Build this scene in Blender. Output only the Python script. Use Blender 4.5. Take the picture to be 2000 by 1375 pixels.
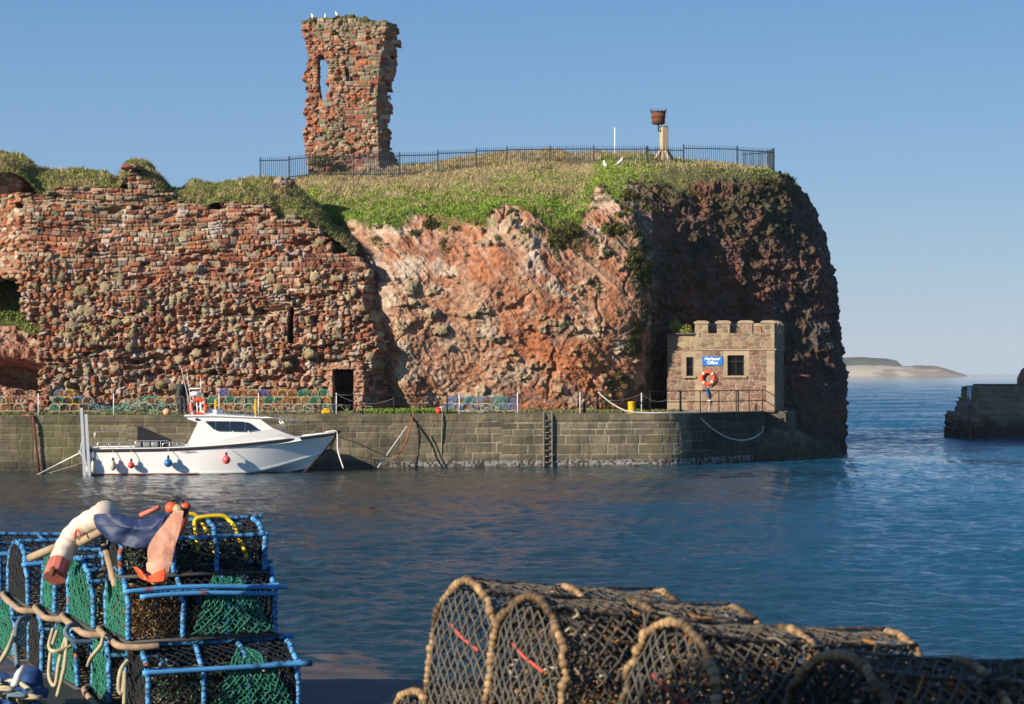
import bpy, math, random
import numpy as np
from mathutils import Vector, Matrix
R = math.radians
scene = bpy.context.scene
for o in list(bpy.data.objects):
    bpy.data.objects.remove(o)

# ------------------------------------------------------------------ camera, sky, sun, exposure
F = 3889.0                       # focal length in pixels of the 2000 px wide frame
CAMZ, HOR = 4.5, 728.0           # eye height above the water, row of the horizon
SUN_AZ, SUN_EL = R(52), R(21)    # sun behind the viewer's left shoulder
cam = bpy.data.cameras.new('camera')
camo = bpy.data.objects.new('camera', cam)
scene.collection.objects.link(camo)
camo.location = (0, 0, CAMZ)
camo.rotation_euler = (R(90), 0, 0)
cam.sensor_width = 36.0
cam.sensor_fit = 'HORIZONTAL'
cam.lens = F * 36 / 2000
cam.shift_y = (HOR - 687.5) / 2000
cam.clip_start, cam.clip_end = 0.1, 30000
cam.dof.use_dof = True
cam.dof.focus_distance = 30
cam.dof.aperture_fstop = 9.0
scene.camera = camo

world = bpy.data.worlds.new('World')
scene.world = world
world.use_nodes = True
wn, wl = world.node_tree.nodes, world.node_tree.links
wn.clear()
sky = wn.new('ShaderNodeTexSky')
sky.sky_type = 'NISHITA'
sky.sun_disc = False
sky.sun_elevation = SUN_EL
sky.sun_rotation = math.pi + SUN_AZ
sky.altitude = 0
sky.air_density = 1.0
sky.dust_density = 0.6
sky.ozone_density = 2.5
bg = wn.new('ShaderNodeBackground')
bg.inputs['Strength'].default_value = 0.071
wo = wn.new('ShaderNodeOutputWorld')
tc = wn.new('ShaderNodeTexCoord'); sx = wn.new('ShaderNodeSeparateXYZ')
wl.new(tc.outputs['Generated'], sx.inputs[0])
rp = wn.new('ShaderNodeValToRGB')          # clear winter sky: pale haze low down, deeper blue above
for k, (pos, c) in enumerate(((0.0, (.385, .49, .60)), (.05, (.265, .41, .575)), (.10, (.18, .34, .565)), (.19, (.105, .26, .52)), (.5, (.04, .14, .37)))):
    el = rp.color_ramp.elements[k] if k < 2 else rp.color_ramp.elements.new(pos)
    el.position = pos; el.color = (*c, 1)
wl.new(sx.outputs[2], rp.inputs[0])
sc_ = wn.new('ShaderNodeVectorMath'); sc_.operation = 'SCALE'; sc_.inputs['Scale'].default_value = 10.2
wl.new(rp.outputs[0], sc_.inputs[0])
sm = wn.new('ShaderNodeMix'); sm.data_type = 'RGBA'; sm.inputs[0].default_value = 0.8
wl.new(sky.outputs[0], sm.inputs[6]); wl.new(sc_.outputs[0], sm.inputs[7])
wl.new(sm.outputs[2], bg.inputs[0])
wl.new(bg.outputs[0], wo.inputs[0])

sun = bpy.data.lights.new('sun', 'SUN')
sun.energy = 5.0
sun.angle = R(0.53)
sun.color = (1.0, 0.88, 0.72)
suno = bpy.data.objects.new('sun', sun)
scene.collection.objects.link(suno)
TO_SUN = Vector((-math.sin(SUN_AZ) * math.cos(SUN_EL), -math.cos(SUN_AZ) * math.cos(SUN_EL), math.sin(SUN_EL)))
suno.rotation_euler = TO_SUN.to_track_quat('Z', 'Y').to_euler()
suno.location = (-30, -30, 40)

scene.view_settings.view_transform = 'Standard'
scene.view_settings.look = 'None'
scene.view_settings.exposure = 0.72
scene.view_settings.gamma = 1.0
scene.view_settings.use_curve_mapping = False
scene.cycles.use_denoising = True
scene.cycles.max_bounces = 6
scene.cycles.diffuse_bounces = 3
scene.cycles.transparent_max_bounces = 8
scene.cycles.caustics_reflective = False
scene.cycles.caustics_refractive = False

# ------------------------------------------------------------------ helpers
def W(u, v, Y):
    """point seen at photograph pixel (u, v), standing Y metres away"""
    return ((u - 1000) / F * Y, Y, CAMZ - (v - HOR) / F * Y)
def WX(u, Y): return (u - 1000) / F * Y
def WZ(v, Y): return CAMZ - (v - HOR) / F * Y
def srgb(r, g, b):
    f = lambda c: c / 12.92 if c <= 0.04045 else ((c + 0.055) / 1.055) ** 2.4
    return (f(r / 255), f(g / 255), f(b / 255))

def _hash(ix, iy, iz, seed):
    with np.errstate(over='ignore'):
        n = (ix.astype(np.int64) * 374761393 + iy.astype(np.int64) * 668265263 + iz.astype(np.int64) * 1442695041 + seed * 9176371 + 12345).astype(np.uint32)
        n = (n ^ (n >> np.uint32(13))) * np.uint32(1274126177)
        n = (n ^ (n >> np.uint32(16))) * np.uint32(2246822519)
        n = n ^ (n >> np.uint32(15))
    return n.astype(np.float64) / 4294967295.0
def rnd(i, seed=0, j=0):
    i = np.asarray(i)
    return _hash(i, np.zeros_like(i) + j, np.zeros_like(i), seed)
def noise3(x, y, z, seed=0):
    x, y, z = np.broadcast_arrays(np.asarray(x, float), np.asarray(y, float), np.asarray(z, float))
    xi, yi, zi = np.floor(x), np.floor(y), np.floor(z)
    fx, fy, fz = x - xi, y - yi, z - zi
    fx, fy, fz = [t * t * t * (t * (t * 6 - 15) + 10) for t in (fx, fy, fz)]
    xi, yi, zi = xi.astype(np.int64), yi.astype(np.int64), zi.astype(np.int64)
    out = 0
    for dx in (0, 1):
        wx = fx if dx else 1 - fx
        for dy in (0, 1):
            wy = fy if dy else 1 - fy
            for dz in (0, 1):
                wz = fz if dz else 1 - fz
                out = out + wx * wy * wz * _hash(xi + dx, yi + dy, zi + dz, seed)
    return out * 2 - 1
def fbm(x, y, z, oct=4, seed=0, gain=0.5, lac=2.03):
    a, s, t = 1.0, 0.0, 0.0
    for k in range(oct):
        s = s + a * noise3(np.asarray(x) * lac ** k, np.asarray(y) * lac ** k, np.asarray(z) * lac ** k, seed + k)
        t += a
        a *= gain
    return s / t
def ridged(x, y, z, oct=3, seed=0):
    a, s, t = 1.0, 0.0, 0.0
    for k in range(oct):
        s = s + a * (1 - 2 * np.abs(noise3(np.asarray(x) * 2.1 ** k, np.asarray(y) * 2.1 ** k, np.asarray(z) * 2.1 ** k, seed + k)))
        t += a
        a *= 0.5
    return s / t
def voro(X, Z, sx, sz, seed=0, jit=0.85):
    """cell noise: distance to the border between cells (in metres, roughly), cell id, cell centre"""
    px, pz = X / sx, Z / sz
    ix, iz = np.floor(px).astype(np.int64), np.floor(pz).astype(np.int64)
    b1 = np.full(X.shape, 9.0); b2 = np.full(X.shape, 9.0)
    cid = np.zeros(X.shape, np.int64); cx = np.zeros(X.shape); cz = np.zeros(X.shape)
    z0 = np.zeros_like(ix)
    for dx in (-1, 0, 1):
        for dz in (-1, 0, 1):
            jx, jz = ix + dx, iz + dz
            qx = jx + 0.5 + jit * (_hash(jx, jz, z0, seed) - 0.5)
            qz = jz + 0.5 + jit * (_hash(jx, jz, z0, seed + 7) - 0.5)
            d = np.sqrt((px - qx) ** 2 + (pz - qz) ** 2)
            near = d < b1
            b2 = np.where(near, b1, np.minimum(b2, d))
            cid = np.where(near, jx * 7919 + jz, cid)
            cx = np.where(near, qx * sx, cx); cz = np.where(near, qz * sz, cz)
            b1 = np.where(near, d, b1)
    return (b2 - b1) * min(sx, sz), cid, cx, cz
def courses(X, Z, hr, lr, seed, zlo=-2, zhi=30, xlo=-60, xhi=60):
    """rough coursed masonry: distance to the joint, stone id, stone centre"""
    rg = np.random.RandomState(seed)
    b = [zlo]
    while b[-1] < zhi:
        b.append(b[-1] + rg.uniform(*hr))
    b = np.array(b)
    ci = np.clip(np.searchsorted(b, Z) - 1, 0, len(b) - 2)
    d = np.minimum(Z - b[ci], b[ci + 1] - Z)
    cz = (b[ci] + b[ci + 1]) / 2
    cx = np.zeros(X.shape); sid = np.zeros(X.shape, np.int64); dx = np.zeros(X.shape)
    for c in np.unique(ci):
        m = ci == c
        rg = np.random.RandomState(seed * 131 + int(c) + 5)
        n = int((xhi - xlo) / lr[0]) + 3
        e = xlo + np.cumsum(rg.uniform(lr[0], lr[1], n))
        k = np.clip(np.searchsorted(e, X[m]) - 1, 0, n - 2)
        dx[m] = np.minimum(X[m] - e[k], e[k + 1] - X[m])
        cx[m] = (e[k] + e[k + 1]) / 2
        sid[m] = c * 1009 + k
    return np.minimum(d, dx), sid, cx, cz
def inside(px, py, poly):
    px, py = np.asarray(px, float), np.asarray(py, float)
    r = np.zeros(px.shape, bool)
    n = len(poly)
    for i in range(n):
        x1, y1 = poly[i]; x2, y2 = poly[(i + 1) % n]
        if y1 == y2: continue
        c = ((y1 > py) != (y2 > py)) & (px < (x2 - x1) * (py - y1) / (y2 - y1) + x1)
        r ^= c
    return r
def mix(a, b, t):
    t = np.clip(t, 0, 1)[..., None]
    return np.asarray(a) * (1 - t) + np.asarray(b) * t
def sstep(a, b, x):
    t = np.clip((x - a) / (b - a), 0, 1)
    return t * t * (3 - 2 * t)
def pick(pal, wts, r):
    e = np.cumsum(np.array(wts, float)); e /= e[-1]
    return np.array(pal)[np.clip(np.searchsorted(e, r), 0, len(pal) - 1)]

MATS = {}
def mat(name, col=(0.5, 0.5, 0.5), rough=0.7, metal=0.0, attr=False, var=0.0, vscale=8.0, bump=0.0, bscale=30.0, spec=0.5, trans=0.0, coat=0.0, var_col=None, detail=4.0, bdist=0.02):
    """Principled material: flat colour or the mesh's own 'Col', broken up by noise, with a noise bump"""
    if name in MATS: return MATS[name]
    m = bpy.data.materials.new(name)
    m.use_nodes = True
    nt = m.node_tree; N, L = nt.nodes, nt.links
    p = N['Principled BSDF']
    p.inputs['Roughness'].default_value = rough
    p.inputs['Metallic'].default_value = metal
    p.inputs['Specular IOR Level'].default_value = spec
    p.inputs['Coat Weight'].default_value = coat
    if trans: p.inputs['Transmission Weight'].default_value = trans
    co = N.new('ShaderNodeTexCoord').outputs['Object']
    src = None
    if attr:
        a = N.new('ShaderNodeAttribute'); a.attribute_name = 'Col'
        src = a.outputs['Color']
    else:
        c = N.new('ShaderNodeRGB'); c.outputs[0].default_value = (*col, 1)
        src = c.outputs[0]
    if var:
        t = N.new('ShaderNodeTexNoise'); t.inputs['Scale'].default_value = vscale; t.inputs['Detail'].default_value = detail
        t.inputs['Roughness'].default_value = 0.65
        L.new(co, t.inputs['Vector'])
        mr = N.new('ShaderNodeMapRange'); mr.inputs[1].default_value = 0.3; mr.inputs[2].default_value = 0.7
        L.new(t.outputs['Fac'], mr.inputs[0])
        mx = N.new('ShaderNodeMix'); mx.data_type = 'RGBA'
        if var_col is None:
            mx.blend_type = 'MULTIPLY'
            mr.inputs[3].default_value = 0.0; mr.inputs[4].default_value = 1.0
            L.new(mr.outputs[0], mx.inputs[0])
            mx.inputs[7].default_value = (1 - var, 1 - var, 1 - var, 1)
        else:
            mr.inputs[3].default_value = 0.0; mr.inputs[4].default_value = var
            L.new(mr.outputs[0], mx.inputs[0])
            mx.inputs[7].default_value = (*var_col, 1)
        L.new(src, mx.inputs[6])
        src = mx.outputs[2]
    L.new(src, p.inputs['Base Color'])
    if bump:
        t = N.new('ShaderNodeTexNoise'); t.inputs['Scale'].default_value = bscale; t.inputs['Detail'].default_value = 5
        L.new(co, t.inputs['Vector'])
        b = N.new('ShaderNodeBump'); b.inputs['Strength'].default_value = bump; b.inputs['Distance'].default_value = bdist
        L.new(t.outputs['Fac'], b.inputs['Height']); L.new(b.outputs[0], p.inputs['Normal'])
    MATS[name] = m
    return m

def tag(o, label=None, cat=None, group=None, kind=None):
    if label: o['label'] = label
    if cat: o['category'] = cat
    if group: o['group'] = group
    if kind: o['kind'] = kind
    return o
def empty(name, loc=(0, 0, 0), rz=0.0, label=None, cat=None, group=None):
    o = bpy.data.objects.new(name, None)
    scene.collection.objects.link(o)
    o.location = loc; o.rotation_euler = (0, 0, rz)
    o.empty_display_size = 0.1
    return tag(o, label, cat, group)
def raw_mesh(name, V, faces, m, parent=None, smooth=True, col=None):
    """faces: array (n,3) or (n,4), or a list of such arrays"""
    me = bpy.data.meshes.new(name)
    V = np.asarray(V, np.float32).reshape(-1, 3)
    fl = faces if isinstance(faces, list) else [faces]
    fl = [np.asarray(f, np.int32) for f in fl if len(f)]
    loops = np.concatenate([f.ravel() for f in fl])
    tot = np.concatenate([np.full(len(f), f.shape[1], np.int32) for f in fl])
    st = np.concatenate([[0], np.cumsum(tot)[:-1]]).astype(np.int32)
    me.vertices.add(len(V)); me.vertices.foreach_set('co', V.ravel())
    me.loops.add(len(loops)); me.loops.foreach_set('vertex_index', loops)
    me.polygons.add(len(tot)); me.polygons.foreach_set('loop_start', st); me.polygons.foreach_set('loop_total', tot)
    if col is not None:
        a = me.color_attributes.new('Col', 'FLOAT_COLOR', 'POINT')
        c = np.ones((len(V), 4), np.float32); c[:, :3] = np.asarray(col).reshape(-1, 3)
        a.data.foreach_set('color', c.ravel())
    me.update(calc_edges=True)
    me.validate()
    me.polygons.foreach_set('use_smooth', np.full(len(me.polygons), smooth))
    if m is not None: me.materials.append(m)
    o = bpy.data.objects.new(name, me)
    scene.collection.objects.link(o)
    if parent is not None: o.parent = parent
    return o
def grid_faces(nu, nv, off=0):
    """quads of a grid stored row by row: nu rows of nv points"""
    i, j = np.meshgrid(np.arange(nu - 1), np.arange(nv - 1), indexing='ij')
    a = (i * nv + j).ravel() + off
    return np.stack([a, a + 1, a + nv + 1, a + nv], 1)

class MB:
    """collects simple shapes and links them as ONE mesh object"""
    def __init__(s): s.v, s.q, s.t, s.c, s.n = [], [], [], [], 0
    def add(s, V, q=None, t=None, col=None):
        V = np.asarray(V, float).reshape(-1, 3)
        if q is not None and len(q): s.q.append(np.asarray(q) + s.n)
        if t is not None and len(t): s.t.append(np.asarray(t) + s.n)
        s.v.append(V)
        s.c.append(np.ones((len(V), 3)) * (np.asarray(col) if col is not None else 1.0))
        s.n += len(V)
        return s
    def box(s, c, d, rz=0, col=None, M=None, bev=0.0):
        x, y, z = [k / 2 for k in d]
        if bev <= 0:
            V = np.array([(a * x, b * y, e * z) for a in (-1, 1) for b in (-1, 1) for e in (-1, 1)])
            q = [(0, 1, 3, 2), (4, 6, 7, 5), (0, 4, 5, 1), (2, 3, 7, 6), (0, 2, 6, 4), (1, 5, 7, 3)]
            t = None
        else:
            b_ = min(bev, x * .9, y * .9, z * .9)
            V, idx = [], {}
            for a in (-1, 1):
                for b in (-1, 1):
                    for e in (-1, 1):
                        for ax in range(3):
                            p = [a * (x - b_), b * (y - b_), e * (z - b_)]
                            p[ax] = (a * x, b * y, e * z)[ax]
                            idx[(a, b, e, ax)] = len(V); V.append(p)
            V = np.array(V); q, t = [], []
            for ax in range(3):
                o1, o2 = [k for k in range(3) if k != ax]
                for sg in (-1, 1):
                    f = []
                    for p1, p2 in ((-1, -1), (1, -1), (1, 1), (-1, 1)):
                        k = [0, 0, 0]; k[ax] = sg; k[o1] = p1; k[o2] = p2
                        f.append(idx[(k[0], k[1], k[2], ax)])
                    q.append(f)
            for ax in range(3):
                o1, o2 = [k for k in range(3) if k != ax]
                for s1 in (-1, 1):
                    for s2 in (-1, 1):
                        k0 = [0, 0, 0]; k0[o1] = s1; k0[o2] = s2
                        ka, kb = list(k0), list(k0); ka[ax] = -1; kb[ax] = 1
                        q.append([idx[(*ka, o1)], idx[(*kb, o1)], idx[(*kb, o2)], idx[(*ka, o2)]])
            for a in (-1, 1):
                for b in (-1, 1):
                    for e in (-1, 1):
                        t.append([idx[(a, b, e, 0)], idx[(a, b, e, 1)], idx[(a, b, e, 2)]])
        if M is not None:
            V = V @ np.array(M).T
        elif rz:
            cs, sn = math.cos(rz), math.sin(rz)
            V = np.stack([V[:, 0] * cs - V[:, 1] * sn, V[:, 0] * sn + V[:, 1] * cs, V[:, 2]], 1)
        return s.add(V + np.asarray(c), q, t, col)
    def tube(s, P, r, n=6, closed=False, col=None, caps=True):
        """r: number or one per point; col: one or one per point"""
        P = np.asarray(P, float); k = len(P)
        r = np.ones(k) * np.asarray(r, float)
        T = np.roll(P, -1, 0) - np.roll(P, 1, 0) if closed else np.gradient(P, axis=0)
        T /= np.maximum(np.linalg.norm(T, axis=1, keepdims=True), 1e-9)
        up = np.array([0, 0, 1.0]) if abs(T[0, 2]) < 0.9 else np.array([0, 1.0, 0])
        U = np.zeros_like(P); u = np.cross(T[0], up); u /= np.linalg.norm(u)
        for i in range(k):
            u = u - T[i] * np.dot(u, T[i]); u /= max(np.linalg.norm(u), 1e-9); U[i] = u
        B = np.cross(T, U)
        a = np.arange(n) / n * 2 * math.pi
        V = P[:, None] + r[:, None, None] * (U[:, None] * np.cos(a)[None, :, None] + B[:, None] * np.sin(a)[None, :, None])
        V = V.reshape(-1, 3)
        kk = k if closed else k - 1
        i, j = np.meshgrid(np.arange(kk), np.arange(n), indexing='ij')
        i2 = (i + 1) % k; j2 = (j + 1) % n
        q = np.stack([i * n + j, i * n + j2, i2 * n + j2, i2 * n + j], -1).reshape(-1, 4)
        c = None
        if col is not None:
            col = np.asarray(col, float)
            c = np.repeat(col, n, 0) if col.ndim == 2 else col
        t = None
        if caps and not closed:
            V = np.concatenate([V, P[:1], P[-1:]]); m = k * n
            t = [(m, (x + 1) % n, x) for x in range(n)] + [(m + 1, (k - 1) * n + x, (k - 1) * n + (x + 1) % n) for x in range(n)]
            if c is not None and np.ndim(c) == 2: c = np.concatenate([c, col[:1], col[-1:]])
        return s.add(V, q, t, c)
    def lathe(s, prof, c=(0, 0, 0), n=20, col=None, M=None):
        """prof: (radius, z) pairs from bottom to top"""
        prof = np.asarray(prof, float); k = len(prof)
        a = np.arange(n) / n * 2 * math.pi
        V = np.stack([prof[:, :1] * np.cos(a), prof[:, :1] * np.sin(a), np.repeat(prof[:, 1:], n, 1)], -1).reshape(-1, 3)
        if M is not None: V = V @ np.array(M).T
        i, j = np.meshgrid(np.arange(k - 1), np.arange(n), indexing='ij'); j2 = (j + 1) % n
        q = np.stack([i * n + j, i * n + j2, (i + 1) * n + j2, (i + 1) * n + j], -1).reshape(-1, 4)
        return s.add(V + np.asarray(c), q, None, col)
    def ball(s, c, r, n=12, col=None, M=None):
        r = np.ones(3) * np.asarray(r, float)
        th = np.linspace(-math.pi / 2, math.pi / 2, max(5, n // 2 + 1))
        prof = np.stack([np.maximum(np.cos(th), 1e-3), np.sin(th)], 1)
        a = np.arange(n) / n * 2 * math.pi
        V = np.stack([prof[:, :1] * np.cos(a) * r[0], prof[:, :1] * np.sin(a) * r[1], np.repeat(prof[:, 1:], n, 1) * r[2]], -1).reshape(-1, 3)
        if M is not None: V = V @ np.array(M).T
        k = len(prof)
        i, j = np.meshgrid(np.arange(k - 1), np.arange(n), indexing='ij'); j2 = (j + 1) % n
        q = np.stack([i * n + j, i * n + j2, (i + 1) * n + j2, (i + 1) * n + j], -1).reshape(-1, 4)
        return s.add(V + np.asarray(c), q, None, col)
    def torus(s, c, R_, r, n=28, m=8, M=None, col=None):
        a = np.arange(n) / n * 2 * math.pi
        P = np.stack([np.cos(a) * R_, np.sin(a) * R_, a * 0], 1)
        if M is not None: P = P @ np.array(M).T
        return s.tube(P + np.asarray(c), r, m, closed=True, col=col)
    def prism(s, poly, y0, y1, col=None, f=None):
        """polygon of (x, z) extruded from y0 to y1; f maps (x, y, z) points"""
        n = len(poly)
        V = np.array([(x, y0, z) for x, z in poly] + [(x, y1, z) for x, z in poly], float)
        q = [(i, (i + 1) % n, n + (i + 1) % n, n + i) for i in range(n)]
        from mathutils.geometry import tessellate_polygon
        t = tessellate_polygon([[Vector((x, z, 0)) for x, z in poly]])
        t = [tuple(k) for k in t] + [tuple(n + i for i in reversed(k)) for k in t]
        if f is not None: V = f(V)
        return s.add(V, q, t, col)
    def build(s, name, m, parent=None, smooth=False, attr=False):
        fl = []
        if s.q: fl.append(np.concatenate(s.q))
        if s.t: fl.append(np.concatenate(s.t))
        return raw_mesh(name, np.concatenate(s.v), fl, m, parent, smooth, np.concatenate(s.c) if attr else None)
def recalc(o):
    import bmesh
    b = bmesh.new(); b.from_mesh(o.data)
    bmesh.ops.recalc_face_normals(b, faces=b.faces)
    b.to_mesh(o.data); b.free()
    return o
def copy_tree(o, parent=None):
    c = o.copy(); scene.collection.objects.link(c)
    if parent is not None: c.parent = parent
    for ch in list(o.children): copy_tree(ch, c)
    return c
def catmull(P, n):
    """n points on a smooth curve through P"""
    P = np.asarray(P, float); k = len(P)
    t = np.linspace(0, k - 1, n); i = np.clip(t.astype(int), 0, k - 2); f = (t - i)
    f = f.reshape((-1,) + (1,) * (P.ndim - 1))
    g = lambda j: P[np.clip(j, 0, k - 1)]
    a, b, c, d = g(i - 1), g(i), g(i + 1), g(i + 2)
    return 0.5 * (2 * b + (c - a) * f + (2 * a - 5 * b + 4 * c - d) * f ** 2 + (3 * b - a - 3 * c + d) * f ** 3)
def sag(a, b, drop, n=14):
    a, b = np.asarray(a, float), np.asarray(b, float)
    t = np.linspace(0, 1, n)[:, None]
    P = a + (b - a) * t
    P[:, 2] -= (4 * drop * t * (1 - t))[:, 0]
    return P
def surf_normals(G):
    du = np.gradient(G, axis=0); dv = np.gradient(G, axis=1)
    n = np.cross(du, dv)
    return n / np.maximum(np.linalg.norm(n, axis=2, keepdims=True), 1e-9)
ORD = ['first', 'second', 'third', 'fourth', 'fifth', 'sixth', 'seventh', 'eighth', 'ninth', 'tenth', 'eleventh', 'twelfth', 'thirteenth', 'fourteenth']
QZ = 2.52        # level of the far quay
# ------------------------------------------------------------------ sea
def build_sea():
    ys = [7.0]
    while ys[-1] < 9000:
        y = ys[-1]
        ys.append(y + max(0.07, min(y * y / (CAMZ * F) * 1.5, y * 0.05)) * (1 if y < 200 else 1.6))
    ys = np.array(ys)
    s = np.concatenate([[-6, -3, -1.5, -.8, -.5], np.linspace(-.38, .38, 430), [.5, .8, 1.5, 3, 6]])
    Y, S = np.meshgrid(ys, s, indexing='ij')
    X = S * Y
    dy = np.gradient(ys)[:, None]
    dx = 0.76 / 430 * Y
    Z = np.zeros_like(X)
    rg = np.random.RandomState(4)
    gust = 0.75 + 0.5 * fbm(X / 9, Y / 14, 0, 3, 40)
    open_ = 1 + 0.9 * sstep(8, 22, X) + 0.8 * sstep(100, 150, Y)
    for k in range(44):
        lam = 0.2 * (9 ** (k / 43.0)) * rg.uniform(.9, 1.1)
        th = rg.normal(R(74), R(36))
        kx, ky = math.cos(th) * 2 * math.pi / lam, math.sin(th) * 2 * math.pi / lam
        amp = 0.0125 * lam ** 0.72 * (1.5 if lam < 1.4 else 1.0)
        fade = 1 - sstep(0.22, 0.5, np.maximum(dy * abs(math.sin(th)), dx * abs(math.cos(th))) / lam)
        ph = rg.uniform(0, 6.28) + 1.3 * fbm(X / (lam * 6), Y / (lam * 6), k * 3.3, 2, 60)
        w = np.sin(kx * X + ky * Y + ph)
        Z += amp * fade * (w + 0.25 * np.sin(2 * (kx * X + ky * Y + ph) + 1.5))
    Z *= gust * open_ * (0.62)
    V = np.stack([X, Y, Z], -1).reshape(-1, 3)
    f = grid_faces(len(ys), len(s))[:, ::-1]
    m = bpy.data.materials.new('sea_water'); m.use_nodes = True
    N, L = m.node_tree.nodes, m.node_tree.links
    p = N['Principled BSDF']
    p.inputs['Base Color'].default_value = (0.008, 0.035, 0.05, 1)
    p.inputs['Roughness'].default_value = 0.06
    p.inputs['IOR'].default_value = 1.333
    co = N.new('ShaderNodeNewGeometry').outputs['Position']
    mp = N.new('ShaderNodeMapping'); mp.inputs['Scale'].default_value = (0.75, 1.35, 1)
    L.new(co, mp.inputs['Vector'])
    n1 = N.new('ShaderNodeTexNoise'); n1.inputs['Scale'].default_value = 7.5; n1.inputs['Detail'].default_value = 4; n1.inputs['Distortion'].default_value = 0.4
    n2 = N.new('ShaderNodeTexNoise'); n2.inputs['Scale'].default_value = 0.9; n2.inputs['Detail'].default_value = 6; n2.inputs['Roughness'].default_value = 0.6
    L.new(mp.outputs[0], n1.inputs['Vector']); L.new(mp.outputs[0], n2.inputs['Vector'])
    b1 = N.new('ShaderNodeBump'); b1.inputs['Strength'].default_value = 0.7; b1.inputs['Distance'].default_value = 0.035
    b2 = N.new('ShaderNodeBump'); b2.inputs['Strength'].default_value = 0.8; b2.inputs['Distance'].default_value = 0.2
    L.new(n1.outputs['Fac'], b1.inputs['Height']); L.new(n2.outputs['Fac'], b2.inputs['Height'])
    L.new(b1.outputs[0], b2.inputs['Normal'])
    # wind ripples: slopes that do not flatten out with distance, leaning to the near side as wind waves do
    def nz(sc, det, sx):
        q = N.new('ShaderNodeMapping'); q.inputs['Scale'].default_value = (sc * sx, sc, sc); L.new(co, q.inputs['Vector'])
        t = N.new('ShaderNodeTexNoise'); t.inputs['Scale'].default_value = 1; t.inputs['Detail'].default_value = det; t.inputs['Roughness'].default_value = .62
        L.new(q.outputs[0], t.inputs['Vector'])
        s = N.new('ShaderNodeVectorMath'); s.operation = 'SUBTRACT'; s.inputs[1].default_value = (.5, .5, .5); L.new(t.outputs['Color'], s.inputs[0])
        return s.outputs[0]
    def scl(v, k):
        s = N.new('ShaderNodeVectorMath'); s.operation = 'MULTIPLY'; L.new(v, s.inputs[0]); s.inputs[1].default_value = k; return s.outputs[0]
    def add(a, b):
        s = N.new('ShaderNodeVectorMath'); s.operation = 'ADD'; L.new(a, s.inputs[0]); L.new(b, s.inputs[1]); return s.outputs[0]
    rip = add(scl(nz(1.9, 6, .75), (.7, 1.15, 0)), scl(nz(.16, 4, .6), (.25, .7, 0)))
    sy = N.new('ShaderNodeSeparateXYZ'); L.new(co, sy.inputs[0])
    far = N.new('ShaderNodeMapRange'); far.inputs[1].default_value = 40; far.inputs[2].default_value = 150; far.inputs[3].default_value = .45; far.inputs[4].default_value = 1.0
    L.new(sy.outputs[1], far.inputs[0])
    ms = N.new('ShaderNodeVectorMath'); ms.operation = 'SCALE'; L.new(rip, ms.inputs[0]); L.new(far.outputs[0], ms.inputs['Scale'])
    fd = N.new('ShaderNodeMath'); fd.operation = 'DIVIDE'; fd.inputs[1].default_value = 200; L.new(sy.outputs[1], fd.inputs[0])
    fb = N.new('ShaderNodeFloatCurve'); cv = fb.mapping.curves[0]
    cv.points[0].location = (0, .13); cv.points[1].location = (1, .21)
    for q_ in ((.17, .13), (.32, .12), (.40, .065), (.445, .025), (.52, .08), (.8, .2)): cv.points.new(*q_)
    fb.mapping.update(); L.new(fd.outputs[0], fb.inputs['Value'])
    ng = N.new('ShaderNodeMath'); ng.operation = 'MULTIPLY'; ng.inputs[1].default_value = -1; L.new(fb.outputs[0], ng.inputs[0])
    cb = N.new('ShaderNodeCombineXYZ'); L.new(ng.outputs[0], cb.inputs[1])
    tot = add(add(b1.outputs[0], ms.outputs[0]), cb.outputs[0])
    nn = N.new('ShaderNodeVectorMath'); nn.operation = 'NORMALIZE'; L.new(tot, nn.inputs[0]); L.new(nn.outputs[0], p.inputs['Normal'])
    # silt in the shallow harbour by the quay turns the water olive brown, the open water is blue green
    sp = N.new('ShaderNodeSeparateXYZ'); L.new(co, sp.inputs[0])
    mr = N.new('ShaderNodeMapRange'); mr.inputs[1].default_value = 0; mr.inputs[2].default_value = 17
    L.new(sp.outputs[0], mr.inputs[0])
    n3 = N.new('ShaderNodeTexNoise'); n3.inputs['Scale'].default_value = 0.12; n3.inputs['Detail'].default_value = 3
    L.new(co, n3.inputs['Vector'])
    ad = N.new('ShaderNodeMath'); ad.operation = 'MULTIPLY_ADD'; ad.inputs[1].default_value = 0.5; ad.inputs[2].default_value = -0.25
    L.new(n3.outputs['Fac'], ad.inputs[0])
    a2 = N.new('ShaderNodeMath'); a2.operation = 'ADD'; a2.use_clamp = True
    L.new(mr.outputs[0], a2.inputs[0]); L.new(ad.outputs[0], a2.inputs[1])
    mx = N.new('ShaderNodeMix'); mx.data_type = 'RGBA'
    mx.inputs[6].default_value = (0.012, 0.032, 0.040, 1); mx.inputs[7].default_value = (0.008, 0.078, 0.15, 1)
    L.new(a2.outputs[0], mx.inputs[0]); L.new(mx.outputs[2], p.inputs['Base Color'])
    tag(raw_mesh('sea', V, f, m, None, True), 'wind rippled blue harbour water running out to the open sea', None, None, 'structure')
build_sea()

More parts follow.
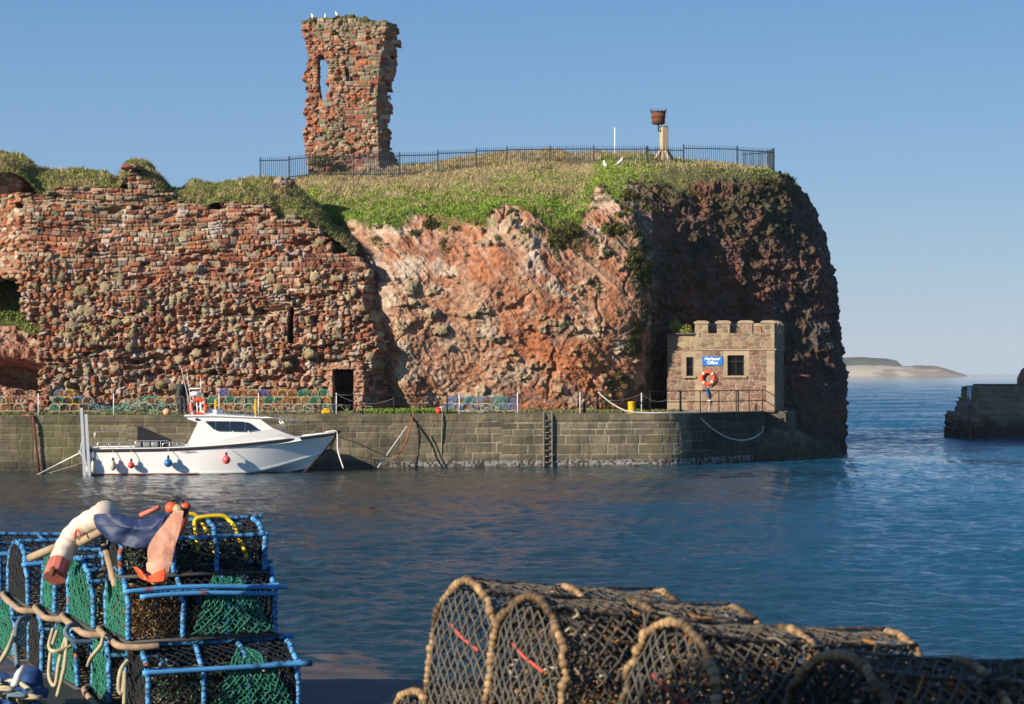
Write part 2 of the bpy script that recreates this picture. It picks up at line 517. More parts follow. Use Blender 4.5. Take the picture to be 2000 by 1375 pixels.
# ------------------------------------------------------------------ stone colours (sunless albedo)
RED = (0.31, 0.112, 0.064); ORA = (0.39, 0.155, 0.075); PINK = (0.42, 0.24, 0.165); MAR = (0.18, 0.075, 0.055)
TAN = (0.42, 0.31, 0.2); GREY = (0.27, 0.235, 0.185); OLV = (0.2, 0.185, 0.115); PALE = (0.52, 0.43, 0.34)
MORT = (0.35, 0.215, 0.145)
LICH = (0.285, 0.24, 0.15)
M_STONE = mat('rubble_sandstone', attr=True, rough=0.92, var=0.28, vscale=9, bump=0.5, bscale=26, spec=0.2, bdist=0.03)
M_CLIFF = mat('cliff_rock', attr=True, rough=0.93, var=0.38, vscale=5.5, bump=0.9, bscale=9, spec=0.2, bdist=0.06, detail=8)
M_TURF = mat('turf_soil', attr=True, rough=1.0, var=0.35, vscale=5, bump=0.7, bscale=16, spec=0.1, bdist=0.06)
M_BLADE = mat('grass_blade', attr=True, rough=0.75, spec=0.25)

def lumps(X, Z, D, C, spots, seed, col=LICH):
    """shaggy lichen covered stones that stand proud of a face"""
    nz = fbm(X * 9, Z * 9, seed, 3, seed)
    for k, (lx, lz, r, h) in enumerate(spots):
        a = 1 + 0.5 * (rnd(k, seed) - 0.5)
        rr = np.sqrt(((X - lx) / (r * a)) ** 2 + ((Z - lz) / (r / a)) ** 2) + 0.5 * nz
        m = rr < 1
        if not m.any(): continue
        hh = h * np.sqrt(np.clip(1 - rr[m] ** 2, 0, 1)) + 0.03 * nz[m]
        D[m] = np.maximum(D[m], 0.04 + hh)
        cc = np.array(col) * (0.75 + 0.6 * rnd(k, seed + 2)) * np.array([1, 1 - 0.08 * rnd(k, seed + 5), 1 - .2 * rnd(k, seed + 6)])
        C[m] = mix(C[m], cc[None] * (1 + 0.35 * nz[m])[:, None], sstep(0, 0.35, 1 - rr[m]))
    return D, C

def masonry(name, x0, x1, z0, z1, res, pattern, keep, yfun, thick, m, parent=None, back=False, K=8, seed=0, rough=0.05):
    """solid wall with a stone-by-stone front: cells outside `keep` are left out, their edges run back `thick`"""
    nx, nz = int((x1 - x0) / res) + 1, int((z1 - z0) / res) + 1
    xs, zs = np.linspace(x0, x1, nx), np.linspace(z0, z1, nz)
    X, Z = np.meshgrid(xs, zs, indexing='ij')
    D, C, cx, cz = pattern(X, Z)
    kv = keep(cx, cz, X, Z)
    kc = kv[:-1, :-1]
    Yv = yfun(X, Z) - D
    V = [np.stack([X, Yv, Z], -1).reshape(-1, 3)]; CC = [C.reshape(-1, 3)]
    idx = np.arange(nx * nz).reshape(nx, nz)
    a, b, c, d = idx[:-1, :-1], idx[1:, :-1], idx[1:, 1:], idx[:-1, 1:]
    q = [np.stack([a[kc], b[kc], c[kc], d[kc]], 1)]
    P = np.pad(kc, 1)
    E = []
    for sh, (e0, e1) in (((-1, 0), (d, a)), ((1, 0), (b, c)), ((0, -1), (a, b)), ((0, 1), (c, d))):
        nb = P[1 + sh[0]:1 + sh[0] + kc.shape[0], 1 + sh[1]:1 + sh[1] + kc.shape[1]]
        mk = kc & ~nb
        E.append(np.stack([e0[mk], e1[mk]], 1))
    E = np.concatenate(E)
    bv = np.unique(E); pos = np.full(nx * nz, -1); pos[bv] = np.arange(len(bv))
    base = V[0][bv]; nb_ = len(bv); off = nx * nz
    prev = bv
    st = thick / K
    for k in range(1, K + 1):
        Q = base + np.array([0, k * st, 0])
        j = fbm(Q[:, 0] * 4, Q[:, 1] * 4, Q[:, 2] * 4, 2, seed + 3)
        j2 = fbm(Q[:, 0] * 4 + 31, Q[:, 1] * 4, Q[:, 2] * 4, 2, seed + 4)
        hs = _hash(np.floor(Q[:, 1] / 0.35).astype(int), np.floor(Q[:, 2] / 0.24).astype(int), np.floor(Q[:, 0] / 0.5).astype(int), seed)
        Q[:, 0] += rough * 2.2 * j * min(1, k) ; Q[:, 2] += rough * j2
        V.append(Q)
        CC.append(CC[0][bv] * (0.75 + 0.5 * hs)[:, None])
        cur = off + np.arange(nb_)
        q.append(np.stack([prev[pos[E[:, 1]]] if k > 1 else E[:, 1], prev[pos[E[:, 0]]] if k > 1 else E[:, 0], cur[pos[E[:, 0]]], cur[pos[E[:, 1]]]], 1))
        prev = cur; off += nb_
    if back:
        Vb = V[0].copy(); Vb[:, 1] = (yfun(X, Z)).ravel() + thick + D.ravel() * 0.5
        V.append(Vb); CC.append(CC[0])
        f = q[0][:, ::-1] + off
        q.append(f)
    V = np.concatenate(V); CC = np.concatenate(CC); q = np.concatenate(q)
    used = np.unique(q); mp = np.full(len(V), -1); mp[used] = np.arange(len(used))
    return raw_mesh(name, V[used], mp[q], m, parent, True, CC[used])

def blades(pts, nrm, hgt, wid, col, seed, lean=0.5):
    """one bent grass blade (two faces) per point"""
    n = len(pts); rg = np.random.RandomState(seed)
    a = rg.uniform(0, 2 * math.pi, n)
    sd = np.stack([np.cos(a), np.sin(a), a * 0], 1)
    b = rg.uniform(0, 2 * math.pi, n)
    ln = np.stack([np.cos(b), np.sin(b), b * 0], 1) * (rg.uniform(0.1, 1, n) * lean)[:, None]
    up = nrm * 0.45 + np.array([0, 0, 0.75]) + ln
    up /= np.linalg.norm(up, axis=1, keepdims=True)
    h = hgt[:, None]; w = wid[:, None] / 2
    p0 = pts - up * 0.04
    mid = p0 + up * h * 0.55
    tip = p0 + up * h + ln * h * 0.5 - np.array([0, 0, 1]) * h * 0.12
    V = np.stack([p0 - sd * w, p0 + sd * w, mid + sd * w * .8, mid - sd * w * .8, tip], 1).reshape(-1, 3)
    i = np.arange(n) * 5
    q = np.stack([i, i + 1, i + 2, i + 3], 1); t = np.stack([i + 3, i + 2, i + 4], 1)
    c = np.repeat(col, 5, 0)
    return V, q, t, c
def grass_object(name, parts, label):
    V, Q, T, C, n = [], [], [], [], 0
    for v, q, t, c in parts:
        V.append(v); Q.append(q + n); T.append(t + n); C.append(c); n += len(v)
    o = raw_mesh(name, np.concatenate(V), [np.concatenate(Q), np.concatenate(T)], M_BLADE, None, False, np.concatenate(C))
    return tag(o, label, None, None, 'stuff')

# ------------------------------------------------------------------ cliff and headland: one sheet over a net of measured points
def net_surface(net, nu, nv):
    P = np.array([[W(*p) for p in st] for st in net])
    P = catmull(P, nu)
    P = catmull(np.swapaxes(P, 0, 1), nv)
    return np.swapaxes(P, 0, 1)
CLIFF_NET = [
 [(430, 806, 109), (430, 720, 109), (430, 620, 109), (430, 520, 109), (430, 450, 110), (430, 425, 111), (430, 412, 113), (430, 402, 117), (430, 420, 128)],
 [(560, 806, 108), (560, 720, 108), (560, 620, 108), (560, 520, 108), (560, 430, 109), (560, 405, 110), (555, 378, 113), (552, 358, 117), (552, 372, 128)],
 [(720, 806, 106.6), (700, 720, 106.2), (680, 640, 105.8), (670, 550, 105.6), (640, 452, 106.3), (625, 412, 107.2), (618, 372, 111), (615, 344, 117), (615, 352, 128)],
 [(792, 806, 103.1), (766, 720, 102.5), (742, 630, 102.3), (742, 540, 102.5), (712, 440, 103.9), (700, 412, 106), (690, 368, 111), (690, 340, 117), (690, 346, 128)],
 [(875, 806, 103.5), (862, 720, 102.8), (850, 620, 102.2), (850, 520, 102.3), (850, 430, 103.8), (846, 400, 106), (842, 360, 111.5), (842, 325, 118), (842, 322, 128)],
 [(1020, 806, 103.6), (1010, 720, 103), (1000, 620, 102.2), (1000, 520, 102.2), (1000, 418, 103.5), (1000, 390, 105.6), (1000, 346, 112), (1000, 302, 119), (1000, 304, 128)],
 [(1140, 806, 104), (1140, 720, 103.2), (1135, 620, 102.6), (1130, 520, 102.7), (1118, 436, 103.7), (1118, 402, 105.8), (1126, 352, 111.5), (1140, 302, 119), (1150, 304, 128)],
 [(1236, 806, 105.2), (1240, 720, 104.4), (1250, 640, 103.3), (1252, 540, 103.2), (1222, 446, 104), (1190, 392, 105.8), (1196, 342, 110.5), (1206, 305, 118), (1220, 306, 127)],
 [(1295, 806, 109.0), (1290, 720, 108.6), (1288, 630, 107.4), (1282, 540, 106.2), (1272, 450, 106.2), (1262, 390, 107.5), (1268, 338, 110.8), (1280, 312, 117), (1290, 312, 126)],
 [(1415, 850, 109), (1410, 750, 109.5), (1408, 630, 109.3), (1402, 530, 109), (1398, 450, 109), (1392, 386, 109.6), (1390, 336, 111.2), (1395, 324, 115), (1400, 324, 125)],
 [(1545, 912, 103), (1550, 800, 108.5), (1548, 650, 111), (1538, 530, 111), (1515, 430, 111), (1494, 366, 111.5), (1482, 338, 112.6), (1470, 332, 115), (1470, 333, 124)],
 [(1632, 898, 111.5), (1641, 780, 114), (1633, 650, 114), (1604, 500, 114.5), (1572, 410, 115), (1538, 356, 115.4), (1508, 338, 116.4), (1490, 335, 118), (1480, 337, 124)],
 [(1600, 870, 127), (1600, 780, 127), (1592, 650, 127), (1566, 500, 127), (1536, 410, 127), (1515, 366, 127), (1495, 346, 126), (1480, 342, 126), (1470, 340, 126)],
 [(1300, 870, 140), (1300, 780, 140), (1300, 650, 140), (1300, 500, 140), (1300, 420, 139), (1300, 380, 138), (1300, 350, 136), (1300, 345, 134), (1300, 340, 132)],
]
def fence_noise(P): return fbm(P[..., 0] / 3, P[..., 1] / 3, P[..., 2] / 3, 3, 11)
def build_cliff():
    nu, nv = 1150, 520
    net = CLIFF_NET
    G = net_surface(net, nu, nv)
    n = surf_normals(G)
    # outward normals face the viewer
    if np.mean(n[300:600, 60:200, 1]) > 0: n = -n
    U = np.linspace(0, len(net) - 1, nu)[:, None] * np.ones((1, nv))
    T = np.linspace(0, 8, nv)[None, :] * np.ones((nu, 1))
    x, y, z = G[..., 0], G[..., 1], G[..., 2]
    wob = 0.55 * fbm(x / 2.2, y / 2.2, z / 2.2, 3, 5)
    rim = 4.0 + wob + 0.28 * fbm(x / .6, y / .6, 3, 2, 15)
    rim = rim + 1.5 * sstep(7.0, 7.6, U) + 1.6 * np.exp(-((U - 6.72) / .36) ** 2)
    rock = 1 - sstep(-0.12, 0.3, T - rim)                 # 1 on the rock face, 0 on the turf
    big = fbm(x / 3.4, y / 3.4, z / 3.4, 3, 21)
    # strata sweep down to the right across the lit face
    sd = (x * 0.70 + z * 0.72) + 0.5 * fbm(x / 1.6, y / 1.6, z / 1.6, 3, 33)
    along = (x * 0.72 - z * 0.70)
    strat = ridged(sd * 1.9, along * 0.22, y * 0.3, 3, 41)
    chip = ridged(x * 1.5, y * 1.5, z * 1.3, 4, 51)
    vd, cid, cx, cz = voro(x + 0.3 * fbm(x, y, z, 2, 61) + y * 0.5, z + 0.25 * fbm(x, y, z, 2, 62), 0.62, 0.5, 63)
    blk = rnd(cid, 64)
    vd2, cid2, _, _ = voro(x + y * .6 + 0.1 * fbm(x * 3, y * 3, z * 3, 2, 71), z + .1 * fbm(x * 3, y * 3, z * 3, 2, 72), 0.24, 0.17, 73)
    fine = fbm(x * 5, y * 5, z * 5, 3, 81)
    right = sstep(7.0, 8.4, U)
    low = 1 - sstep(0.3, 2.8, T)
    smooth = (1 - right) * sstep(0.2, 0.9, 0.5 + 0.8 * fbm(x / 2.5, y / 2.5, z / 2.5, 3, 91))
    ledge = np.abs(((z + .5 * fbm(x / 1.5, y / 1.5, z / 3, 2, 45)) / 1.15) % 1.0 - .5)
    strk = fbm(sd * 4.5, along * .35, y * .2, 3, 104)
    crack = sstep(.72, .9, ridged(x / 1.7 + .3 * fbm(x, y, z, 2, 46), y / 3, z / 5, 2, 47))
    d = 0.42 * big + 0.10 * strat + (0.05 + .16 * right) * chip + .09 * strk - .14 * crack * (1 - right) + .05 * fbm(x / .9, y / .9, z / .9, 3, 48) + right * rock * .12 * (ledge - .25) * 2
    d += ((0.06 + .16 * right) * (blk - 0.5) * (1 - .75 * smooth) - (0.02 + .08 * right) * (1 - sstep(0, 0.07, vd)) * (1 - .8 * smooth))
    d += (.06 + .03 * right) * (rnd(cid2, 74) - .5) * (1 - .4 * smooth) + 0.055 * fine + .045 * fbm(sd * 14, along * 3.5, y * 4, 3, 82)
    clump = fbm(x * 1.1, y * 1.1, z, 4, 93)
    d = d * (0.25 + 0.75 * rock) * 1.0 + (1 - rock) * (0.16 * clump + 0.22 * fbm(x / 2.6, y / 2.6, z / 2.6, 3, 94))
    # bulging clods just below the turf
    edge = np.exp(-((T - rim + 0.25) / 0.3) ** 2)
    d += edge * 0.22 * np.maximum(0, fbm(x * 1.3, y * 1.3, z * 1.3, 2, 95))
    # shaggy knobs on the left of the face
    rg = np.random.RandomState(8)
    LT = np.zeros_like(x)
    spots = []
    for k in range(28):
        if k < 15: u, v, r = rg.uniform(745, 880), rg.uniform(520, 650), rg.uniform(.14, .36)
        elif k < 21: u, v, r = rg.uniform(740, 1240), rg.uniform(430, 520), rg.uniform(.12, .28)
        else: u, v, r = rg.uniform(860, 1240), rg.uniform(520, 740), rg.uniform(.12, .26)
        spots.append((WX(u, 103.3), WZ(v, 103.3), r))
    # shaggy lichen clumps: irregular patches that stand out, thickest on the upper left of the face
    reg = np.exp(-((x - WX(815, 103)) / 1.7) ** 2 - ((z - WZ(590, 103)) / 1.5) ** 2) + .55 * np.exp(-((T - 3.6) / .45) ** 2) * sstep(3, 3.6, U) * (1 - right)
    cl = fbm(x * 1.25, y * 1.25, z * 1.6, 3, 97)
    lm = sstep(.16, .34, cl + .30 * np.clip(reg, 0, 1) - .22) * (y < 106) * rock
    d += lm * (.20 + .12 * fbm(x * 3.5, y * 3.5, z * 3.5, 3, 98) + .06 * fine)
    LT = np.maximum(LT, lm * (.75 + .3 * fine))
    for lx, lz, r in spots[:6]:
        rr = np.sqrt((x - lx) ** 2 + ((z - lz) * 1.15) ** 2) / r + 0.6 * fine + .45 * fbm(x * 2.2, y * 2.2, z * 2.2, 2, 83)
        m = (rr < 1) & (y < 106)
        d[m] = np.maximum(d[m], 0) + 0.55 * r * np.sqrt(1 - np.clip(rr[m], 0, 1) ** 2)
        LT[m] = np.maximum(LT[m], sstep(0, .3, 1 - rr[m]))
    P = G + n * d[..., None]
    # colours
    hue = fbm(x / 2.0, y / 2.0, z / 2.0, 4, 101)
    hue2 = fbm(sd * 0.9, along * 0.25, y * .2, 4, 103)
    C = mix((0.43, 0.25, 0.16), (0.36, 0.15, 0.08), sstep(-0.25, 0.3, hue + 0.5 * hue2))
    C = mix(C, (0.55, 0.44, 0.33), sstep(0.1, 0.5, fbm(x / 1.1, y / 1.1, z / 1.1, 4, 105) + 0.15 * hue2) * 0.85)
    orange = sstep(0.0, 0.35, 0.55 * hue2 + 0.55 - np.abs((x - WX(985, 102.5)) * 0.85 + (z - WZ(560, 102.5)) * 0.75) / 3.2) * sstep(-.4, .15, hue2)
    C = mix(C, (0.42, 0.15, 0.065), orange * 0.8 * rock)
    stre = sstep(.1, .5, strk)
    C = mix(C, (.56, .45, .36), stre * .5 * (1 - right))
    C = mix(C, (.24, .11, .075), sstep(.12, .5, fbm(sd * 3.6 + 9, along * .3, y * .2, 3, 114)) * .6 * (1 - right))
    C = mix(C, (0.20, 0.105, 0.08), sstep(0.22, 0.5, fbm(x / .9, y / .9, z / .9, 3, 107)) * 0.75)
    C = mix(C, (0.40, 0.37, 0.34), sstep(0.15, 0.45, fbm(x / .8 + 4, y / .8, z / 1.6, 3, 108)) * 0.8 * (1 - sstep(2.6, 4.2, U)) * sstep(1.5, 2.6, T))
    C = mix(C, mix((0.18, 0.085, 0.058), (.10, .068, .05), sstep(-.3, .3, hue)), right)  # seaward face: its shade is painted in as darker rock
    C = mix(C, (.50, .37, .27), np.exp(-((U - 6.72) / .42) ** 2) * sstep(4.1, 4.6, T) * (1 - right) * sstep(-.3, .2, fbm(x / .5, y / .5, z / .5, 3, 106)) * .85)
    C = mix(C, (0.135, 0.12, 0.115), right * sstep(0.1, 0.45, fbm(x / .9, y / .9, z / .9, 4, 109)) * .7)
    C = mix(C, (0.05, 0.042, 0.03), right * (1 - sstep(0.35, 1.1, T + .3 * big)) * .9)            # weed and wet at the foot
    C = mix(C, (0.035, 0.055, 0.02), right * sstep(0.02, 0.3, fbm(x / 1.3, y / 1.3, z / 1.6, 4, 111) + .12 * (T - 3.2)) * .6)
    lowveg = (1 - right) * sstep(5.9, 7.0, U) * sstep(.02, .3, fbm(x / .8, y / .8, z / 1.2, 3, 112)) * rock
    C = mix(C, (0.09, 0.085, 0.045), lowveg * .8)
    C = mix(C, np.array(LICH) * 1.1, LT)
    C *= (0.82 + 0.36 * rnd(cid2, 77))[..., None]
    turf = mix((0.10, 0.135, 0.035), (0.34, 0.265, 0.14), sstep(-.2, .35, 0.75 * (T - 5.4) + 0.9 * fbm(x / 2, y / 2, 0, 3, 121)))
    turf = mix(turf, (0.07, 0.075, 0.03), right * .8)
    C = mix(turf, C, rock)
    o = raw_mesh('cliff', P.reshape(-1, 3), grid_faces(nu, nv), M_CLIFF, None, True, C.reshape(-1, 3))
    tag(o, 'red sandstone headland, lit pink to the left and in shade to seaward', None, None, 'structure')
    return P, n, T - rim, U, right, rock
CL = build_cliff()

def cliff_grass():
    P, n, dT, U, right, rock = CL
    rg = np.random.RandomState(77)
    parts = []
    # weight of each grid cell by area
    du = np.linalg.norm(np.gradient(P, axis=0), axis=2); dv = np.linalg.norm(np.gradient(P, axis=1), axis=2)
    area = du * dv
    T = dT + 4
    def sample(w, k):
        w = (w * area).ravel(); cs = np.cumsum(w)
        i = np.searchsorted(cs, rg.uniform(0, cs[-1], k))
        i = np.clip(i, 0, len(w) - 1)
        p = P.reshape(-1, 3)[i] + rg.normal(0, .03, (k, 3)); return i, p, n.reshape(-1, 3)[i]
    vis = (U > 0.8) & (U < 11.3) & (T < 7.6)
    x, y, z = P[..., 0], P[..., 1], P[..., 2]
    dens = fbm(x / 1.6, y / 1.6, z / 1.6, 3, 131)
    hol = fbm(x / 0.45, y / 0.9, z / 0.5, 2, 132)
    # short green herbs near the rim
    w = vis * sstep(-0.05, .25, dT) * (1 - sstep(1.0, 2.2, dT + .9 * dens)) * (1 - .93 * right) * (0.35 + np.clip(hol + .4, 0, 1))
    i, p, nn = sample(w, 80000)
    r = rg.uniform(0, 1, len(i))
    c = mix((0.15, 0.25, 0.03), (0.29, 0.37, 0.06), r) * (0.75 + 0.5 * rg.uniform(0, 1, (len(i), 1)))
    parts.append(blades(p, nn, rg.uniform(.06, .17, len(i)), rg.uniform(.03, .065, len(i)), c, 1, 1.3))
    # tall straw higher up
    w = vis * sstep(.5, 1.5, dT + .9 * dens) * (1 - .55 * right) * (0.12 + np.clip(hol + .35, 0, 1) ** 1.5)
    i, p, nn = sample(w, 60000)
    r = rg.uniform(0, 1, len(i))
    c = mix((0.50, 0.39, 0.21), (0.24, 0.21, 0.08), r ** 1.6) * (0.65 + 0.6 * rg.uniform(0, 1, (len(i), 1)))
    parts.append(blades(p, nn, rg.uniform(.10, .36, len(i)) * (.5 + .9 * np.clip(dens.ravel()[i] + .5, 0, 1)), rg.uniform(.018, .036, len(i)), c, 2, 1.5))
    # tufts hanging on the rim and on the shaded seaward side
    tu = sstep(.12, .3, fbm(x / .7, y / .7, z / .7, 3, 141))
    w = vis * right * rock * tu * sstep(2.2, 4.2, T) * .14 + vis * (1 - right) * rock * tu * sstep(3.2, 3.9, T) * .9 + vis * rock * (1 - right) * sstep(5.8, 6.9, U) * tu * .6
    i, p, nn = sample(w, 22000)
    r = rg.uniform(0, 1, len(i))
    c = mix((0.06, 0.085, 0.02), (0.22, 0.19, 0.07), r ** 1.4) * (0.7 + 0.5 * rg.uniform(0, 1, (len(i), 1)))
    parts.append(blades(p, nn, rg.uniform(.10, .3, len(i)), rg.uniform(.035, .075, len(i)), c, 3, 1.2))
    grass_object('grass', parts, 'green and straw coloured rough grass over the headland')
cliff_grass()

# ------------------------------------------------------------------ the great ruined wall on the quay
WY = 101.5
def wpoly(pts, Y=WY): return [(WX(u, Y), WZ(v, Y)) for u, v in pts]
WALL_OUT = wpoly([(84, 815), (80, 700), (74, 640), (46, 620), (36, 560), (38, 480), (34, 372), (62, 372), (75, 382), (98, 374), (135, 366), (150, 372), (170, 362), (200, 366),
    (238, 362), (242, 322), (262, 320), (268, 345), (300, 362), (336, 378), (345, 385), (360, 392), (385, 398), (398, 392), (403, 404), (425, 406), (432, 392), (455, 392), (500, 398), (518, 402),
    (530, 412), (545, 430), (560, 425), (580, 422), (602, 440), (625, 445), (640, 472), (652, 492), (700, 500), (722, 522), (745, 560), (762, 620), (775, 690), (800, 815)])
SLIT = wpoly([(561, 600), (573, 600), (573, 672), (561, 672)])
DOOR = wpoly([(650, 722), (691, 722), (691, 830), (650, 830)])
def wall_pattern(X, Z):
    wx = X + 0.09 * fbm(X * 2.2, Z * 2.2, 1, 3, 201); wz = Z + 0.22 * fbm(X * .35, Z * .35, 5, 2, 203) + 0.06 * fbm(X * 3, Z * 3, 2, 2, 205)
    e1, s1, cx1, cz1 = courses(wx, wz, (0.12, 0.29), (0.18, 0.64), 31)
    e2, s2, cx2, cz2 = voro(wx, wz + .05 * np.sin(wz * 23), 0.33, 0.17, 33, .72)
    e2 = e2 * 0.9
    sel = fbm(X / 2.4, Z / 1.6, 9, 3, 207) + sstep(WZ(430, WY), WZ(560, WY), Z) * -1 + 0.35
    rub = sel < 0.0 + 0.0 * X
    rub = (fbm(X / 2.4, Z / 1.6, 9, 3, 207) * 0.9 + (WZ(520, WY) - Z) * 0.28) > 0.05
    e = np.where(rub, e2, e1); sid = np.where(rub, s2 + 500000, s1)
    cx = np.where(rub, cx2, cx1); cz = np.where(rub, cz2, cz1)
    r1, r2, r3 = rnd(sid, 1), rnd(sid, 2), rnd(sid, 3)
    prof = np.clip(e / np.where(rub, 0.055, 0.04), 0, 1) ** .6
    e3, s3, _, _ = voro(X + .04 * fbm(X * 6, Z * 6, 2, 2, 207), Z + .03 * fbm(X * 6, Z * 6, 4, 2, 208), .13, .085, 35, .9)
    lost = (r3 < np.where(rub, 0.25, 0.10))
    amp = np.where(rub, 0.20, 0.10)
    D = prof * (0.35 + 0.9 * r1) * amp
    D -= 0.10 * (1 - prof)
    D = np.where(lost, -0.19 * np.clip(e / .06, 0, 1), D)
    D += 0.26 * fbm(X / 1.7, Z / 1.2, 3, 3, 211) + 0.04 * fbm(X * 4, Z * 4, 3, 3, 213) + np.where(rub, .06, .02) * (rnd(s3, 4) - .5)
    # weathered hollows that run along the courses
    hol = fbm(X / 2.6, Z / .7, 17, 4, 215)
    D -= 0.42 * sstep(0.16, 0.42, hol) * np.where(rub, 1, .5)
    zone = fbm(X / 2.2, Z / 1.6, 4, 3, 221)
    wgt = [0.9, 0.6, 0.75, 0.5, 0.5, 0.45, 0.25, 0.22]
    C = pick([RED, ORA, PINK, MAR, TAN, GREY, OLV, PALE], wgt, np.clip(r2 + 0.22 * zone, 0, 0.999))
    topz = sstep(WZ(470, WY), WZ(400, WY), Z)
    C = mix(C, np.array([GREY, TAN, OLV])[(r1 * 2.99).astype(int)], topz * (r3 > .55) * .75)
    C = C * (0.72 + 0.5 * rnd(sid, 5))[..., None]
    mort = mix(MORT, (0.43, 0.31, 0.22), sstep(-.2, .3, fbm(X * 1.5, Z * 1.5, 2, 3, 223)))
    C = mix(mort, C, sstep(0.008, 0.03, e))
    C = mix(C, (0.5, 0.45, 0.42), sstep(0.42, 0.6, fbm(X / .8, Z / .7, 31, 3, 225)) * .7)
    rg = np.random.RandomState(3)
    spots = []
    for k in range(150):
        q = rg.uniform()
        v = 540 + 250 * q ** 1.3 if k < 125 else rg.uniform(440, 560)
        u = rg.uniform(70, 745)
        if k < 26: u, v = rg.normal(200, 55), rg.normal(612, 26)
        spots.append((WX(u, WY), WZ(v, WY), rg.uniform(.1, .3) * (1.25 if k < 26 else 1), rg.uniform(.08, .24)))
    C = C * .9
    D, C = lumps(X, Z, D, C, spots, 231)
    # dressed jambs round the doorway, lintel
    dx0, dx1, dz1 = WX(650, WY), WX(691, WY), WZ(722, WY)
    jm = ((np.abs(X - dx0) < .34) & (X < dx0) | (X > dx1) & (X < dx1 + .5)) & (Z < dz1 + .32) | ((X > dx0 - .3) & (X < dx1 + .3) & (Z > dz1) & (Z < dz1 + .3))
    D = np.where(jm, 0.06 + 0.4 * D, D)
    C = np.where(jm[..., None], mix(C, (0.40, 0.2, 0.13), np.full(X.shape, .6)), C)
    return D, C, cx, cz
def wall_keep(cx, cz, X, Z):
    k = inside(cx, cz, WALL_OUT)
    return k & ~inside(X, Z, SLIT) & ~inside(X, Z, DOOR)
def wall_y(X, Z):
    t = np.maximum(0, X - WX(722, WY) - .35 * np.sin(Z * 1.3))
    return WY + 0.25 * np.sin(X * .3) - 0.02 * (4 - Z).clip(-9, 3) + 1.75 * t + 0.6 * np.maximum(0, WX(60, WY) - X)
def build_wall():
    t = empty('ruined_wall', (0, 0, 0), 0, 'long ruined castle wall of crumbling red sandstone rubble above the quay', 'ruined wall')
    masonry('masonry', WX(20, WY), WX(800, WY), 2.2, WZ(312, WY), 0.034, wall_pattern, wall_keep, wall_y, 2.2, M_STONE, t, K=10, seed=7)
    # near-black panels standing in for the shade inside doorway and slit
    dk = mat('opening_shade', (0.012, 0.010, 0.009), 1.0, spec=0.0)
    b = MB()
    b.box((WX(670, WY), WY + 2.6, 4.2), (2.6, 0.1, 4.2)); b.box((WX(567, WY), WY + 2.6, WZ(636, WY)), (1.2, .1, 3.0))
    b.build('shade_backing', dk, t)
    g = MB(); gy = WY + 0.75
    x0, x1 = WX(652, WY), WX(690, WY)
    for k in range(9): 
        xx = x0 + (x1 - x0) * k / 8
        g.tube([(xx, gy, 2.5), (xx, gy, 4.55)], 0.022, 6)
    for zz in (2.62, 3.5, 4.45): g.box(((x0 + x1) / 2, gy, zz), (x1 - x0, .02, .06))
    tag(g.build('iron_gate', mat('black_iron', (0.012, 0.012, 0.013), 0.5, 0.3), t), 'black barred iron gate in the doorway')
    return t
WALL = build_wall()

# ------------------------------------------------------------------ older wall fragment at the left edge
def build_fragment():
    Y = 103.6
    out = wpoly([(-420, 318), (-330, 300), (-240, 322), (-150, 306), (-70, 300), (-20, 312), (10, 326), (28, 338), (40, 352), (40, 470), (42, 560), (34, 545), (0, 542), (-30, 548), (-160, 552), (-215, 640), (-235, 700), (-420, 700)], Y)
    def pat(X, Z):
        wx = X + .08 * fbm(X * 2, Z * 2, 1, 3, 301); wz = Z + .05 * fbm(X * 3, Z * 3, 2, 2, 303)
        e, s, cx, cz = voro(wx, wz, .34, .2, 305, .85)
        r1, r2 = rnd(s, 1), rnd(s, 2)
        D = np.sqrt(np.clip(e / .08, 0, 1)) * (.3 + r1) * .13 + .16 * fbm(X, Z, 1, 3, 307)
        C = pick([RED, ORA, PINK, TAN, PALE], [.5, .8, .9, .7, .4], r2) * (.75 + .5 * r1)[..., None]
        C = mix(np.array(MORT) * 1.1, C, sstep(.01, .03, e))
        return D, C, cx, cz
    t = empty('wall_fragment', (0, 0, 0), 0, 'broken end of an older pale red wall at the far left, grass on top', 'ruined wall')
    masonry('masonry', WX(-420, Y), WX(50, Y), WZ(700, Y), WZ(296, Y), .036, pat, lambda cx, cz, X, Z: inside(cx, cz, out), lambda X, Z: Y + 0 * X - .12 * (X - WX(0, Y)), 1.8, M_STONE, t, K=6, seed=17)
build_fragment()

def noisy_net(name, net, nu, nv, colf, amp, m, seed, label, kind='structure'):
    G = net_surface(net, nu, nv); n = surf_normals(G)
    if np.mean(n[..., 1]) > 0: n = -n
    x, y, z = G[..., 0], G[..., 1], G[..., 2]
    d = amp * (1.1 * fbm(x / 1.6, y / 1.6, z / 1.6, 3, seed) + .6 * ridged(x * 1.3, y * 1.3, z * 1.3, 3, seed + 5) + .35 * fbm(x * 5, y * 5, z * 5, 3, seed + 9))
    P = G + n * d[..., None]
    C = colf(P, n)
    o = raw_mesh(name, P.reshape(-1, 3), grid_faces(nu, nv), m, None, True, C.reshape(-1, 3))
    tag(o, label, None, None, kind)
    return P, n
def outcrop_col(P, n):
    x, y, z = P[..., 0], P[..., 1], P[..., 2]
    C = mix((.46, .28, .2), (.33, .15, .10), sstep(-.3, .3, fbm(x / .8, y / .8, z / .8, 3, 401)))
    return mix(C, (.46, .36, .26), sstep(.1, .4, fbm(x / .5, y / .5, z / .5, 3, 403)) * .7)
rows = [(815, 100.6), (790, 101.0), (772, 102.2), (756, 105.2), (722, 106), (707, 103.6), (690, 102.9), (660, 103.6), (640, 105.5)]
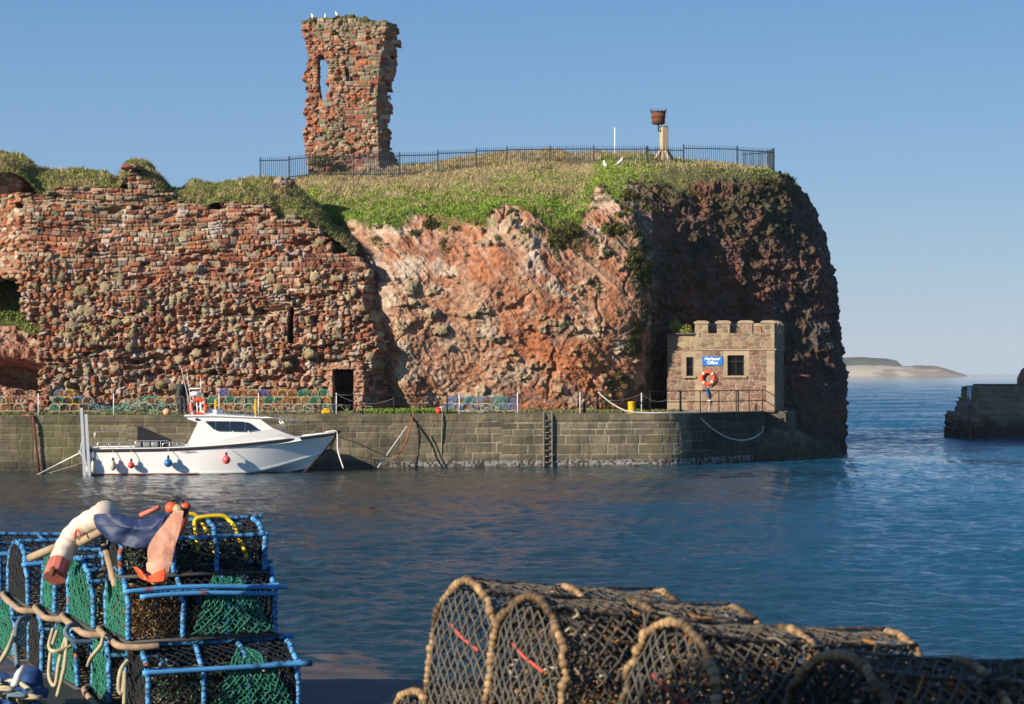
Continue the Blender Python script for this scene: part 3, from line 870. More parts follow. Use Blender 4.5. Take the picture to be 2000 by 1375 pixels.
noisy_net('rock_outcrop', [[(u, v + dv, Y + dy) for v, Y in rows] for u, dv, dy in ((-430, 4, 0), (-300, -6, -.3), (-180, 6, .2), (-80, 0, -.4), (-30, -6, 0), (20, 0, .1), (60, 6, .3), (100, 8, .8), (140, 8, 1.4))], 420, 220, outcrop_col, .26, M_CLIFF, 410,
          'layered red rock with a dark hollow under the left end of the castle wall')
P1, n1 = noisy_net('bank', [[(u, 660, 105), (u, 620, 106), (u, 585, 107), (u, 540, 109), (u, 500, 112)] for u in (-260, -80, -20, 30, 90)], 60, 60,
          lambda P, n: np.ones(P.shape) * np.array((.10, .13, .04)), .1, M_TURF, 420, 'grass bank seen through the gap at the far left')

# ------------------------------------------------------------------ turf on top of the great wall
def wall_top():
    pts = [(-430, 330, 306), (-300, 318, 296), (-180, 326, 304), (-90, 330, 300), (-30, 330, 308), (10, 332, 305), (45, 345, 312), (75, 372, 334), (110, 366, 340), (160, 362, 337), (205, 362, 340), (232, 366, 356), (246, 352, 322), (268, 350, 318), (292, 360, 328), (315, 370, 350), (340, 384, 374),
           (380, 392, 356), (430, 394, 362), (480, 396, 356), (520, 404, 353), (550, 424, 356), (585, 424, 372), (612, 436, 398), (640, 452, 430), (690, 496, 470)]
    net = []
    for u, vf, vc in pts:
        net.append([(u, vf + 6, 101.9), (u, vf + (vc - vf) * .45, 102.9), (u, vc, 104.4), (u, vc + 3, 106), (u, vc + 40, 109), (u, vc + 120, 112)])
    G = net_surface(net, 640, 110); n = surf_normals(G)
    if np.mean(n[..., 2]) < 0: n = -n
    x, y, z = G[..., 0], G[..., 1], G[..., 2]
    d = .22 * fbm(x / 1.0, y / 1.0, z / 1.0, 4, 501) + .16 * np.abs(fbm(x * 2, y * 2, z * 2, 3, 503))
    P = G + n * d[..., None]
    C = mix((.15, .17, .05), (.22, .17, .09), sstep(-.2, .3, fbm(x / .9, y / .9, z / .9, 3, 505)))
    o = raw_mesh('turf', P.reshape(-1, 3), grid_faces(640, 110), M_TURF, None, True, C.reshape(-1, 3))
    tag(o, 'turf mounds along the top of the ruined wall', None, None, 'structure')
    rg = np.random.RandomState(5)
    i = rg.randint(0, 640, 46000); j = rg.randint(2, 62, 46000)
    p = P[i, j]; nn = n[i, j]
    s = fbm(p[:, 0] / 1.1, p[:, 1] / 1.1, p[:, 2], 3, 507)
    c = mix((.19, .235, .05), (.44, .35, .18), sstep(-.25, .35, s + rg.normal(0, .25, len(i)))) * (.65 + .6 * rg.uniform(0, 1, (len(i), 1)))
    a = blades(p, nn, rg.uniform(.05, .36, len(i)) * (.4 + 1.0 * np.clip(s + .5, 0, 1)), rg.uniform(.02, .05, len(i)), c, 8, 1.4)
    k = rg.randint(0, 60, 5000); l = rg.randint(0, 60, 5000)
    b = blades(P1[k, l], n1[k, l], rg.uniform(.1, .3, 5000), rg.uniform(.05, .1, 5000), mix((.10, .17, .03), (.22, .24, .06), rg.uniform(0, 1, 5000)), 9, 1)
    grass_object('wall_grass', [a, b], 'tufted grass along the top of the ruined castle wall')
wall_top()

def build_stump():
    Y = 103.9
    out = wpoly([(536, 398), (538, 372), (534, 366), (540, 352), (548, 347), (562, 347), (567, 356), (564, 366), (569, 372), (568, 410), (536, 410)], Y)
    def pat(X, Z):
        e, s, cx, cz = voro(X + .04 * fbm(X * 3, Z * 3, 1, 2, 651), Z, .26, .15, 65, .8)
        D = np.sqrt(np.clip(e / .06, 0, 1)) * (.3 + rnd(s, 1)) * .12
        return D, pick([PALE, TAN, PINK, GREY], [1, 1, .7, .5], rnd(s, 2)) * (.7 + .5 * rnd(s, 3))[..., None], cx, cz
    t = empty('wall_stump', (0, 0, 0), 0, 'small stump of pale stones standing in the turf above the right half of the wall', 'ruined wall')
    masonry('masonry', WX(530, Y), WX(574, Y), WZ(412, Y), WZ(340, Y), .036, pat, lambda cx, cz, X, Z: inside(cx, cz, out), lambda X, Z: Y + .5 * np.maximum(0, X - WX(555, Y)), 1.0, M_STONE, t, K=5, seed=57)
build_stump()

# ------------------------------------------------------------------ ruined tower on the headland
TY = 118.0
def build_tower():
    out = wpoly([(590, 40), (610, 36), (635, 36), (655, 31), (690, 29), (697, 35), (713, 35), (718, 42), (740, 44), (772, 46), (774, 62), (772, 84), (768, 100), (768, 130), (762, 150), (756, 175), (757, 195), (762, 205),
        (760, 215), (754, 225), (754, 245), (757, 262), (755, 280), (764, 296), (772, 310), (768, 335), (750, 362), (605, 362), (602, 340), (597, 310), (594, 280), (595, 240), (594, 200), (597, 190), (595, 165), (590, 152), (592, 140), (600, 128), (603, 105), (600, 90), (594, 70), (588, 55)], TY)
    hole = wpoly([(621, 108), (631, 106), (637, 118), (640, 150), (639, 180), (632, 198), (626, 194), (619, 165), (619, 130)], TY)
    nich = wpoly([(675, 134), (680, 134), (682, 158), (677, 158)], TY)
    def pat(X, Z):
        wx = X + .05 * fbm(X * 2.2, Z * 2.2, 1, 3, 601); wz = Z + .10 * fbm(X * .5, Z * .5, 5, 2, 603) + .03 * fbm(X * 3, Z * 3, 2, 2, 605)
        e1, s1, cx1, cz1 = courses(wx, wz, (.16, .31), (.22, .72), 61)
        e2, s2, cx2, cz2 = voro(wx, wz, .32, .17, 63, .8)
        rub = fbm(X / 1.3, Z / 1.1, 9, 3, 607) > .12
        rub |= X < WX(618, TY) + .3 * fbm(Z, 1, 1, 2, 608)
        e = np.where(rub, e2 * .8, e1); s = np.where(rub, s2 + 500000, s1); cx = np.where(rub, cx2, cx1); cz = np.where(rub, cz2, cz1)
        r1, r2, r3 = rnd(s, 1), rnd(s, 2), rnd(s, 3)
        D = np.sqrt(np.clip(e / .06, 0, 1)) * (.3 + r1) * np.where(rub, .16, .10)
        D = np.where(r3 < .09, -.1, D) + .12 * fbm(X / 1.2, Z / 1.2, 3, 3, 611) + .02 * fbm(X * 5, Z * 5, 3, 2, 613)
        D = np.where(inside(X, Z, nich), -.5, D)
        zone = fbm(X / 1.5, Z / 1.2, 4, 3, 621) + .55 * sstep(WZ(110, TY), WZ(50, TY), Z) + .25 * sstep(WX(680, TY), WX(740, TY), X)
        C = pick([RED, ORA, MAR, PINK, TAN, GREY, OLV, OLV], [.7, .55, .45, .4, .5, .7, .7, .5], np.clip(r2 + .45 * zone - .05, 0, .999)) * (.7 + .5 * rnd(s, 5))[..., None]
        C = np.where(rub[..., None] & (X < WX(640, TY))[..., None], pick([RED, ORA, PINK, MAR, OLV], [1, 1, .7, .6, .4], r2) * (.8 + .4 * r1)[..., None], C)
        C = mix(np.array(MORT) * .85, C, sstep(.005, .022, e))
        moss = sstep(.05, .3, fbm(X, Z * 1.2, 4, 3, 631) + 1.3 * sstep(WZ(66, TY), WZ(34, TY), Z) - .9) 
        C = mix(C, (.10, .10, .04), moss * .85)
        rg = np.random.RandomState(12)
        sp = [(WX(rg.uniform(600, 765), TY), WZ(rg.uniform(40, 75), TY), rg.uniform(.08, .16), .1) for k in range(22)] + [(WX(rg.uniform(605, 760), TY), WZ(rg.uniform(250, 340), TY), rg.uniform(.08, .2), .12) for k in range(20)]
        D, C = lumps(X, Z, D, C, sp, 641, (.16, .145, .075))
        return D, C, cx, cz
    def yf(X, Z):
        r = np.interp(Z, [WZ(v, TY) for v in (340, 300, 200, 130, 40)], [WX(u, TY) for u in (742, 740, 735, 742, 757)])
        return TY + 1.3 * np.maximum(0, X - r) - .05 * (X - WX(680, TY))
    t = empty('ruined_tower', (0, 0, 0), 0, 'tall broken red stone tower fragment with a see-through window slit on the headland', 'ruined tower')
    masonry('masonry', WX(582, TY), WX(782, TY), WZ(362, TY), WZ(24, TY), .036, pat, lambda cx, cz, X, Z: inside(.6 * cx + .4 * X, .6 * cz + .4 * Z, out) & ~inside(.3 * cx + .7 * X, .3 * cz + .7 * Z, hole), yf, 1.5, M_STONE, t, back=True, K=6, seed=27)
    rg = np.random.RandomState(9)
    k = 900
    p = np.stack([WX(rg.uniform(596, 770, k), TY), TY + rg.uniform(0, 1.3, k), np.zeros(k)], 1)
    p[:, 2] = np.interp(p[:, 0], [WX(u, TY) for u in (590, 640, 660, 692, 715, 772)], [WZ(v, TY) for v in (40, 37, 32, 31, 37, 47)]) - .04
    v, q, tt, c = blades(p, np.tile((0, 0, 1.), (k, 1)), rg.uniform(.06, .2, k), rg.uniform(.04, .09, k), mix((.08, .10, .03), (.20, .17, .07), rg.uniform(0, 1, k)), 4, 1.2)
    o = raw_mesh('top_grass', v, [q, tt], M_BLADE, t, False, c); o['kind'] = 'stuff'
build_tower()
# ------------------------------------------------------------------ far quay: wall, ground, edge line
def quay_line():
    a = np.array([WX(-220, 90.1), 90.1]); b = np.array([WX(1318, 96.55), 96.55]); c = np.array([WX(1492, 102.4), 102.4])
    d1 = (b - a) / np.linalg.norm(b - a); d2 = (c - b) / np.linalg.norm(c - b)
    t = 1.15
    p, q = b - d1 * t, b + d2 * t
    arc = [(1 - s) ** 2 * p + 2 * s * (1 - s) * b + s * s * q for s in np.linspace(0, 1, 14)]
    e = np.array([c[0] + 0.7, c[1] + 5.5])
    e0 = c - d2 * .25; e1 = c + (e - c) / np.linalg.norm(e - c) * .25
    arc2 = [(1 - s) ** 2 * e0 + 2 * s * (1 - s) * c + s * s * e1 for s in np.linspace(0, 1, 8)]
    return np.array([a] + arc + arc2 + [e])
QL = quay_line()
QS = np.concatenate([[0], np.cumsum(np.linalg.norm(np.diff(QL, axis=0), axis=1))])
def qpt(s):
    return np.stack([np.interp(s, QS, QL[:, 0]), np.interp(s, QS, QL[:, 1])], -1)
def qnorm(s):
    d = qpt(np.asarray(s) + .06) - qpt(np.asarray(s) - .06)
    d /= np.maximum(np.linalg.norm(d, axis=-1, keepdims=True), 1e-9)
    return np.stack([d[..., 1], -d[..., 0]], -1)
def edge(u, inset=0.3, z=QZ):
    """point on the quay edge seen at column u, moved back from the edge"""
    ss = np.linspace(0, QS[-1], 3000); p = qpt(ss)
    uu = 1000 + F * p[:, 0] / p[:, 1]
    i = int(np.argmin(np.abs(uu - u)))
    n = qnorm(ss[i])
    q = p[i] - n * inset
    # keep the column after moving back
    return np.array([WX(u, q[1]), q[1], z])
def build_quay():
    ns, nz = 1750, 112
    s = np.linspace(0, QS[-1] - .01, ns); z = np.linspace(-.45, QZ, nz)
    S, Z = np.meshgrid(s, z, indexing='ij')
    base = qpt(S); n = qnorm(S)
    u = 1000 + F * base[..., 0] / base[..., 1]
    Zw = Z + .02 * fbm(S * .4, Z, 1, 2, 701)
    e1, s1, cx, cz = courses(S + .25 * np.floor(S / 3.1) * 0, Zw + .10 * np.round(1.4 * noise3(S / 4.3, 0, 0, 77)), (.22, .48), (.38, 1.5), 71, -2, 4, -3, 60)
    right = sstep(1010, 1090, u + 8 * np.sin(Z * 3))
    r1, r2 = rnd(s1, 1), rnd(s1, 2)
    cope = sstep(QZ - .33, QZ - .31, Z)
    e = np.where(Z > QZ - .32, np.minimum(np.abs(((S + .3) % 1.3) - .0), QZ - .32 + 9), e1)
    D = .03 * np.clip(e / .035, 0, 1) * (.4 + .6 * r1) + .018 * fbm(S * 3, Z * 3, 4, 3, 705) + .03 * cope + .05 * fbm(S * .5, Z * .6, 1, 2, 707)
    C = mix((.14, .118, .076), (.245, .205, .13), r2)
    C = mix(C, (.20, .17, .10), (r1 > .8) * .6)
    C *= (.8 + .4 * rnd(s1, 4))[..., None]
    C = mix(C, (.085, .075, .05), sstep(.05, .4, fbm(S * .7, Z * 1.6, 3, 4, 709)) * .6 * (1 - .5 * right))
    C = mix(C, (.13, .13, .045), (1 - sstep(60, 320, u)) * sstep(0, .3, fbm(S * .8, Z * .8, 2, 3, 711)) * .6)
    mt = (1 - sstep(.008, .026, e)) * np.clip(.25 + .75 * sstep(760, 1060, u) * (.5 + .5 * r1) + .3 * (rnd(s1, 9) > .75), 0, 1) * (1 - .6 * cope)
    C = mix(C, (.50, .45, .34), mt * (.5 + .6 * sstep(-.3, .3, fbm(S * 1.2, Z * 2, 8, 2, 713))))
    streak = sstep(.1, .5, fbm(S * 2.5, Z * .25, 8, 3, 715))
    C = mix(C, (.05, .045, .032), streak * .35)
    C = C * (1 - .62 * sstep(1338, 1352, u + 5 * np.sin(Z * 4)))[..., None]       # shade of the turned seaward end, painted into the stone colour
    wet = 1 - sstep(.25, .55, Z + .12 * fbm(S * 1.5, 0, 0, 2, 717))
    C = mix(C, (.05, .046, .036), wet * .75)
    barn = (1 - sstep(.06, .22, np.abs(Z - .17))) * sstep(.05, .35, fbm(S * 9, Z * 9, 1, 3, 719) + .22) * sstep(690, 830, u)
    C = mix(C, (.36, .35, .33), barn * .8)
    D += .02 * barn
    V = np.stack([base[..., 0] + n[..., 0] * D, base[..., 1] + n[..., 1] * D, Z], -1)
    m = mat('quay_stone', attr=True, rough=.85, var=.32, vscale=7, bump=.5, bscale=22, spec=.3, bdist=.02)
    t = empty('quay_wall', (0, 0, 0), 0, 'long dark stone harbour wall of squared blocks rising from the water', 'quay wall')
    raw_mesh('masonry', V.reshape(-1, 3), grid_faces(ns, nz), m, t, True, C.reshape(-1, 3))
    # coping: the strip of edge stones, butted against the top row
    w = np.array([0, .03, .25, .5, .75]); ds = [.03, .03, .0, 0, 0]; zz = [0, .012, .014, .012, .012]
    sc = np.linspace(0, QS[-1] - .01, 900)
    b = qpt(sc); nn = qnorm(sc); G = []
    for wi, di, zi in zip(w, ds, zz):
        q = b + nn * (di - wi)[None] if False else b + nn * (di - wi)
        G.append(np.stack([q[:, 0], q[:, 1], np.full(len(sc), QZ + zi - (0 if wi else 0)) + .008 * fbm(sc * 1.2, wi, 0, 2, 721)], -1))
    G = np.stack(G, 1)
    Cc = mix((.16, .14, .09), (.25, .22, .14), rnd((sc / 1.3).astype(int), 6))[:, None] * np.ones((1, 5, 1))
    raw_mesh('coping', G.reshape(-1, 3), grid_faces(900, 5), m, t, True, Cc.reshape(-1, 3))
    # ground behind the edge
    sg = np.linspace(0, QS[-1] - 5.0, 420); b = qpt(sg); nn = qnorm(sg)
    k = np.linspace(0, 1, 70)
    far = 109.0
    X0 = b[:, 0] - nn[:, 0] * .75; Y0 = b[:, 1] - nn[:, 1] * .75
    X = X0[:, None] * (1 + 0 * k); Y = Y0[:, None] + (far - Y0)[:, None] * k
    Z = QZ + .008 + .05 * np.clip(fbm(X / 1.3, Y / 1.3, 0, 3, 731), -.15, 1) * sstep(0, .15, k)[None]
    uu = 1000 + F * X / Y
    Cg = mix((.17, .145, .10), (.11, .105, .06), sstep(-.2, .3, fbm(X / .9, Y / .9, 0, 3, 733)))
    g = sstep(690, 730, uu) * (1 - sstep(880, 920, uu)) + .7 * sstep(1010, 1100, uu) * (1 - sstep(1330, 1350, uu)) + .6 * (1 - sstep(300, 420, uu))
    Cg = mix(Cg, (.12, .165, .035), g * sstep(-.3, .2, fbm(X / .7, Y / .7, 1, 3, 735)))
    conc = sstep(1335, 1350, uu)
    Cg = mix(Cg, (.38, .34, .27), conc * .9)
    o = raw_mesh('quay_ground', np.stack([X, Y, Z], -1).reshape(-1, 3), grid_faces(420, 70), M_TURF, None, True, Cg.reshape(-1, 3))
    tag(o, 'earth and grass top of the far quay', None, None, 'structure')
    # short grass along the quay top
    rg = np.random.RandomState(21); pts = []
    for (u0, u1, y0, y1, n_) in ((700, 885, 97.2, 103.5, 15000), (1010, 1335, 98.3, 103.6, 5200), (885, 1010, 97.6, 99, 800), (-20, 420, 93.2, 96.5, 5200), (420, 700, 95.2, 97.4, 1800)):
        yy = rg.uniform(y0, y1, n_); uu = rg.uniform(u0, u1, n_)
        p = np.stack([WX(uu, yy), yy, np.full(n_, QZ + .02)], 1)
        keep = fbm(p[:, 0] / .5, p[:, 1] / .7, 0, 3, 741) > (-.35 if u0 == 700 else .02)
        pts.append(p[keep])
    p = np.concatenate(pts); n_ = len(p)
    br = np.clip((p[:, 0] > WX(690, 100)) & (p[:, 0] < WX(890, 100)), 0, 1)
    c = mix((.15, .15, .06), (.15, .245, .03), br * .8 + .2 * rg.uniform(0, 1, n_)) * (.65 + .6 * rg.uniform(0, 1, (n_, 1)))
    grass_object('quay_grass', [blades(p, np.tile((0, 0, 1.), (n_, 1)), rg.uniform(.06, .2, n_) * (1 + .4 * br), rg.uniform(.04, .09, n_), c, 23, 1)], 'bright grass verge along the top of the quay')
build_quay()

# ------------------------------------------------------------------ plinth and rocks at the seaward end
def plinth():
    m = mat('old_concrete', (.10, .088, .07), .9, var=.5, vscale=3, bump=.6, bscale=14, bdist=.03)
    b = MB(); a = R(-14)
    b.box((WX(1503, 105.6), 105.6, 1.7), (2.4, 3.6, 1.62), a, bev=.1)
    b.box((WX(1536, 106.2), 106.2, 1.2), (.5, 2.6, 1.5), a, bev=.06)
    tag(b.build('plinth', m), 'weathered concrete plinth under the seaward corner of the harbour office', 'plinth')
plinth()
def shore_col(P, n):
    x, y, z = P[..., 0], P[..., 1], P[..., 2]
    C = mix((.10, .08, .065), (.2, .15, .12), sstep(-.2, .3, fbm(x / .6, y / .6, z / .6, 3, 751)))
    C = mix(C, (.045, .05, .025), (1 - sstep(.4, 1.2, z)) * .85)
    return mix(C, (.10, .11, .045), sstep(.1, .4, fbm(x / .5, y / .5, z / .5, 3, 753)) * .8)
noisy_net('shore_rocks', [[(u, v0, Y0), (u, (v0 + v1) / 2 + 6, Y0 + .5), (u, v1, Y0 + 1.6), (u, v1 - 10, Y0 + 4)] for u, v0, v1, Y0 in ((1478, 922, 852, 101.0), (1508, 920, 842, 101.6), (1545, 917, 846, 102.4), (1585, 912, 862, 104), (1625, 905, 868, 106.5), (1650, 900, 900, 109))],
          190, 90, shore_col, .2, M_CLIFF, 760, 'dark weedy rocks at the foot of the headland')

# ------------------------------------------------------------------ harbour office
def build_office():
    t = empty('harbour_office', (WX(1358, 104.6), 104.6, 2.55), R(-14), 'small castellated stone harbour office at the end of the quay', 'office building')
    ms = mat('office_masonry', attr=True, rough=.9, var=.25, vscale=12, bump=.35, bscale=30, spec=.2, bdist=.015)
    dress = mat('dressed_sandstone', (.36, .28, .185), .88, var=.3, vscale=6, bump=.25, bscale=30, spec=.2, bdist=.01)
    SAND = (.35, .27, .18)
    def pattern(seed, quoin=(), open_=(), x_off=0):
        def f(X, Z):
            wx = X + .05 * fbm(X * 2.5, Z * 2.5, seed, 2, seed); wz = Z + .03 * fbm(X * 2.5, Z * 2.5, seed + 4, 2, seed + 1)
            e, s, cx, cz = voro(wx, wz, .33, .215, seed, .75)
            r1, r2 = rnd(s, 1), rnd(s, 2)
            up = sstep(2.5, 3.3, Z)
            C = pick([(.22, .125, .096), (.27, .165, .12), (.25, .19, .135), (.31, .235, .155), (.36, .28, .17)], [1, .9, .6, .4, .25], np.clip(r2 * .8 + .32 * up, 0, .999)) * (.66 + .36 * r1)[..., None]
            lip = sstep(.006, .020, e)
            C = mix((.40, .315, .215), C, lip)
            D = .022 * np.clip(e / .04, 0, 1) + .01 * r1
            for (a, b, c, d) in quoin:
                m = (X > a) & (X < b) & (Z > c) & (Z < d)
                row = np.floor((Z - c) / .32).astype(int)
                cc = np.array(SAND) * (.8 + .35 * rnd(row, seed + 3))[..., None]
                jt = (((Z - c) % .32) < .014)
                cc = np.where(jt[..., None], np.array((.28, .22, .15)), cc)
                C = np.where(m[..., None], cc, C); D = np.where(m, .03, D)
            return D, C, X, Z
        return f
    rect = lambda X, Z, r: (X > r[0]) & (X < r[1]) & (Z > r[2]) & (Z < r[3])
    L, DEP = 4.02, 3.9
    win = (1.64, 2.46, 1.72, 2.75)
    nar = (-.46, -.12, 1.70, 2.66)
    q = [(L - .42, L + .1, 0, 3.0), (-.02, .36, 0, 3.0), (win[0] - .22, win[1] + .3, win[2] - .0, win[3] + .26), (1.86, 2.34, 3.12, 3.46)]
    flat = lambda y: (lambda X, Z: y + 0 * X)
    masonry('front_wall', 0, L, -.1, 3.0, .03, pattern(801, q), lambda cx, cz, X, Z: ~rect(X, Z, win), flat(0), .28, ms, t, K=3, rough=.004)
    masonry('annex_wall', -1.45, -.003, -.1, 3.82, .03, pattern(811, [(nar[0] - .24, nar[1] + .12, nar[2], nar[3] + .3), (-1.45, -.4, -.1, .48)]), lambda cx, cz, X, Z: ~rect(X, Z, nar), flat(.06), .28, ms, t, K=3, rough=.004)
    mer = [(0, .64), (1.08, 1.76), (2.22, 2.9), (3.38, L)]
    def crenel(cx, cz, X, Z):
        k = Z < 3.86
        for a, b in mer: k |= (X >= a) & (X <= b)
        return k
    qp = [(L - .2, L + .1, 3.0, 4.4), (0, .2, 3, 4.4)]
    masonry('parapet', 0, L, 3.09, 4.36, .03, pattern(821, qp), crenel, flat(-.04), .34, ms, t, K=3, back=True, rough=.004)
    rmer = [(.0, .62), (1.12, 1.76), (2.28, 2.92), (3.40, L)]
    def rear_crenel(cx, cz, X, Z):
        k = Z < 3.86
        for a, b in rmer: k |= (X >= a) & (X <= b)
        return k
    o = masonry('rear_parapet', 0, L, 3.3, 4.30, .04, pattern(831), rear_crenel, flat(DEP - .4), .34, ms, t, K=2, rough=.004)
    side = masonry('side_wall', 0, DEP, -.1, 3.0, .04, pattern(841, [(0, .35, 0, 3)]), lambda cx, cz, X, Z: X > -1, flat(0), .2, ms, t, K=2, rough=.004)
    side.rotation_euler = (0, 0, R(90)); side.location = (L, 0, 0)
    def cren2(cx, cz, X, Z):
        k = Z < 3.86
        for a, b in ((0, .5), (.95, 1.5), (1.95, 2.5), (2.95, DEP)): k |= (X >= a) & (X <= b)
        return k
    sp = masonry('side_parapet', 0, DEP, 3.09, 4.36, .04, pattern(851), cren2, flat(-.04), .34, ms, t, K=3, back=True, rough=.004)
    sp.rotation_euler = (0, 0, R(90)); sp.location = (L, 0, 0)
    sl = masonry('side_parapet', 0, DEP, 3.09, 4.30, .05, pattern(861), cren2, flat(0), .3, ms, t, K=2, back=True, rough=.004)
    sl.rotation_euler = (0, 0, R(-90)); sl.location = (0, DEP, 0)
    def cap(cx, cy, w, d, z, par, nm='merlon_cap'):
        b = MB(); a, e = w / 2, d / 2
        V = [(-a, -e, 0), (a, -e, 0), (a, e, 0), (-a, e, 0), (-a, -e, .09), (a, -e, .09), (a, e, .09), (-a, e, .09), (-a * .6, -e * .6, .16), (a * .6, -e * .6, .16), (a * .6, e * .6, .16), (-a * .6, e * .6, .16)]
        f = [(3, 2, 1, 0)] + [(i, (i + 1) % 4, 4 + (i + 1) % 4, 4 + i) for i in range(4)] + [(4 + i, 4 + (i + 1) % 4, 8 + (i + 1) % 4, 8 + i) for i in range(4)] + [(8, 9, 10, 11)]
        b.add(np.array(V) + np.array((cx, cy, z)), f)
        return b.build(nm, dress, par)
    for a, b in mer: cap((a + b) / 2, .13, b - a + .12, .5, 4.363, t)
    for a, b in rmer: cap((a + b) / 2, DEP - .23, b - a + .1, .46, 4.303, t)
    for a, b in ((.95, 1.5), (1.95, 2.5)): cap(L - .13, (a + b) / 2, .5, b - a + .1, 4.363, t); cap(.15, (a + b) / 2, .44, b - a + .1, 4.303, t)
    b = MB(); b.box((L / 2 + .01, -.035, 3.045), (L + .16, .12, .088), bev=.02); b.box((L + .03, DEP / 2 + .05, 3.045), (.12, DEP - .06, .086), bev=.02)
    b.build('string_course', dress, t)
    b = MB(); b.box((L / 2, DEP / 2, 3.2), (L - .7, DEP - .9, .06)); b.box((-.72, 1.9, 3.78), (1.4, 3.2, .06)); b.box((-.72, -.0, 3.86), (1.5, .3, .075), bev=.02)
    b.build('roof', mat('slate_roof', (.12, .1, .09), .8, var=.3), t)
    glass = mat('dark_window_glass', (.004, .005, .006), .12, spec=.12)
    fr = mat('dark_window_frame', (.02, .02, .022), .5)
    for nm, r, bars in (('window', win, ((.5, None), (None, .72))), ('window', nar, ((None, .5),))):
        x0, x1, z0, z1 = r
        f = MB()
        yy = .15
        for xx in (x0 + .02, x1 - .02): f.box((xx, yy, (z0 + z1) / 2), (.045, .06, z1 - z0 - .002))
        for zz in (z0 + .02, z1 - .02): f.box(((x0 + x1) / 2, yy, zz), (x1 - x0 - .09, .056, .045))
        for bx, bz in bars:
            if bx: f.box((x0 + (x1 - x0) * bx, yy, (z0 + z1) / 2), (.022, .04, z1 - z0 - .1))
            if bz: f.box(((x0 + x1) / 2, yy, z0 + (z1 - z0) * bz), (x1 - x0 - .1, .038, .025))
        w = f.build(nm, fr, t)
        g = MB(); g.box(((x0 + x1) / 2, yy + .03, (z0 + z1) / 2), (x1 - x0 - .02, .01, z1 - z0 - .02)); g.build('pane', glass, w)
        s_ = MB(); s_.box(((x0 + x1) / 2, -.02, z0 - .045), (x1 - x0 + .34, .22, .085), bev=.012); s_.build('sill', dress, w)
        bk = MB(); bk.box(((x0 + x1) / 2, .3, (z0 + z1) / 2), (x1 - x0 + .3, .02, z1 - z0 + .3)); bk.build('blind_back', fr, w)
    # things seen through the large pane stand on the inner sill
    b = MB()
    b.tube([(1.82, .19, 1.8), (1.84, .19, 1.98)], .012, 5); b.tube([(1.93, .19, 1.98), (1.93, .19, 1.8), (2.04, .19, 1.79), (2.06, .19, 1.97)], .01, 5)
    b.build('window_ornament', mat('pale_glassware', (.5, .65, .62), .2), t)
    b = MB(); b.box((.72, -.10, .44), (.15, .10, .10), bev=.01); b.tube([(.72, -.1, .42), (.72, -.1, -.1)], .014, 8)
    b.build('meter_box', mat('white_paint', (.75, .74, .7), .45, var=.1), t)
    return t
OFFICE = build_office()
OSC = 1.036
OFFICE.scale = (OSC, OSC, OSC)
def office_pt(x, y, z):
    c, s = math.cos(R(-14)), math.sin(R(-14))
    x, y, z = x * OSC, y * OSC, z * OSC
    return (WX(1358, 104.6) + x * c - y * s, 104.6 + x * s + y * c, 2.55 + z)
def text_mesh(name, body, size, m, parent, loc, rot, off=0.0, extr=.004, align='CENTER', space=1.0):
    cu = bpy.data.curves.new(name + '_font', 'FONT'); cu.body = body; cu.size = size; cu.align_x = align; cu.offset = off; cu.extrude = extr; cu.space_line = space
    o = bpy.data.objects.new(name + '_font', cu); scene.collection.objects.link(o)
    bpy.context.view_layer.update()
    me = bpy.data.meshes.new_from_object(o.evaluated_get(bpy.context.evaluated_depsgraph_get()))
    bpy.data.objects.remove(o); bpy.data.curves.remove(cu)
    me.name = name
    r = bpy.data.objects.new(name, me); scene.collection.objects.link(r)
    me.materials.clear(); me.materials.append(m)
    r.location = loc; r.rotation_euler = rot
    if parent: r.parent = parent
    return r
def build_sign():
    p = office_pt(.885, -.055, 2.475)
    t = empty('sign', p, R(-14), 'blue sign with white Harbour Office lettering on the office front', 'sign')
    b = MB(); b.box((0, 0, 0), (1.09, .035, .50), bev=.006); b.build('board', mat('sign_blue', (.008, .13, .42), .4), t)
    wht = mat('sign_white', (.85, .85, .85), .5)
    for body, z in (('Harbour', .045), ('Office', -.165)):
        text_mesh('lettering', body, .235, wht, t, (0, -.022, z), (R(90), 0, 0), .003, .003)
build_sign()
def lifebuoy(name, p, rz, Ro, ri, label, tilt=0.0, bands=4):
    t = empty(name, p, rz, label, 'lifebuoy')
    M = np.array(Matrix.Rotation(R(90) + tilt, 3, 'X'))
    b = MB(); b.torus((0, 0, 0), (Ro + ri) / 2, (Ro - ri) / 2, 40, 12, M)
    b.build('ring', mat('buoy_orange', (.80, .085, .02), .45, var=.2, vscale=6), t, True)
    w = MB(); g = MB()
    for k in range(bands):
        a0 = k * 2 * math.pi / bands + .78
        P = [((Ro + ri) / 2 * math.cos(a), (Ro + ri) / 2 * math.sin(a), 0) for a in np.linspace(a0 - .10, a0 + .10, 5)]
        w = MB(); w.tube(np.array(P) @ M.T, (Ro - ri) / 2 + .006, 12, caps=False)
        w.build('reflective_band', mat('reflective_white', (.8, .8, .78), .4), t, True)
    P = []
    for a in np.linspace(0, 2 * math.pi, 65)[:-1]:
        rr = Ro + .012 + .035 * abs(math.sin(a * bands / 2 + .78 * bands / 2))
        P.append((rr * math.cos(a), rr * math.sin(a), 0))
    g.tube(np.array(P) @ M.T, .009, 5, closed=True)
    g.build('grab_line', mat('buoy_rope', (.55, .2, .12), .8), t, True)
    return t
RB = lifebuoy('lifebuoy', office_pt(.66, -.14, 1.62), R(-14), .40, .235, 'orange lifebuoy hung on the harbour office wall below the blue sign')
b = MB(); p = np.array(office_pt(.70, -.12, 1.24))
b.tube([p + (-.1, 0, .02), p + (-.02, -.02, -.09), p + (.06, -.02, -.13), p + (.15, 0, .02)], .012, 5)
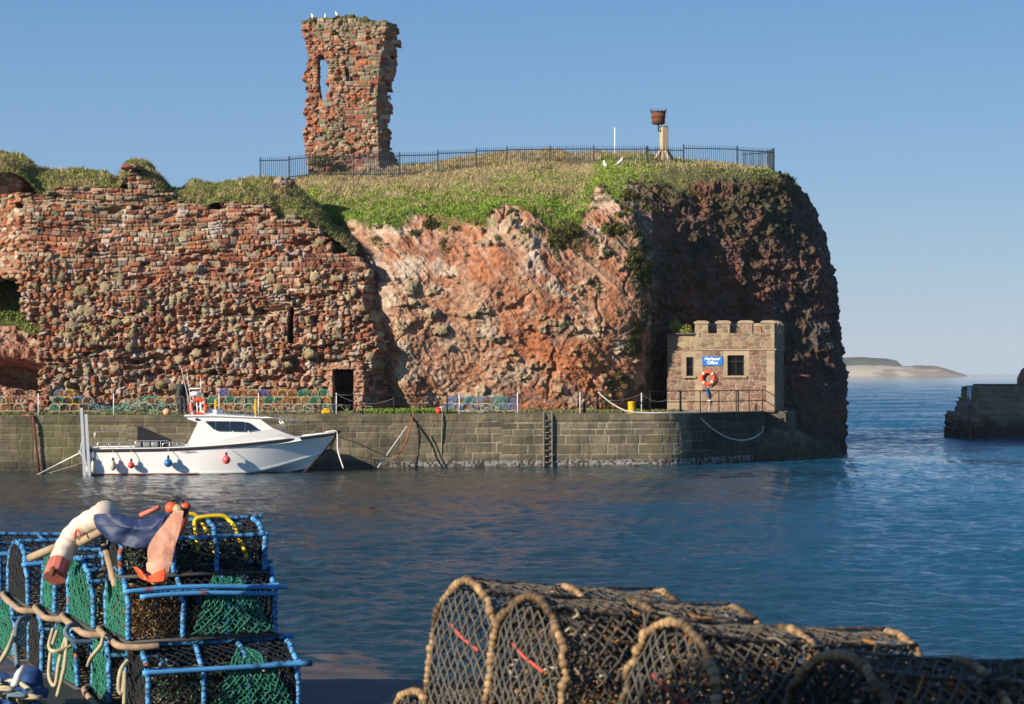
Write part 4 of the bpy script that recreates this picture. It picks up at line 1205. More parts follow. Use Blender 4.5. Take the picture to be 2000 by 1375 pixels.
tag(b.build('buoy_cord', mat('white_rope', (.62, .6, .54), .85), None, True), 'white cord hanging below the lifebuoy on the office wall', 'cord')
b = MB(); p0, p1 = np.array(office_pt(.60, -.1, 1.1)), np.array(office_pt(.72, -.1, .60))
b.tube([p0, p0 * .7 + p1 * .3, p0 * .3 + p1 * .7, p1], [.05, .075, .075, .05], 10)
tag(b.build('throw_bag', mat('blue_cloth', (.01, .10, .26), .7, var=.2), None, True), 'narrow blue throw bag hanging under the lifebuoy on the office wall', 'rescue bag')

def leafy(name, c, r, n, cols, seed, label, cat, lf=.1):
    """bush of many small leaves in an uneven clump, with a few stems"""
    rg = np.random.RandomState(seed)
    t = empty(name, c, 0, label, cat)
    d = rg.normal(0, 1, (n, 3)); d /= np.linalg.norm(d, axis=1, keepdims=True)
    k = rg.randint(0, 9, n); cc = rg.uniform(-.55, .55, (9, 3)); cr = rg.uniform(.3, .6, 9)
    p = (cc[k] + d * (cr[k] * rg.uniform(.5, 1, n) ** .5)[:, None]) * np.array(r)
    p[:, 2] = np.abs(p[:, 2] + .2 * r[2])
    a = rg.normal(0, 1, (n, 3)); a /= np.linalg.norm(a, axis=1, keepdims=True)
    b_ = np.cross(a, rg.normal(0, 1, (n, 3))); b_ /= np.linalg.norm(b_, axis=1, keepdims=True)
    s = (lf * rg.uniform(.5, 1, n))[:, None]
    V = np.stack([p - a * s, p - b_ * s * .5, p + a * s, p + b_ * s * .5], 1).reshape(-1, 3)
    C = np.repeat(mix(cols[0], cols[1], rg.uniform(0, 1, n)), 4, 0)
    raw_mesh('leaves', V, np.arange(n * 4).reshape(-1, 4), M_BLADE, t, False, C)
    m = MB()
    for i in range(7):
        e = cc[i] * np.array(r); e[2] = abs(e[2]) + .1
        m.tube([(0, 0, -.15), tuple(e * .5 + rg.normal(0, .05, 3)), tuple(e)], [.02, .015, .008], 5)
    m.build('stems', mat('twig', (.12, .085, .05), .9), t)
    return t
q = office_pt(-.78, .35, 3.86)
leafy('bush', q, (.62, .6, .72), 1800, ((.20, .22, .04), (.36, .34, .09)), 5, 'yellow green bush growing on the low roof beside the office parapet', 'bush', .085)
leafy('bush', W(668, 505, 102.8), (.75, .5, .85), 1600, ((.07, .15, .02), (.14, .22, .035)), 6, 'bright green bush on the ledge at the right end of the ruined wall', 'bush', .1)
leafy('bush', W(700, 478, 104.0), (.5, .5, .6), 900, ((.07, .13, .02), (.15, .2, .04)), 7, 'small green bush in the notch between ruined wall and cliff', 'bush', .1)
leafy('bush', W(628, 325, 117.2), (.8, .4, .9), 900, ((.10, .09, .04), (.2, .17, .08)), 8, 'brown scrubby bush against the foot of the tower', 'bush', .1)

# ------------------------------------------------------------------ breakwater across the harbour mouth
def build_breakwater():
    Y = 137.0
    t = empty('breakwater', (0, 0, 0), 0, 'broken end of a dark stone breakwater at the right edge', 'breakwater')
    out = [(WX(u, Y), WZ(v, Y)) for u, v in ((1876, 880), (1875, 815), (1884, 808), (1897, 805), (1901, 790), (1912, 778), (1914, 756), (2120, 751), (2120, 880))]
    def pat(X, Z):
        e, s, cx, cz = courses(X + .06 * fbm(X * 2, Z * 2, 1, 2, 901), Z + .06 * fbm(X, Z, 3, 2, 902), (.3, .5), (.5, 1.2), 91)
        r1 = rnd(s, 1)
        D = .1 * np.clip(e / .05, 0, 1) * (.3 + r1) + .35 * fbm(X / 1.6, Z / 1.6, 1, 4, 903)
        C = mix((.24, .165, .12), (.36, .26, .19), r1)
        C = mix(C, (.07, .06, .045), 1 - sstep(.5, 1.8, Z + .5 * fbm(X, Z, 7, 2, 904)))
        C = mix(C, (.34, .28, .09), sstep(WX(1930, Y), WX(1905, Y), X) * sstep(2.2, 2.8, Z) * .8)
        return D, C, cx, cz
    masonry('masonry', WX(1840, Y), WX(2110, Y), -.4, 4.2, .06, pat, lambda cx, cz, X, Z: inside(.25 * cx + .75 * X, .25 * cz + .75 * Z, out), lambda X, Z: Y + .9 * (X - WX(1850, Y)) * .35, 5.0, M_STONE, t, K=8, seed=37, rough=.1)
    b = MB(); b.box((WX(2050, Y + 6), Y + 5.9, WZ(754, Y)), (9.6, 5.0, .22), R(17), bev=.03)
    b.build('deck_slab', mat('old_concrete'), t)
    r = MB(); r.ball((0, 0, 0), (1.5, 1.0, 1.5), 14)
    o = r.build('parapet_stump', mat('red_rock', (.4, .2, .13), .9, var=.4, vscale=3, bump=.8, bscale=5, bdist=.2), t, True)
    o.location = (WX(2034, Y + 3), Y + 4.0, WZ(748, Y + 3))
    p = empty('beacon_pole', (WX(1893, Y - .8), Y - .8, 0), 0, 'steel mooring pile standing at the end of the breakwater', 'pile')
    a = MB(); a.tube([(0, 0, -.4), (0, 0, 2.2)], .13, 10); a.build('pile', mat('rusty_steel', (.16, .09, .05), .8, var=.4, vscale=5), p, True)
    a = MB(); a.tube([(0, 0, 2.2), (0, 0, 3.55)], .135, 10); a.build('galvanised_top', mat('galvanised', (.55, .57, .58), .35, .6), p, True)
build_breakwater()

# ------------------------------------------------------------------ far land on the horizon
def build_far():
    Y = 3300
    xs = np.linspace(WX(1560, Y), WX(1885, Y), 220)
    u = 1000 + F * xs / Y
    def sheet(Y, top, depth, u0, u1, colf, name, label):
        xs = np.linspace(WX(u0, Y), WX(u1, Y), 240); k = np.linspace(0, 1, 14)
        X = xs[:, None] + 0 * k; uu = 1000 + F * X / Y
        h = np.interp(1000 + F * xs / Y, [p[0] for p in top], [WZ(p[1], Y) for p in top])
        h = h + (1.4 * fbm(xs / 25, 0, 0, 3, 951)) * sstep(0, 8, h)
        Z = -1 + (h[:, None] + 1) * np.sin(k * math.pi / 2)[None] ** .8
        Yg = Y + depth * k[None] ** 1.6 + 0 * X
        C = colf(X, Yg, Z, uu)
        o = raw_mesh(name, np.stack([X, Yg, Z], -1).reshape(-1, 3), grid_faces(240, 14), mat('far_ground', attr=True, rough=1, spec=.1), None, True, C.reshape(-1, 3))
        tag(o, label, None, None, 'structure')
    sheet(2600, [(1500, 706), (1640, 714), (1700, 714), (1780, 715), (1800, 713), (1840, 714), (1860, 719), (1878, 726), (1890, 730)], 40, 1500, 1890,
          lambda X, Y, Z, u: mix(mix((.34, .31, .26), (.19, .165, .14), sstep(-.1, .3, fbm(X / 40, Y / 40, Z / 8, 4, 961) + (u - 1760) / 120)), (.12, .12, .09), sstep(8, 10, Z) * sstep(0, .3, fbm(X / 30, Y / 30, 1, 2, 963))), 'sand_shore', 'pale sandy shore and low rocks on the horizon')
    sheet(3400, [(1500, 693), (1640, 697), (1690, 697), (1740, 699), (1758, 703), (1767, 712), (1769, 730)], 40, 1500, 1769,
          lambda X, Y, Z, u: mix((.07, .08, .05), (.04, .055, .035), sstep(-.3, .3, fbm(X / 30, Y / 30, Z / 8, 3, 965))), 'hills', 'wooded hill on the far shore')
build_far()
# ------------------------------------------------------------------ railings, posts, ladder, bollards, ropes on the quay
BLK = mat('black_iron')
RUST = mat('red_rust_paint', (.075, .026, .02), .7, var=.4, vscale=20)
GALV = mat('galvanised')
WROPE = mat('white_rope')
GREYROPE = mat('grey_rope', (.22, .21, .18), .9)
def railing(label, us, top, midh, m, insets):
    p0 = edge(us[0], insets[0])
    t = empty('railing', p0, 0, label, 'railing')
    P = [edge(u, i) - p0 for u, i in zip(us, np.linspace(insets[0], insets[1], len(us)))]
    for p in P:
        b = MB(); b.tube([p + (0, 0, -.05), p + (0, 0, top)], .03, 8); b.build('post', m, t, True)
    for h in (top, midh):
        b = MB(); b.tube([p + np.array((0, 0, h - .012)) for p in P], .023, 8); b.build('rail', m, t, True)
    return t
railing('black two-rail iron railing on the quay edge in front of the bright grass', [654, 708.5, 769.5, 819.5, 873], .94, .46, BLK, (.35, .45))
railing('black two-rail iron railing beside the yellow bollard', [1166, 1217, 1270, 1328], 1.1, .56, BLK, (.5, .5))
railing('rusty red-brown iron railing with a gate post in front of the harbour office', [1330, 1368, 1404, 1438, 1442, 1463, 1489, 1508], 1.1, .56, RUST, (.5, .35))
def chain_post(u, h, ins, label, z=QZ):
    p = edge(u, ins)
    t = empty('chain_post', p, 0, label, 'post', 'white posts carrying the chain along the quay')
    b = MB(); b.tube([(0, 0, -.05), (0, 0, h)], .024, 8); b.build('post', mat('white_paint'), t, True)
    b = MB(); b.ball((0, 0, h + .015), .036, 8); b.build('post_cap', mat('white_paint'), t, True)
    return p + np.array((0, 0, h))
CP = {}
for u, h, ins, lb in ((75, .98, 1.2, 'leftmost white chain post, beside the rock hollow'), (222, .95, 1.2, 'white chain post beside the low heap of creels left of the standing person'),
                      (428, .95, 1.6, 'white chain post left of the yellow posts behind the boat cabin'), (505, .95, 1.6, 'white chain post just right of the second yellow post'),
                      (657, .98, 1.3, 'white chain post in front of the dark doorway'), (897, .98, 1.3, 'white chain post in front of the blue creel stack'),
                      (1011, .98, 1.3, 'white chain post at the right end of the blue creel stack'), (1133, .98, 1.3, 'white chain post beside the black bollard'), (1253, .95, 1.3, 'white chain post right of the yellow bollard')):
    CP[u] = chain_post(u, h, ins, lb)
CHAIN = mat('grey_chain', (.24, .24, .23), .5, .4)
def chain(a, b, drop, label):
    P = sag(a, b, drop, 60)
    m = MB(); r = .009 + .006 * (np.arange(60) % 2)
    m.tube(P, r, 5)
    tag(m.build('chain', CHAIN, None, True), label, 'chain', 'chains slung between the white posts')
chain(CP[657], edge(770, 1.3) + (0, 0, .78), .38, 'grey chain sagging across the dark doorway')
chain(CP[897], CP[1011], .32, 'grey chain sagging in front of the blue creel stack')
chain(CP[1011], CP[1133], .35, 'grey chain between the creel stack and the black bollard')
chain(CP[1133], CP[1253], .35, 'grey chain passing behind the yellow bollard')
chain(CP[1253], edge(1320, 1.3) + (0, 0, .95), .38, 'grey chain sagging in front of the dark crevice')
for u, lb in ((421, 'short yellow notched post on the quay edge above the boat wheelhouse'), (499, 'short yellow notched post on the quay edge above the boat windscreen')):
    t = empty('marker_post', edge(u, .25), 0, lb, 'post', 'yellow posts at the quay edge')
    ye = mat('yellow_paint', (.72, .44, .012), .5, var=.25, vscale=9)
    b = MB(); b.box((0, 0, .36), (.09, .09, .76), bev=.015); b.build('post', ye, t)
    b = MB(); b.box((0, 0, .006), (.34, .3, .03), bev=.008); b.build('foot_plate', ye, t)
    for k in range(3):
        b = MB(); b.box((.075, 0, .25 + .19 * k), (.08, .07, .05), bev=.01); b.build('step_lug', ye, t)
def bollard(u, r, h, m, label, ins):
    t = empty('bollard', edge(u, ins), 0, label, 'bollard')
    b = MB(); b.lathe([(r * 1.0, -.03), (r, h * .9), (r * 1.05, h * .92), (r * 1.04, h * .97), (r * .9, h), (0.001, h + .012)], n=24); b.build('body', m, t, True)
    b = MB(); b.lathe([(r * 1.25, -.02), (r * 1.25, .02), (r * 1.02, .045)], n=24); b.build('base_flange', m, t, True)
bollard(1234, .19, .58, mat('yellow_paint'), 'yellow painted iron bollard on the quay edge', .42)
bollard(1141, .085, .52, BLK, 'slim black bollard on the quay beside a white chain post', 1.5)
bollard(1476, .07, .36, mat('dark_brown_iron', (.04, .03, .025), .7), 'short dark bollard in front of the harbour office', .9)
def ladder():
    a = edge(1062.5, -.10); c = edge(1078.5, -.10)
    t = empty('ladder', (a + c) / 2 * (1, 1, 0), 0, 'dark barnacled iron ladder fixed down the quay wall', 'ladder')
    o = np.array(t.location)
    m = mat('crusted_iron', (.20, .175, .14), .9, var=.6, vscale=25, bump=.6, bscale=40)
    for p in (a, c):
        p = p - o; b = MB()
        P = [p + (0, .75, .02), p + (0, .35, .10), p + (0, .08, .06), p + (0, 0, -.12)] + [p + (0, 0, -.12 - k * .11) for k in range(1, 25)]
        r = .042 + .012 * rnd(np.arange(len(P)), 3)
        b.tube(P, r, 8); b.build('stile', m, t, True)
    for k in range(9):
        z = QZ - .32 - k * .285
        b = MB(); b.tube([a - o + (0, 0, z - QZ), c - o + (0, 0, z - QZ)], .034, 7); b.build('rung', m, t, True)
ladder()
def rope(name, P, r, m, label, cat='rope', n=6, group=None):
    b = MB(); b.tube(catmull(P, 6 * len(P)), r, n)
    return tag(b.build(name, m, None, True), label, cat, group)
ORROPE = mat('orange_rope', (.38, .10, .045), .85, var=.3)
BRROPE = mat('brown_rope', (.12, .085, .05), .9)
e = edge(806, -.04)
rope('rope', [edge(809, .5) + (0, 0, .12), edge(807, .1) + (0, 0, .06), e + (0, 0, -.1), W(797, 850, 93.6), W(788, 872, 93.2), W(774, 895, 92.4)], .035, ORROPE, 'orange brown mooring rope running down the quay wall to the water')
rope('rope', [edge(800, .2) + (0, 0, .05), edge(800.5, -.07), W(799, 832, 94.0), W(793, 868, 93.9), W(790, 906, 93.9)], .022, BRROPE, 'dark slack rope hanging beside the orange rope on the quay wall')
rope('rope', [W(796, 831, 93.6), W(768, 871, 92.6), W(738, 913, 91.6)], .028, WROPE, 'taut white rope slanting from the quay down to the water right of the bow')
rope('rope', [edge(865, .3) + (0, 0, .03), edge(864.5, -.06), edge(864, -.08) + (0, 0, -.3), W(863, 860, 94.5), W(861, 911, 94.5)], .035, mat('pale_hose', (.2, .17, .11), .8), 'grey hose hanging straight down the quay wall', 'hose')
b = MB(); b.tube([edge(62, -.1) + (-.5, .05, .02), edge(64, -.1) + (0, 0, .02), edge(64.5, -.12) + (0, 0, -.1), np.array(W(77, 921, 91.1))], .045, 8)
tag(b.build('pipe', mat('red_pipe', (.20, .03, .028), .5, var=.3), None, True), 'thin red pipe running down the quay wall at the far left', 'pipe')
P = [edge(1168, .45) + (0, 0, 1.05), edge(1183, .4) + (0, 0, .72), edge(1202, .35) + (0, 0, .38), edge(1226, .2) + (0, 0, .12), edge(1256, .15) + (0, 0, .045), edge(1300, .12) + (0, 0, .04), edge(1352, .06) + (0, 0, .035)]
pp = edge(1360, -.07)
P += [pp + (0, 0, -.06), edge(1376, -.08) + (0, 0, -.45)]
for u, v in ((1395, 840), (1420, 854), (1446, 860), (1470, 856), (1485, 846), (1490, 838), (1489, 831)):
    q = edge(u, -.08); P.append((q[0], q[1], WZ(v, q[1])))
rope('rope', P, .035, WROPE, 'long white rope draped from the railing over the quay edge in a hanging loop')
b = MB(); b.ball((0, 0, .16), (.2, .2, .17), 10); o = b.build('float', mat('pale_orange_float', (.62, .33, .17), .6), None, True); o.location = edge(326, .45) + (0, 0, -.01)
tag(o, 'small pale orange float lying on the quay near the standing person', 'float')
t = empty('float', edge(859, .8), R(20), 'red and white float lying on the grass by the railing', 'float')
b = MB(); b.ball((-.06, 0, .17), (.17, .17, .17), 12); b.build('red_half', mat('red_float', (.65, .05, .03), .4), t, True)
b = MB(); b.lathe([(.13, 0), (.165, .06), (.12, .14), (.001, .16)], n=14, M=np.array(Matrix.Rotation(R(75), 3, 'Y'))); o = b.build('white_half', mat('white_paint'), t, True); o.location = (.0, 0, .18)
b = MB(); b.box((0, 0, .13), (.42, .3, .2), R(10), bev=.06); b.box((.03, .02, .26), (.26, .2, .1), R(24), bev=.04)
o = b.build('tarpaulin', mat('yellow_paint'), None); o.location = edge(637, .5)
tag(o, 'crumpled bright yellow bundle at the right end of the creel stack', 'bundle')

# ------------------------------------------------------------------ creels stacked on the far quay (each a few pixels high)
HOOPC = {'orange': (.50, .22, .07), 'yellow': (.58, .42, .06), 'blue': (.10, .19, .40), 'green': (.03, .26, .17), 'pale': (.50, .40, .25), 'brown': (.16, .10, .06), 'teal': (.05, .25, .26), 'black': (.02, .022, .025), 'violet': (.12, .13, .42), 'cream': (.55, .50, .36)}
def creel_arch(w, h, n=15):
    """outline of a creel end: straight legs that close in a round top"""
    a = np.linspace(0, math.pi, n)
    x = -np.cos(a) * w / 2; z = h * .42 + np.sin(a) * h * .58
    return np.concatenate([[[-w / 2, 0]], np.stack([x, z], 1), [[w / 2, 0]]])
HOOPC = {k: tuple(c * (.8 if k in ('orange', 'yellow', 'violet', 'pale', 'cream') else 1) for c in v) for k, v in HOOPC.items()}
SMALL = {}
def small_creel(hoop, net, w=.50, h=.34, d=.7):
    key = (hoop, net)
    if key in SMALL: return SMALL[key]
    hc = mat('hoop_' + hoop, HOOPC[hoop], .7); nc = mat('net_' + net, tuple(.6 * c for c in HOOPC[net]), .9)
    rg = np.random.RandomState(len(SMALL) + 2)
    A = creel_arch(w, h)
    f, g, s = MB(), MB(), MB()
    for y in (0, d * .5, d): f.tube(np.stack([A[:, 0], 0 * A[:, 0] + y, A[:, 1] + .04], 1), .024, 5)
    for k in (4, 8, 12): f.tube([(A[k, 0], 0, A[k, 1] + .04), (A[k, 0], d, A[k, 1] + .04)], .015, 4)
    for y in (0, d): s.box((0, y, .022), (w + .12, .05, .044))
    for x in (-w / 2, 0, w / 2): s.box((x, d / 2, .02), (.05, d - .052, .04))
    # netting over the barrel and the ends
    seg = []
    arc = np.linspace(0, len(A) - 1, 13)
    pt = lambda i, j: np.array((np.interp(arc[i], range(len(A)), A[:, 0]), d * j / 7, np.interp(arc[i], range(len(A)), A[:, 1]) + .04))
    for i in range(12):
        for j in range(7):
            seg.append((pt(i, j), pt(i + 1, j + 1)) if (i + j) % 2 else (pt(i + 1, j), pt(i, j + 1)))
    for k in range(1, 9):
        x = -w / 2 + w * k / 9
        hh = h * .42 + h * .58 * math.sqrt(max(0, 1 - (2 * x / w) ** 2))
        for y in (0.0, d * .5): seg.append((np.array((x, y, .04)), np.array((x * .8 + rg.normal(0, .02), y, .04 + hh))))
    for z in np.linspace(.1, h * .9, 6):
        xx = w / 2 * (1 if z < h * .42 else math.sqrt(max(0, 1 - ((z - h * .42) / (h * .58)) ** 2)))
        seg.append((np.array((-xx, 0, z + .04)), np.array((xx, 0, z + .04 + rg.normal(0, .02)))))
    for a, b in seg: g.tube([a, b], .0075, 3, caps=False)
    SMALL[key] = [(f, hc, 'hoop_frame'), (s, mat('creel_slat', (.38, .31, .2), .9, var=.3), 'base'), (g, nc, 'netting')]
    SMALL[key] = [(m_.build(nm, mt, None, nm == 'hoop_frame'), nm) for m_, mt, nm in SMALL[key]]
    for o, nm in SMALL[key]: scene.collection.objects.unlink(o)
    return SMALL[key]
def put_creel(p, rz, hoop, net, label, group, tilt=0.0):
    t = empty('creel', p, rz, label, 'creel', group)
    t.rotation_euler = (0, tilt, rz)
    for o, nm in small_creel(hoop, net):
        c = o.copy(); c.name = nm; scene.collection.objects.link(c); c.parent = t
    return t
def creel_rows(us, Y, row_specs, stackname, group, rgs, dz=.345):
    """row_specs: for each row from the bottom, list of (u, hoop, net)"""
    rg = np.random.RandomState(rgs)
    for r, specs in enumerate(row_specs):
        rown = ['bottom', 'middle', 'top'][r] if len(row_specs) == 3 else ['bottom', 'top'][r]
        for k, (u, hoop, net) in enumerate(specs):
            y = Y + .04 * r + rg.normal(0, .03)
            p = (WX(u, y), y, QZ + .06 + dz * r + rg.uniform(0, .015))
            lb = f'{hoop} creel with {net} net, {ORD[k]} from left, {rown} row, {stackname}'
            put_creel(p, rg.normal(0, .09), hoop, net, lb, group, rg.normal(0, .05))
creel_rows(None, 98.9, [[(12, 'brown', 'orange'), (37, 'pale', 'brown')], [(4, 'pale', 'teal'), (16, 'orange', 'orange')]], 'small stack by rock hollow', 'creels stacked by the rock hollow', 1)
creel_rows(None, 98.2, [[(107, 'pale', 'green'), (127, 'pale', 'black'), (146, 'yellow', 'brown'), (164, 'black', 'brown'), (184, 'blue', 'black')],
                        [(113, 'green', 'black'), (132, 'yellow', 'brown'), (152, 'blue', 'black'), (172, 'pale', 'brown')],
                        [(117, 'blue', 'orange'), (135, 'yellow', 'orange')]], 'pile left of boat mast', 'creels piled below the left end of the ruined wall', 2)
creel_rows(None, 98.0, [[(246, 'teal', 'teal'), (265, 'cream', 'orange'), (283, 'green', 'pale'), (300, 'teal', 'black'), (317, 'teal', 'teal'), (336, 'pale', 'brown')],
                        [(278, 'green', 'brown'), (294, 'teal', 'orange'), (314, 'yellow', 'orange'), (333, 'pale', 'brown')]], 'stack left of person', 'creels in the netted stack beside the person', 3)
row1 = [(428, 'orange', 'orange'), (446, 'pale', 'orange'), (467, 'cream', 'brown'), (486, 'cream', 'green'), (506, 'orange', 'orange'), (522, 'pale', 'brown'), (543, 'orange', 'orange'), (562, 'cream', 'brown'), (584, 'cream', 'pale'), (602, 'pale', 'green'), (622, 'cream', 'brown'), (640, 'teal', 'green')]
row2 = [(416, 'green', 'green'), (434, 'pale', 'brown'), (449, 'green', 'green'), (468, 'pale', 'green'), (488, 'green', 'teal'), (508, 'orange', 'orange'), (526, 'green', 'green'), (545, 'pale', 'green'), (562, 'orange', 'orange'), (580, 'pale', 'orange'), (599, 'yellow', 'pale'), (616, 'green', 'green'), (636, 'yellow', 'orange')]
row3 = [(437, 'violet', 'violet'), (456, 'orange', 'orange'), (475, 'orange', 'brown'), (495, 'pale', 'orange'), (514, 'violet', 'violet'), (533, 'orange', 'orange'), (553, 'yellow', 'brown'), (571, 'orange', 'orange'), (593, 'green', 'green'), (612, 'orange', 'pale'), (632, 'green', 'green')]
creel_rows(None, 98.6, [row1, row2, row3], 'long stack by doorway', 'creels in the long stack behind the boat', 4)
r1 = [(877 + 18 * k, h, n_) for k, (h, n_) in enumerate([('blue', 'blue'), ('cream', 'blue'), ('blue', 'black'), ('cream', 'blue'), ('cream', 'teal'), ('green', 'teal'), ('blue', 'teal'), ('blue', 'blue')])]
r2 = [(883 + 17 * k, h, n_) for k, (h, n_) in enumerate([('blue', 'blue'), ('blue', 'black'), ('teal', 'teal'), ('teal', 'blue'), ('blue', 'orange'), ('teal', 'teal'), ('green', 'teal'), ('black', 'blue')])]
creel_rows(None, 99.0, [r1, r2], 'stack against cliff', 'creels in the blue stack against the cliff', 5)
def tangle(name, u, Y, w, h, n, col, label, cat):
    rg = np.random.RandomState(int(u)); b = MB()
    c0 = np.array((WX(u, Y), Y, QZ))
    for k in range(n):
        p = c0 + rg.normal(0, 1, 3) * (w, .25, 0); p[2] = QZ + abs(rg.normal(0, h))
        P = [p]
        for j in range(5):
            q = P[-1] + rg.normal(0, 1, 3) * (.16, .1, .1); q[2] = max(QZ + .02, min(q[2], QZ + h * 2)); P.append(q)
        b.tube(catmull(P, 14), .014, 4, caps=False)
    tag(b.build(name, mat('line_' + name, col, .9, var=.3), None, True), label, cat, None, 'stuff')
tangle('net_heap', 226, 97.4, .45, .18, 46, (.16, .30, .24), 'heap of pale green netting spilled at the left of the netted creel stack', 'net')
tangle('rope_tangle', 300, 97.6, .9, .35, 60, (.35, .42, .30), 'pale green lines tangled over the netted creel stack', 'rope')
tangle('line_tangle', 560, 98.3, 2.2, .2, 45, (.42, .38, .26), 'pale lines tangled along the front of the long creel stack', 'rope')
tangle('cord_tangle', 940, 98.75, 1.1, .2, 14, (.45, .42, .32), 'pale cords tangled over the blue creel stack', 'rope')

# ------------------------------------------------------------------ person on the quay
def skin_mesh(name, nodes, edges, m, parent, sub=2, root=0, smooth=True):
    me = bpy.data.meshes.new(name)
    me.from_pydata([n_[:3] for n_ in nodes], edges, [])
    o = bpy.data.objects.new(name, me); scene.collection.objects.link(o)
    md = o.modifiers.new('skin', 'SKIN'); md.use_smooth_shade = smooth; md.branch_smoothing = .4
    for i, n_ in enumerate(nodes):
        r = n_[3]; me.skin_vertices[0].data[i].radius = (r, r) if np.isscalar(r) else r
    me.skin_vertices[0].data[root].use_root = True
    o.modifiers.new('sub', 'SUBSURF').levels = sub; o.modifiers[-1].render_levels = sub
    bpy.context.view_layer.update()
    me2 = bpy.data.meshes.new_from_object(o.evaluated_get(bpy.context.evaluated_depsgraph_get()))
    bpy.data.objects.remove(o); bpy.data.meshes.remove(me)
    me2.name = name; me2.materials.clear(); me2.materials.append(m)
    r = bpy.data.objects.new(name, me2); scene.collection.objects.link(r)
    me2.polygons.foreach_set('use_smooth', np.full(len(me2.polygons), True))
    if parent: r.parent = parent
    return r
def build_person():
    p = edge(357, 1.1)
    t = empty('person', p, R(150), 'person in dark clothes with a dark rucksack standing on the quay behind the boat', 'person')
    skin = mat('skin', (.45, .24, .16), .6)
    # facing local -y
    body = [(0, 0, .95, (.15, .11)), (0, .01, 1.15, (.14, .105)), (0, 0, 1.35, (.165, .11)), (0, 0, 1.47, (.09, .075)), (0, -.005, 1.54, .055), (0, -.015, 1.62, .075), (0, -.01, 1.70, .085), (0, 0, 1.76, .06),
            (.19, 0, 1.43, .06), (.25, .02, 1.15, .047), (.24, -.06, .92, .038), (.235, -.10, .82, .036),
            (-.19, 0, 1.43, .06), (-.25, .02, 1.15, .047), (-.22, -.1, .95, .038), (-.2, -.15, .86, .036),
            (.10, 0, .85, .095), (.11, -.02, .50, .068), (.12, .02, .1, .048), (.125, -.12, .04, .04),
            (-.10, 0, .85, .095), (-.12, -.04, .5, .068), (-.14, 0, .1, .048), (-.15, -.14, .04, .04)]
    ed = [(0, 1), (1, 2), (2, 3), (3, 4), (4, 5), (5, 6), (6, 7), (3, 8), (8, 9), (9, 10), (10, 11), (3, 12), (12, 13), (13, 14), (14, 15), (0, 16), (16, 17), (17, 18), (18, 19), (0, 20), (20, 21), (21, 22), (22, 23)]
    skin_mesh('body', body, ed, skin, t)
    jk = [(0, 0, .98, (.165, .125)), (0, .01, 1.15, (.16, .12)), (0, 0, 1.35, (.18, .125)), (0, 0, 1.47, (.10, .085)), (.19, 0, 1.43, .075), (.25, .02, 1.15, .062), (.24, -.06, .90, .052), (-.19, 0, 1.43, .075), (-.25, .02, 1.15, .062), (-.22, -.1, .92, .052), (0, 0, .86, (.16, .12))]
    skin_mesh('jacket', jk, [(0, 1), (1, 2), (2, 3), (3, 4), (4, 5), (5, 6), (3, 7), (7, 8), (8, 9), (0, 10)], mat('dark_jacket', (.014, .015, .022), .8), t)
    tr = [(0, 0, .93, (.15, .115)), (.10, 0, .82, .11), (.11, -.02, .50, .085), (.12, .02, .11, .072), (-.10, 0, .82, .11), (-.12, -.04, .5, .085), (-.14, 0, .11, .072)]
    skin_mesh('trousers', tr, [(0, 1), (1, 2), (2, 3), (0, 4), (4, 5), (5, 6)], mat('dark_trousers', (.02, .024, .035), .85), t)
    b = MB(); b.box((0, .22, 1.2), (.32, .2, .46), bev=.07); b.box((0, .33, 1.1), (.24, .06, .24), bev=.03); b.build('rucksack', mat('dark_green_canvas', (.02, .03, .02), .8), t)
    b = MB()
    b.ball((0, .01, 1.71), (.098, .105, .085), 14); b.build('hair', mat('brown_hair', (.09, .05, .025), .7), t, True)
    for s in (-1, 1):
        b = MB(); b.ball((s * .132, -.06, .05), (.05, .135, .055), 10); b.build('shoe', mat('black_rubber', (.012, .012, .012), .6), t, True)
build_person()

# ------------------------------------------------------------------ gulls
def gull(p, rz, s, label, group):
    t = empty('gull', p, rz, label, 'gull', group)
    t.scale = (s, s, s)
    wht = mat('gull_white', (.78, .78, .76), .7)
    n_ = [(0, 0, .21, (.09, .09)), (-.11, 0, .15, (.05, .055)), (-.19, 0, .10, .02), (.07, 0, .30, (.065, .07)), (.09, 0, .39, .042), (.11, 0, .44, .047), (.145, 0, .44, .03)]
    skin_mesh('body', n_, [(0, 1), (1, 2), (0, 3), (3, 4), (4, 5), (5, 6)], wht, t)
    for sd in (-1, 1):
        w = [(.06, sd * .07, .27, (.026, .05)), (-.05, sd * .082, .21, (.022, .055)), (-.15, sd * .05, .14, (.013, .03)), (-.23, sd * .02, .09, .01)]
        skin_mesh('wing', w, [(0, 1), (1, 2), (2, 3)], mat('gull_grey', (.42, .45, .48), .7), t)
        b = MB(); b.tube([(.0, sd * .035, .15), (.01, sd * .035, 0)], .009, 5); b.box((.03, sd * .035, .004), (.06, .04, .008)); b.build('leg', mat('gull_pink', (.5, .25, .2), .6), t)
    b = MB(); b.tube([(.16, 0, .44), (.22, 0, .43)], [.014, .005], 6); b.build('beak', mat('yellow_paint'), t, True)
gull((WX(611, TY), TY + .5, WZ(38.5, TY) - .02), R(180), 1.05, 'white gull facing left at the left corner of the tower top', 'gulls perched on the tower')
gull((WX(634, TY), TY + .6, WZ(37, TY) - .02), R(265), .95, 'white gull facing the viewer on the tower, between the other two', 'gulls perched on the tower')
gull((WX(657, TY), TY + .6, WZ(31.5, TY) - .02), R(200), .9, 'white gull rightmost of the three on the tower', 'gulls perched on the tower')
gull(W(1181, 329, 110.4), R(110), 1.0, 'smaller looking white gull, left of the pair on the clifftop grass', 'gulls on the clifftop')
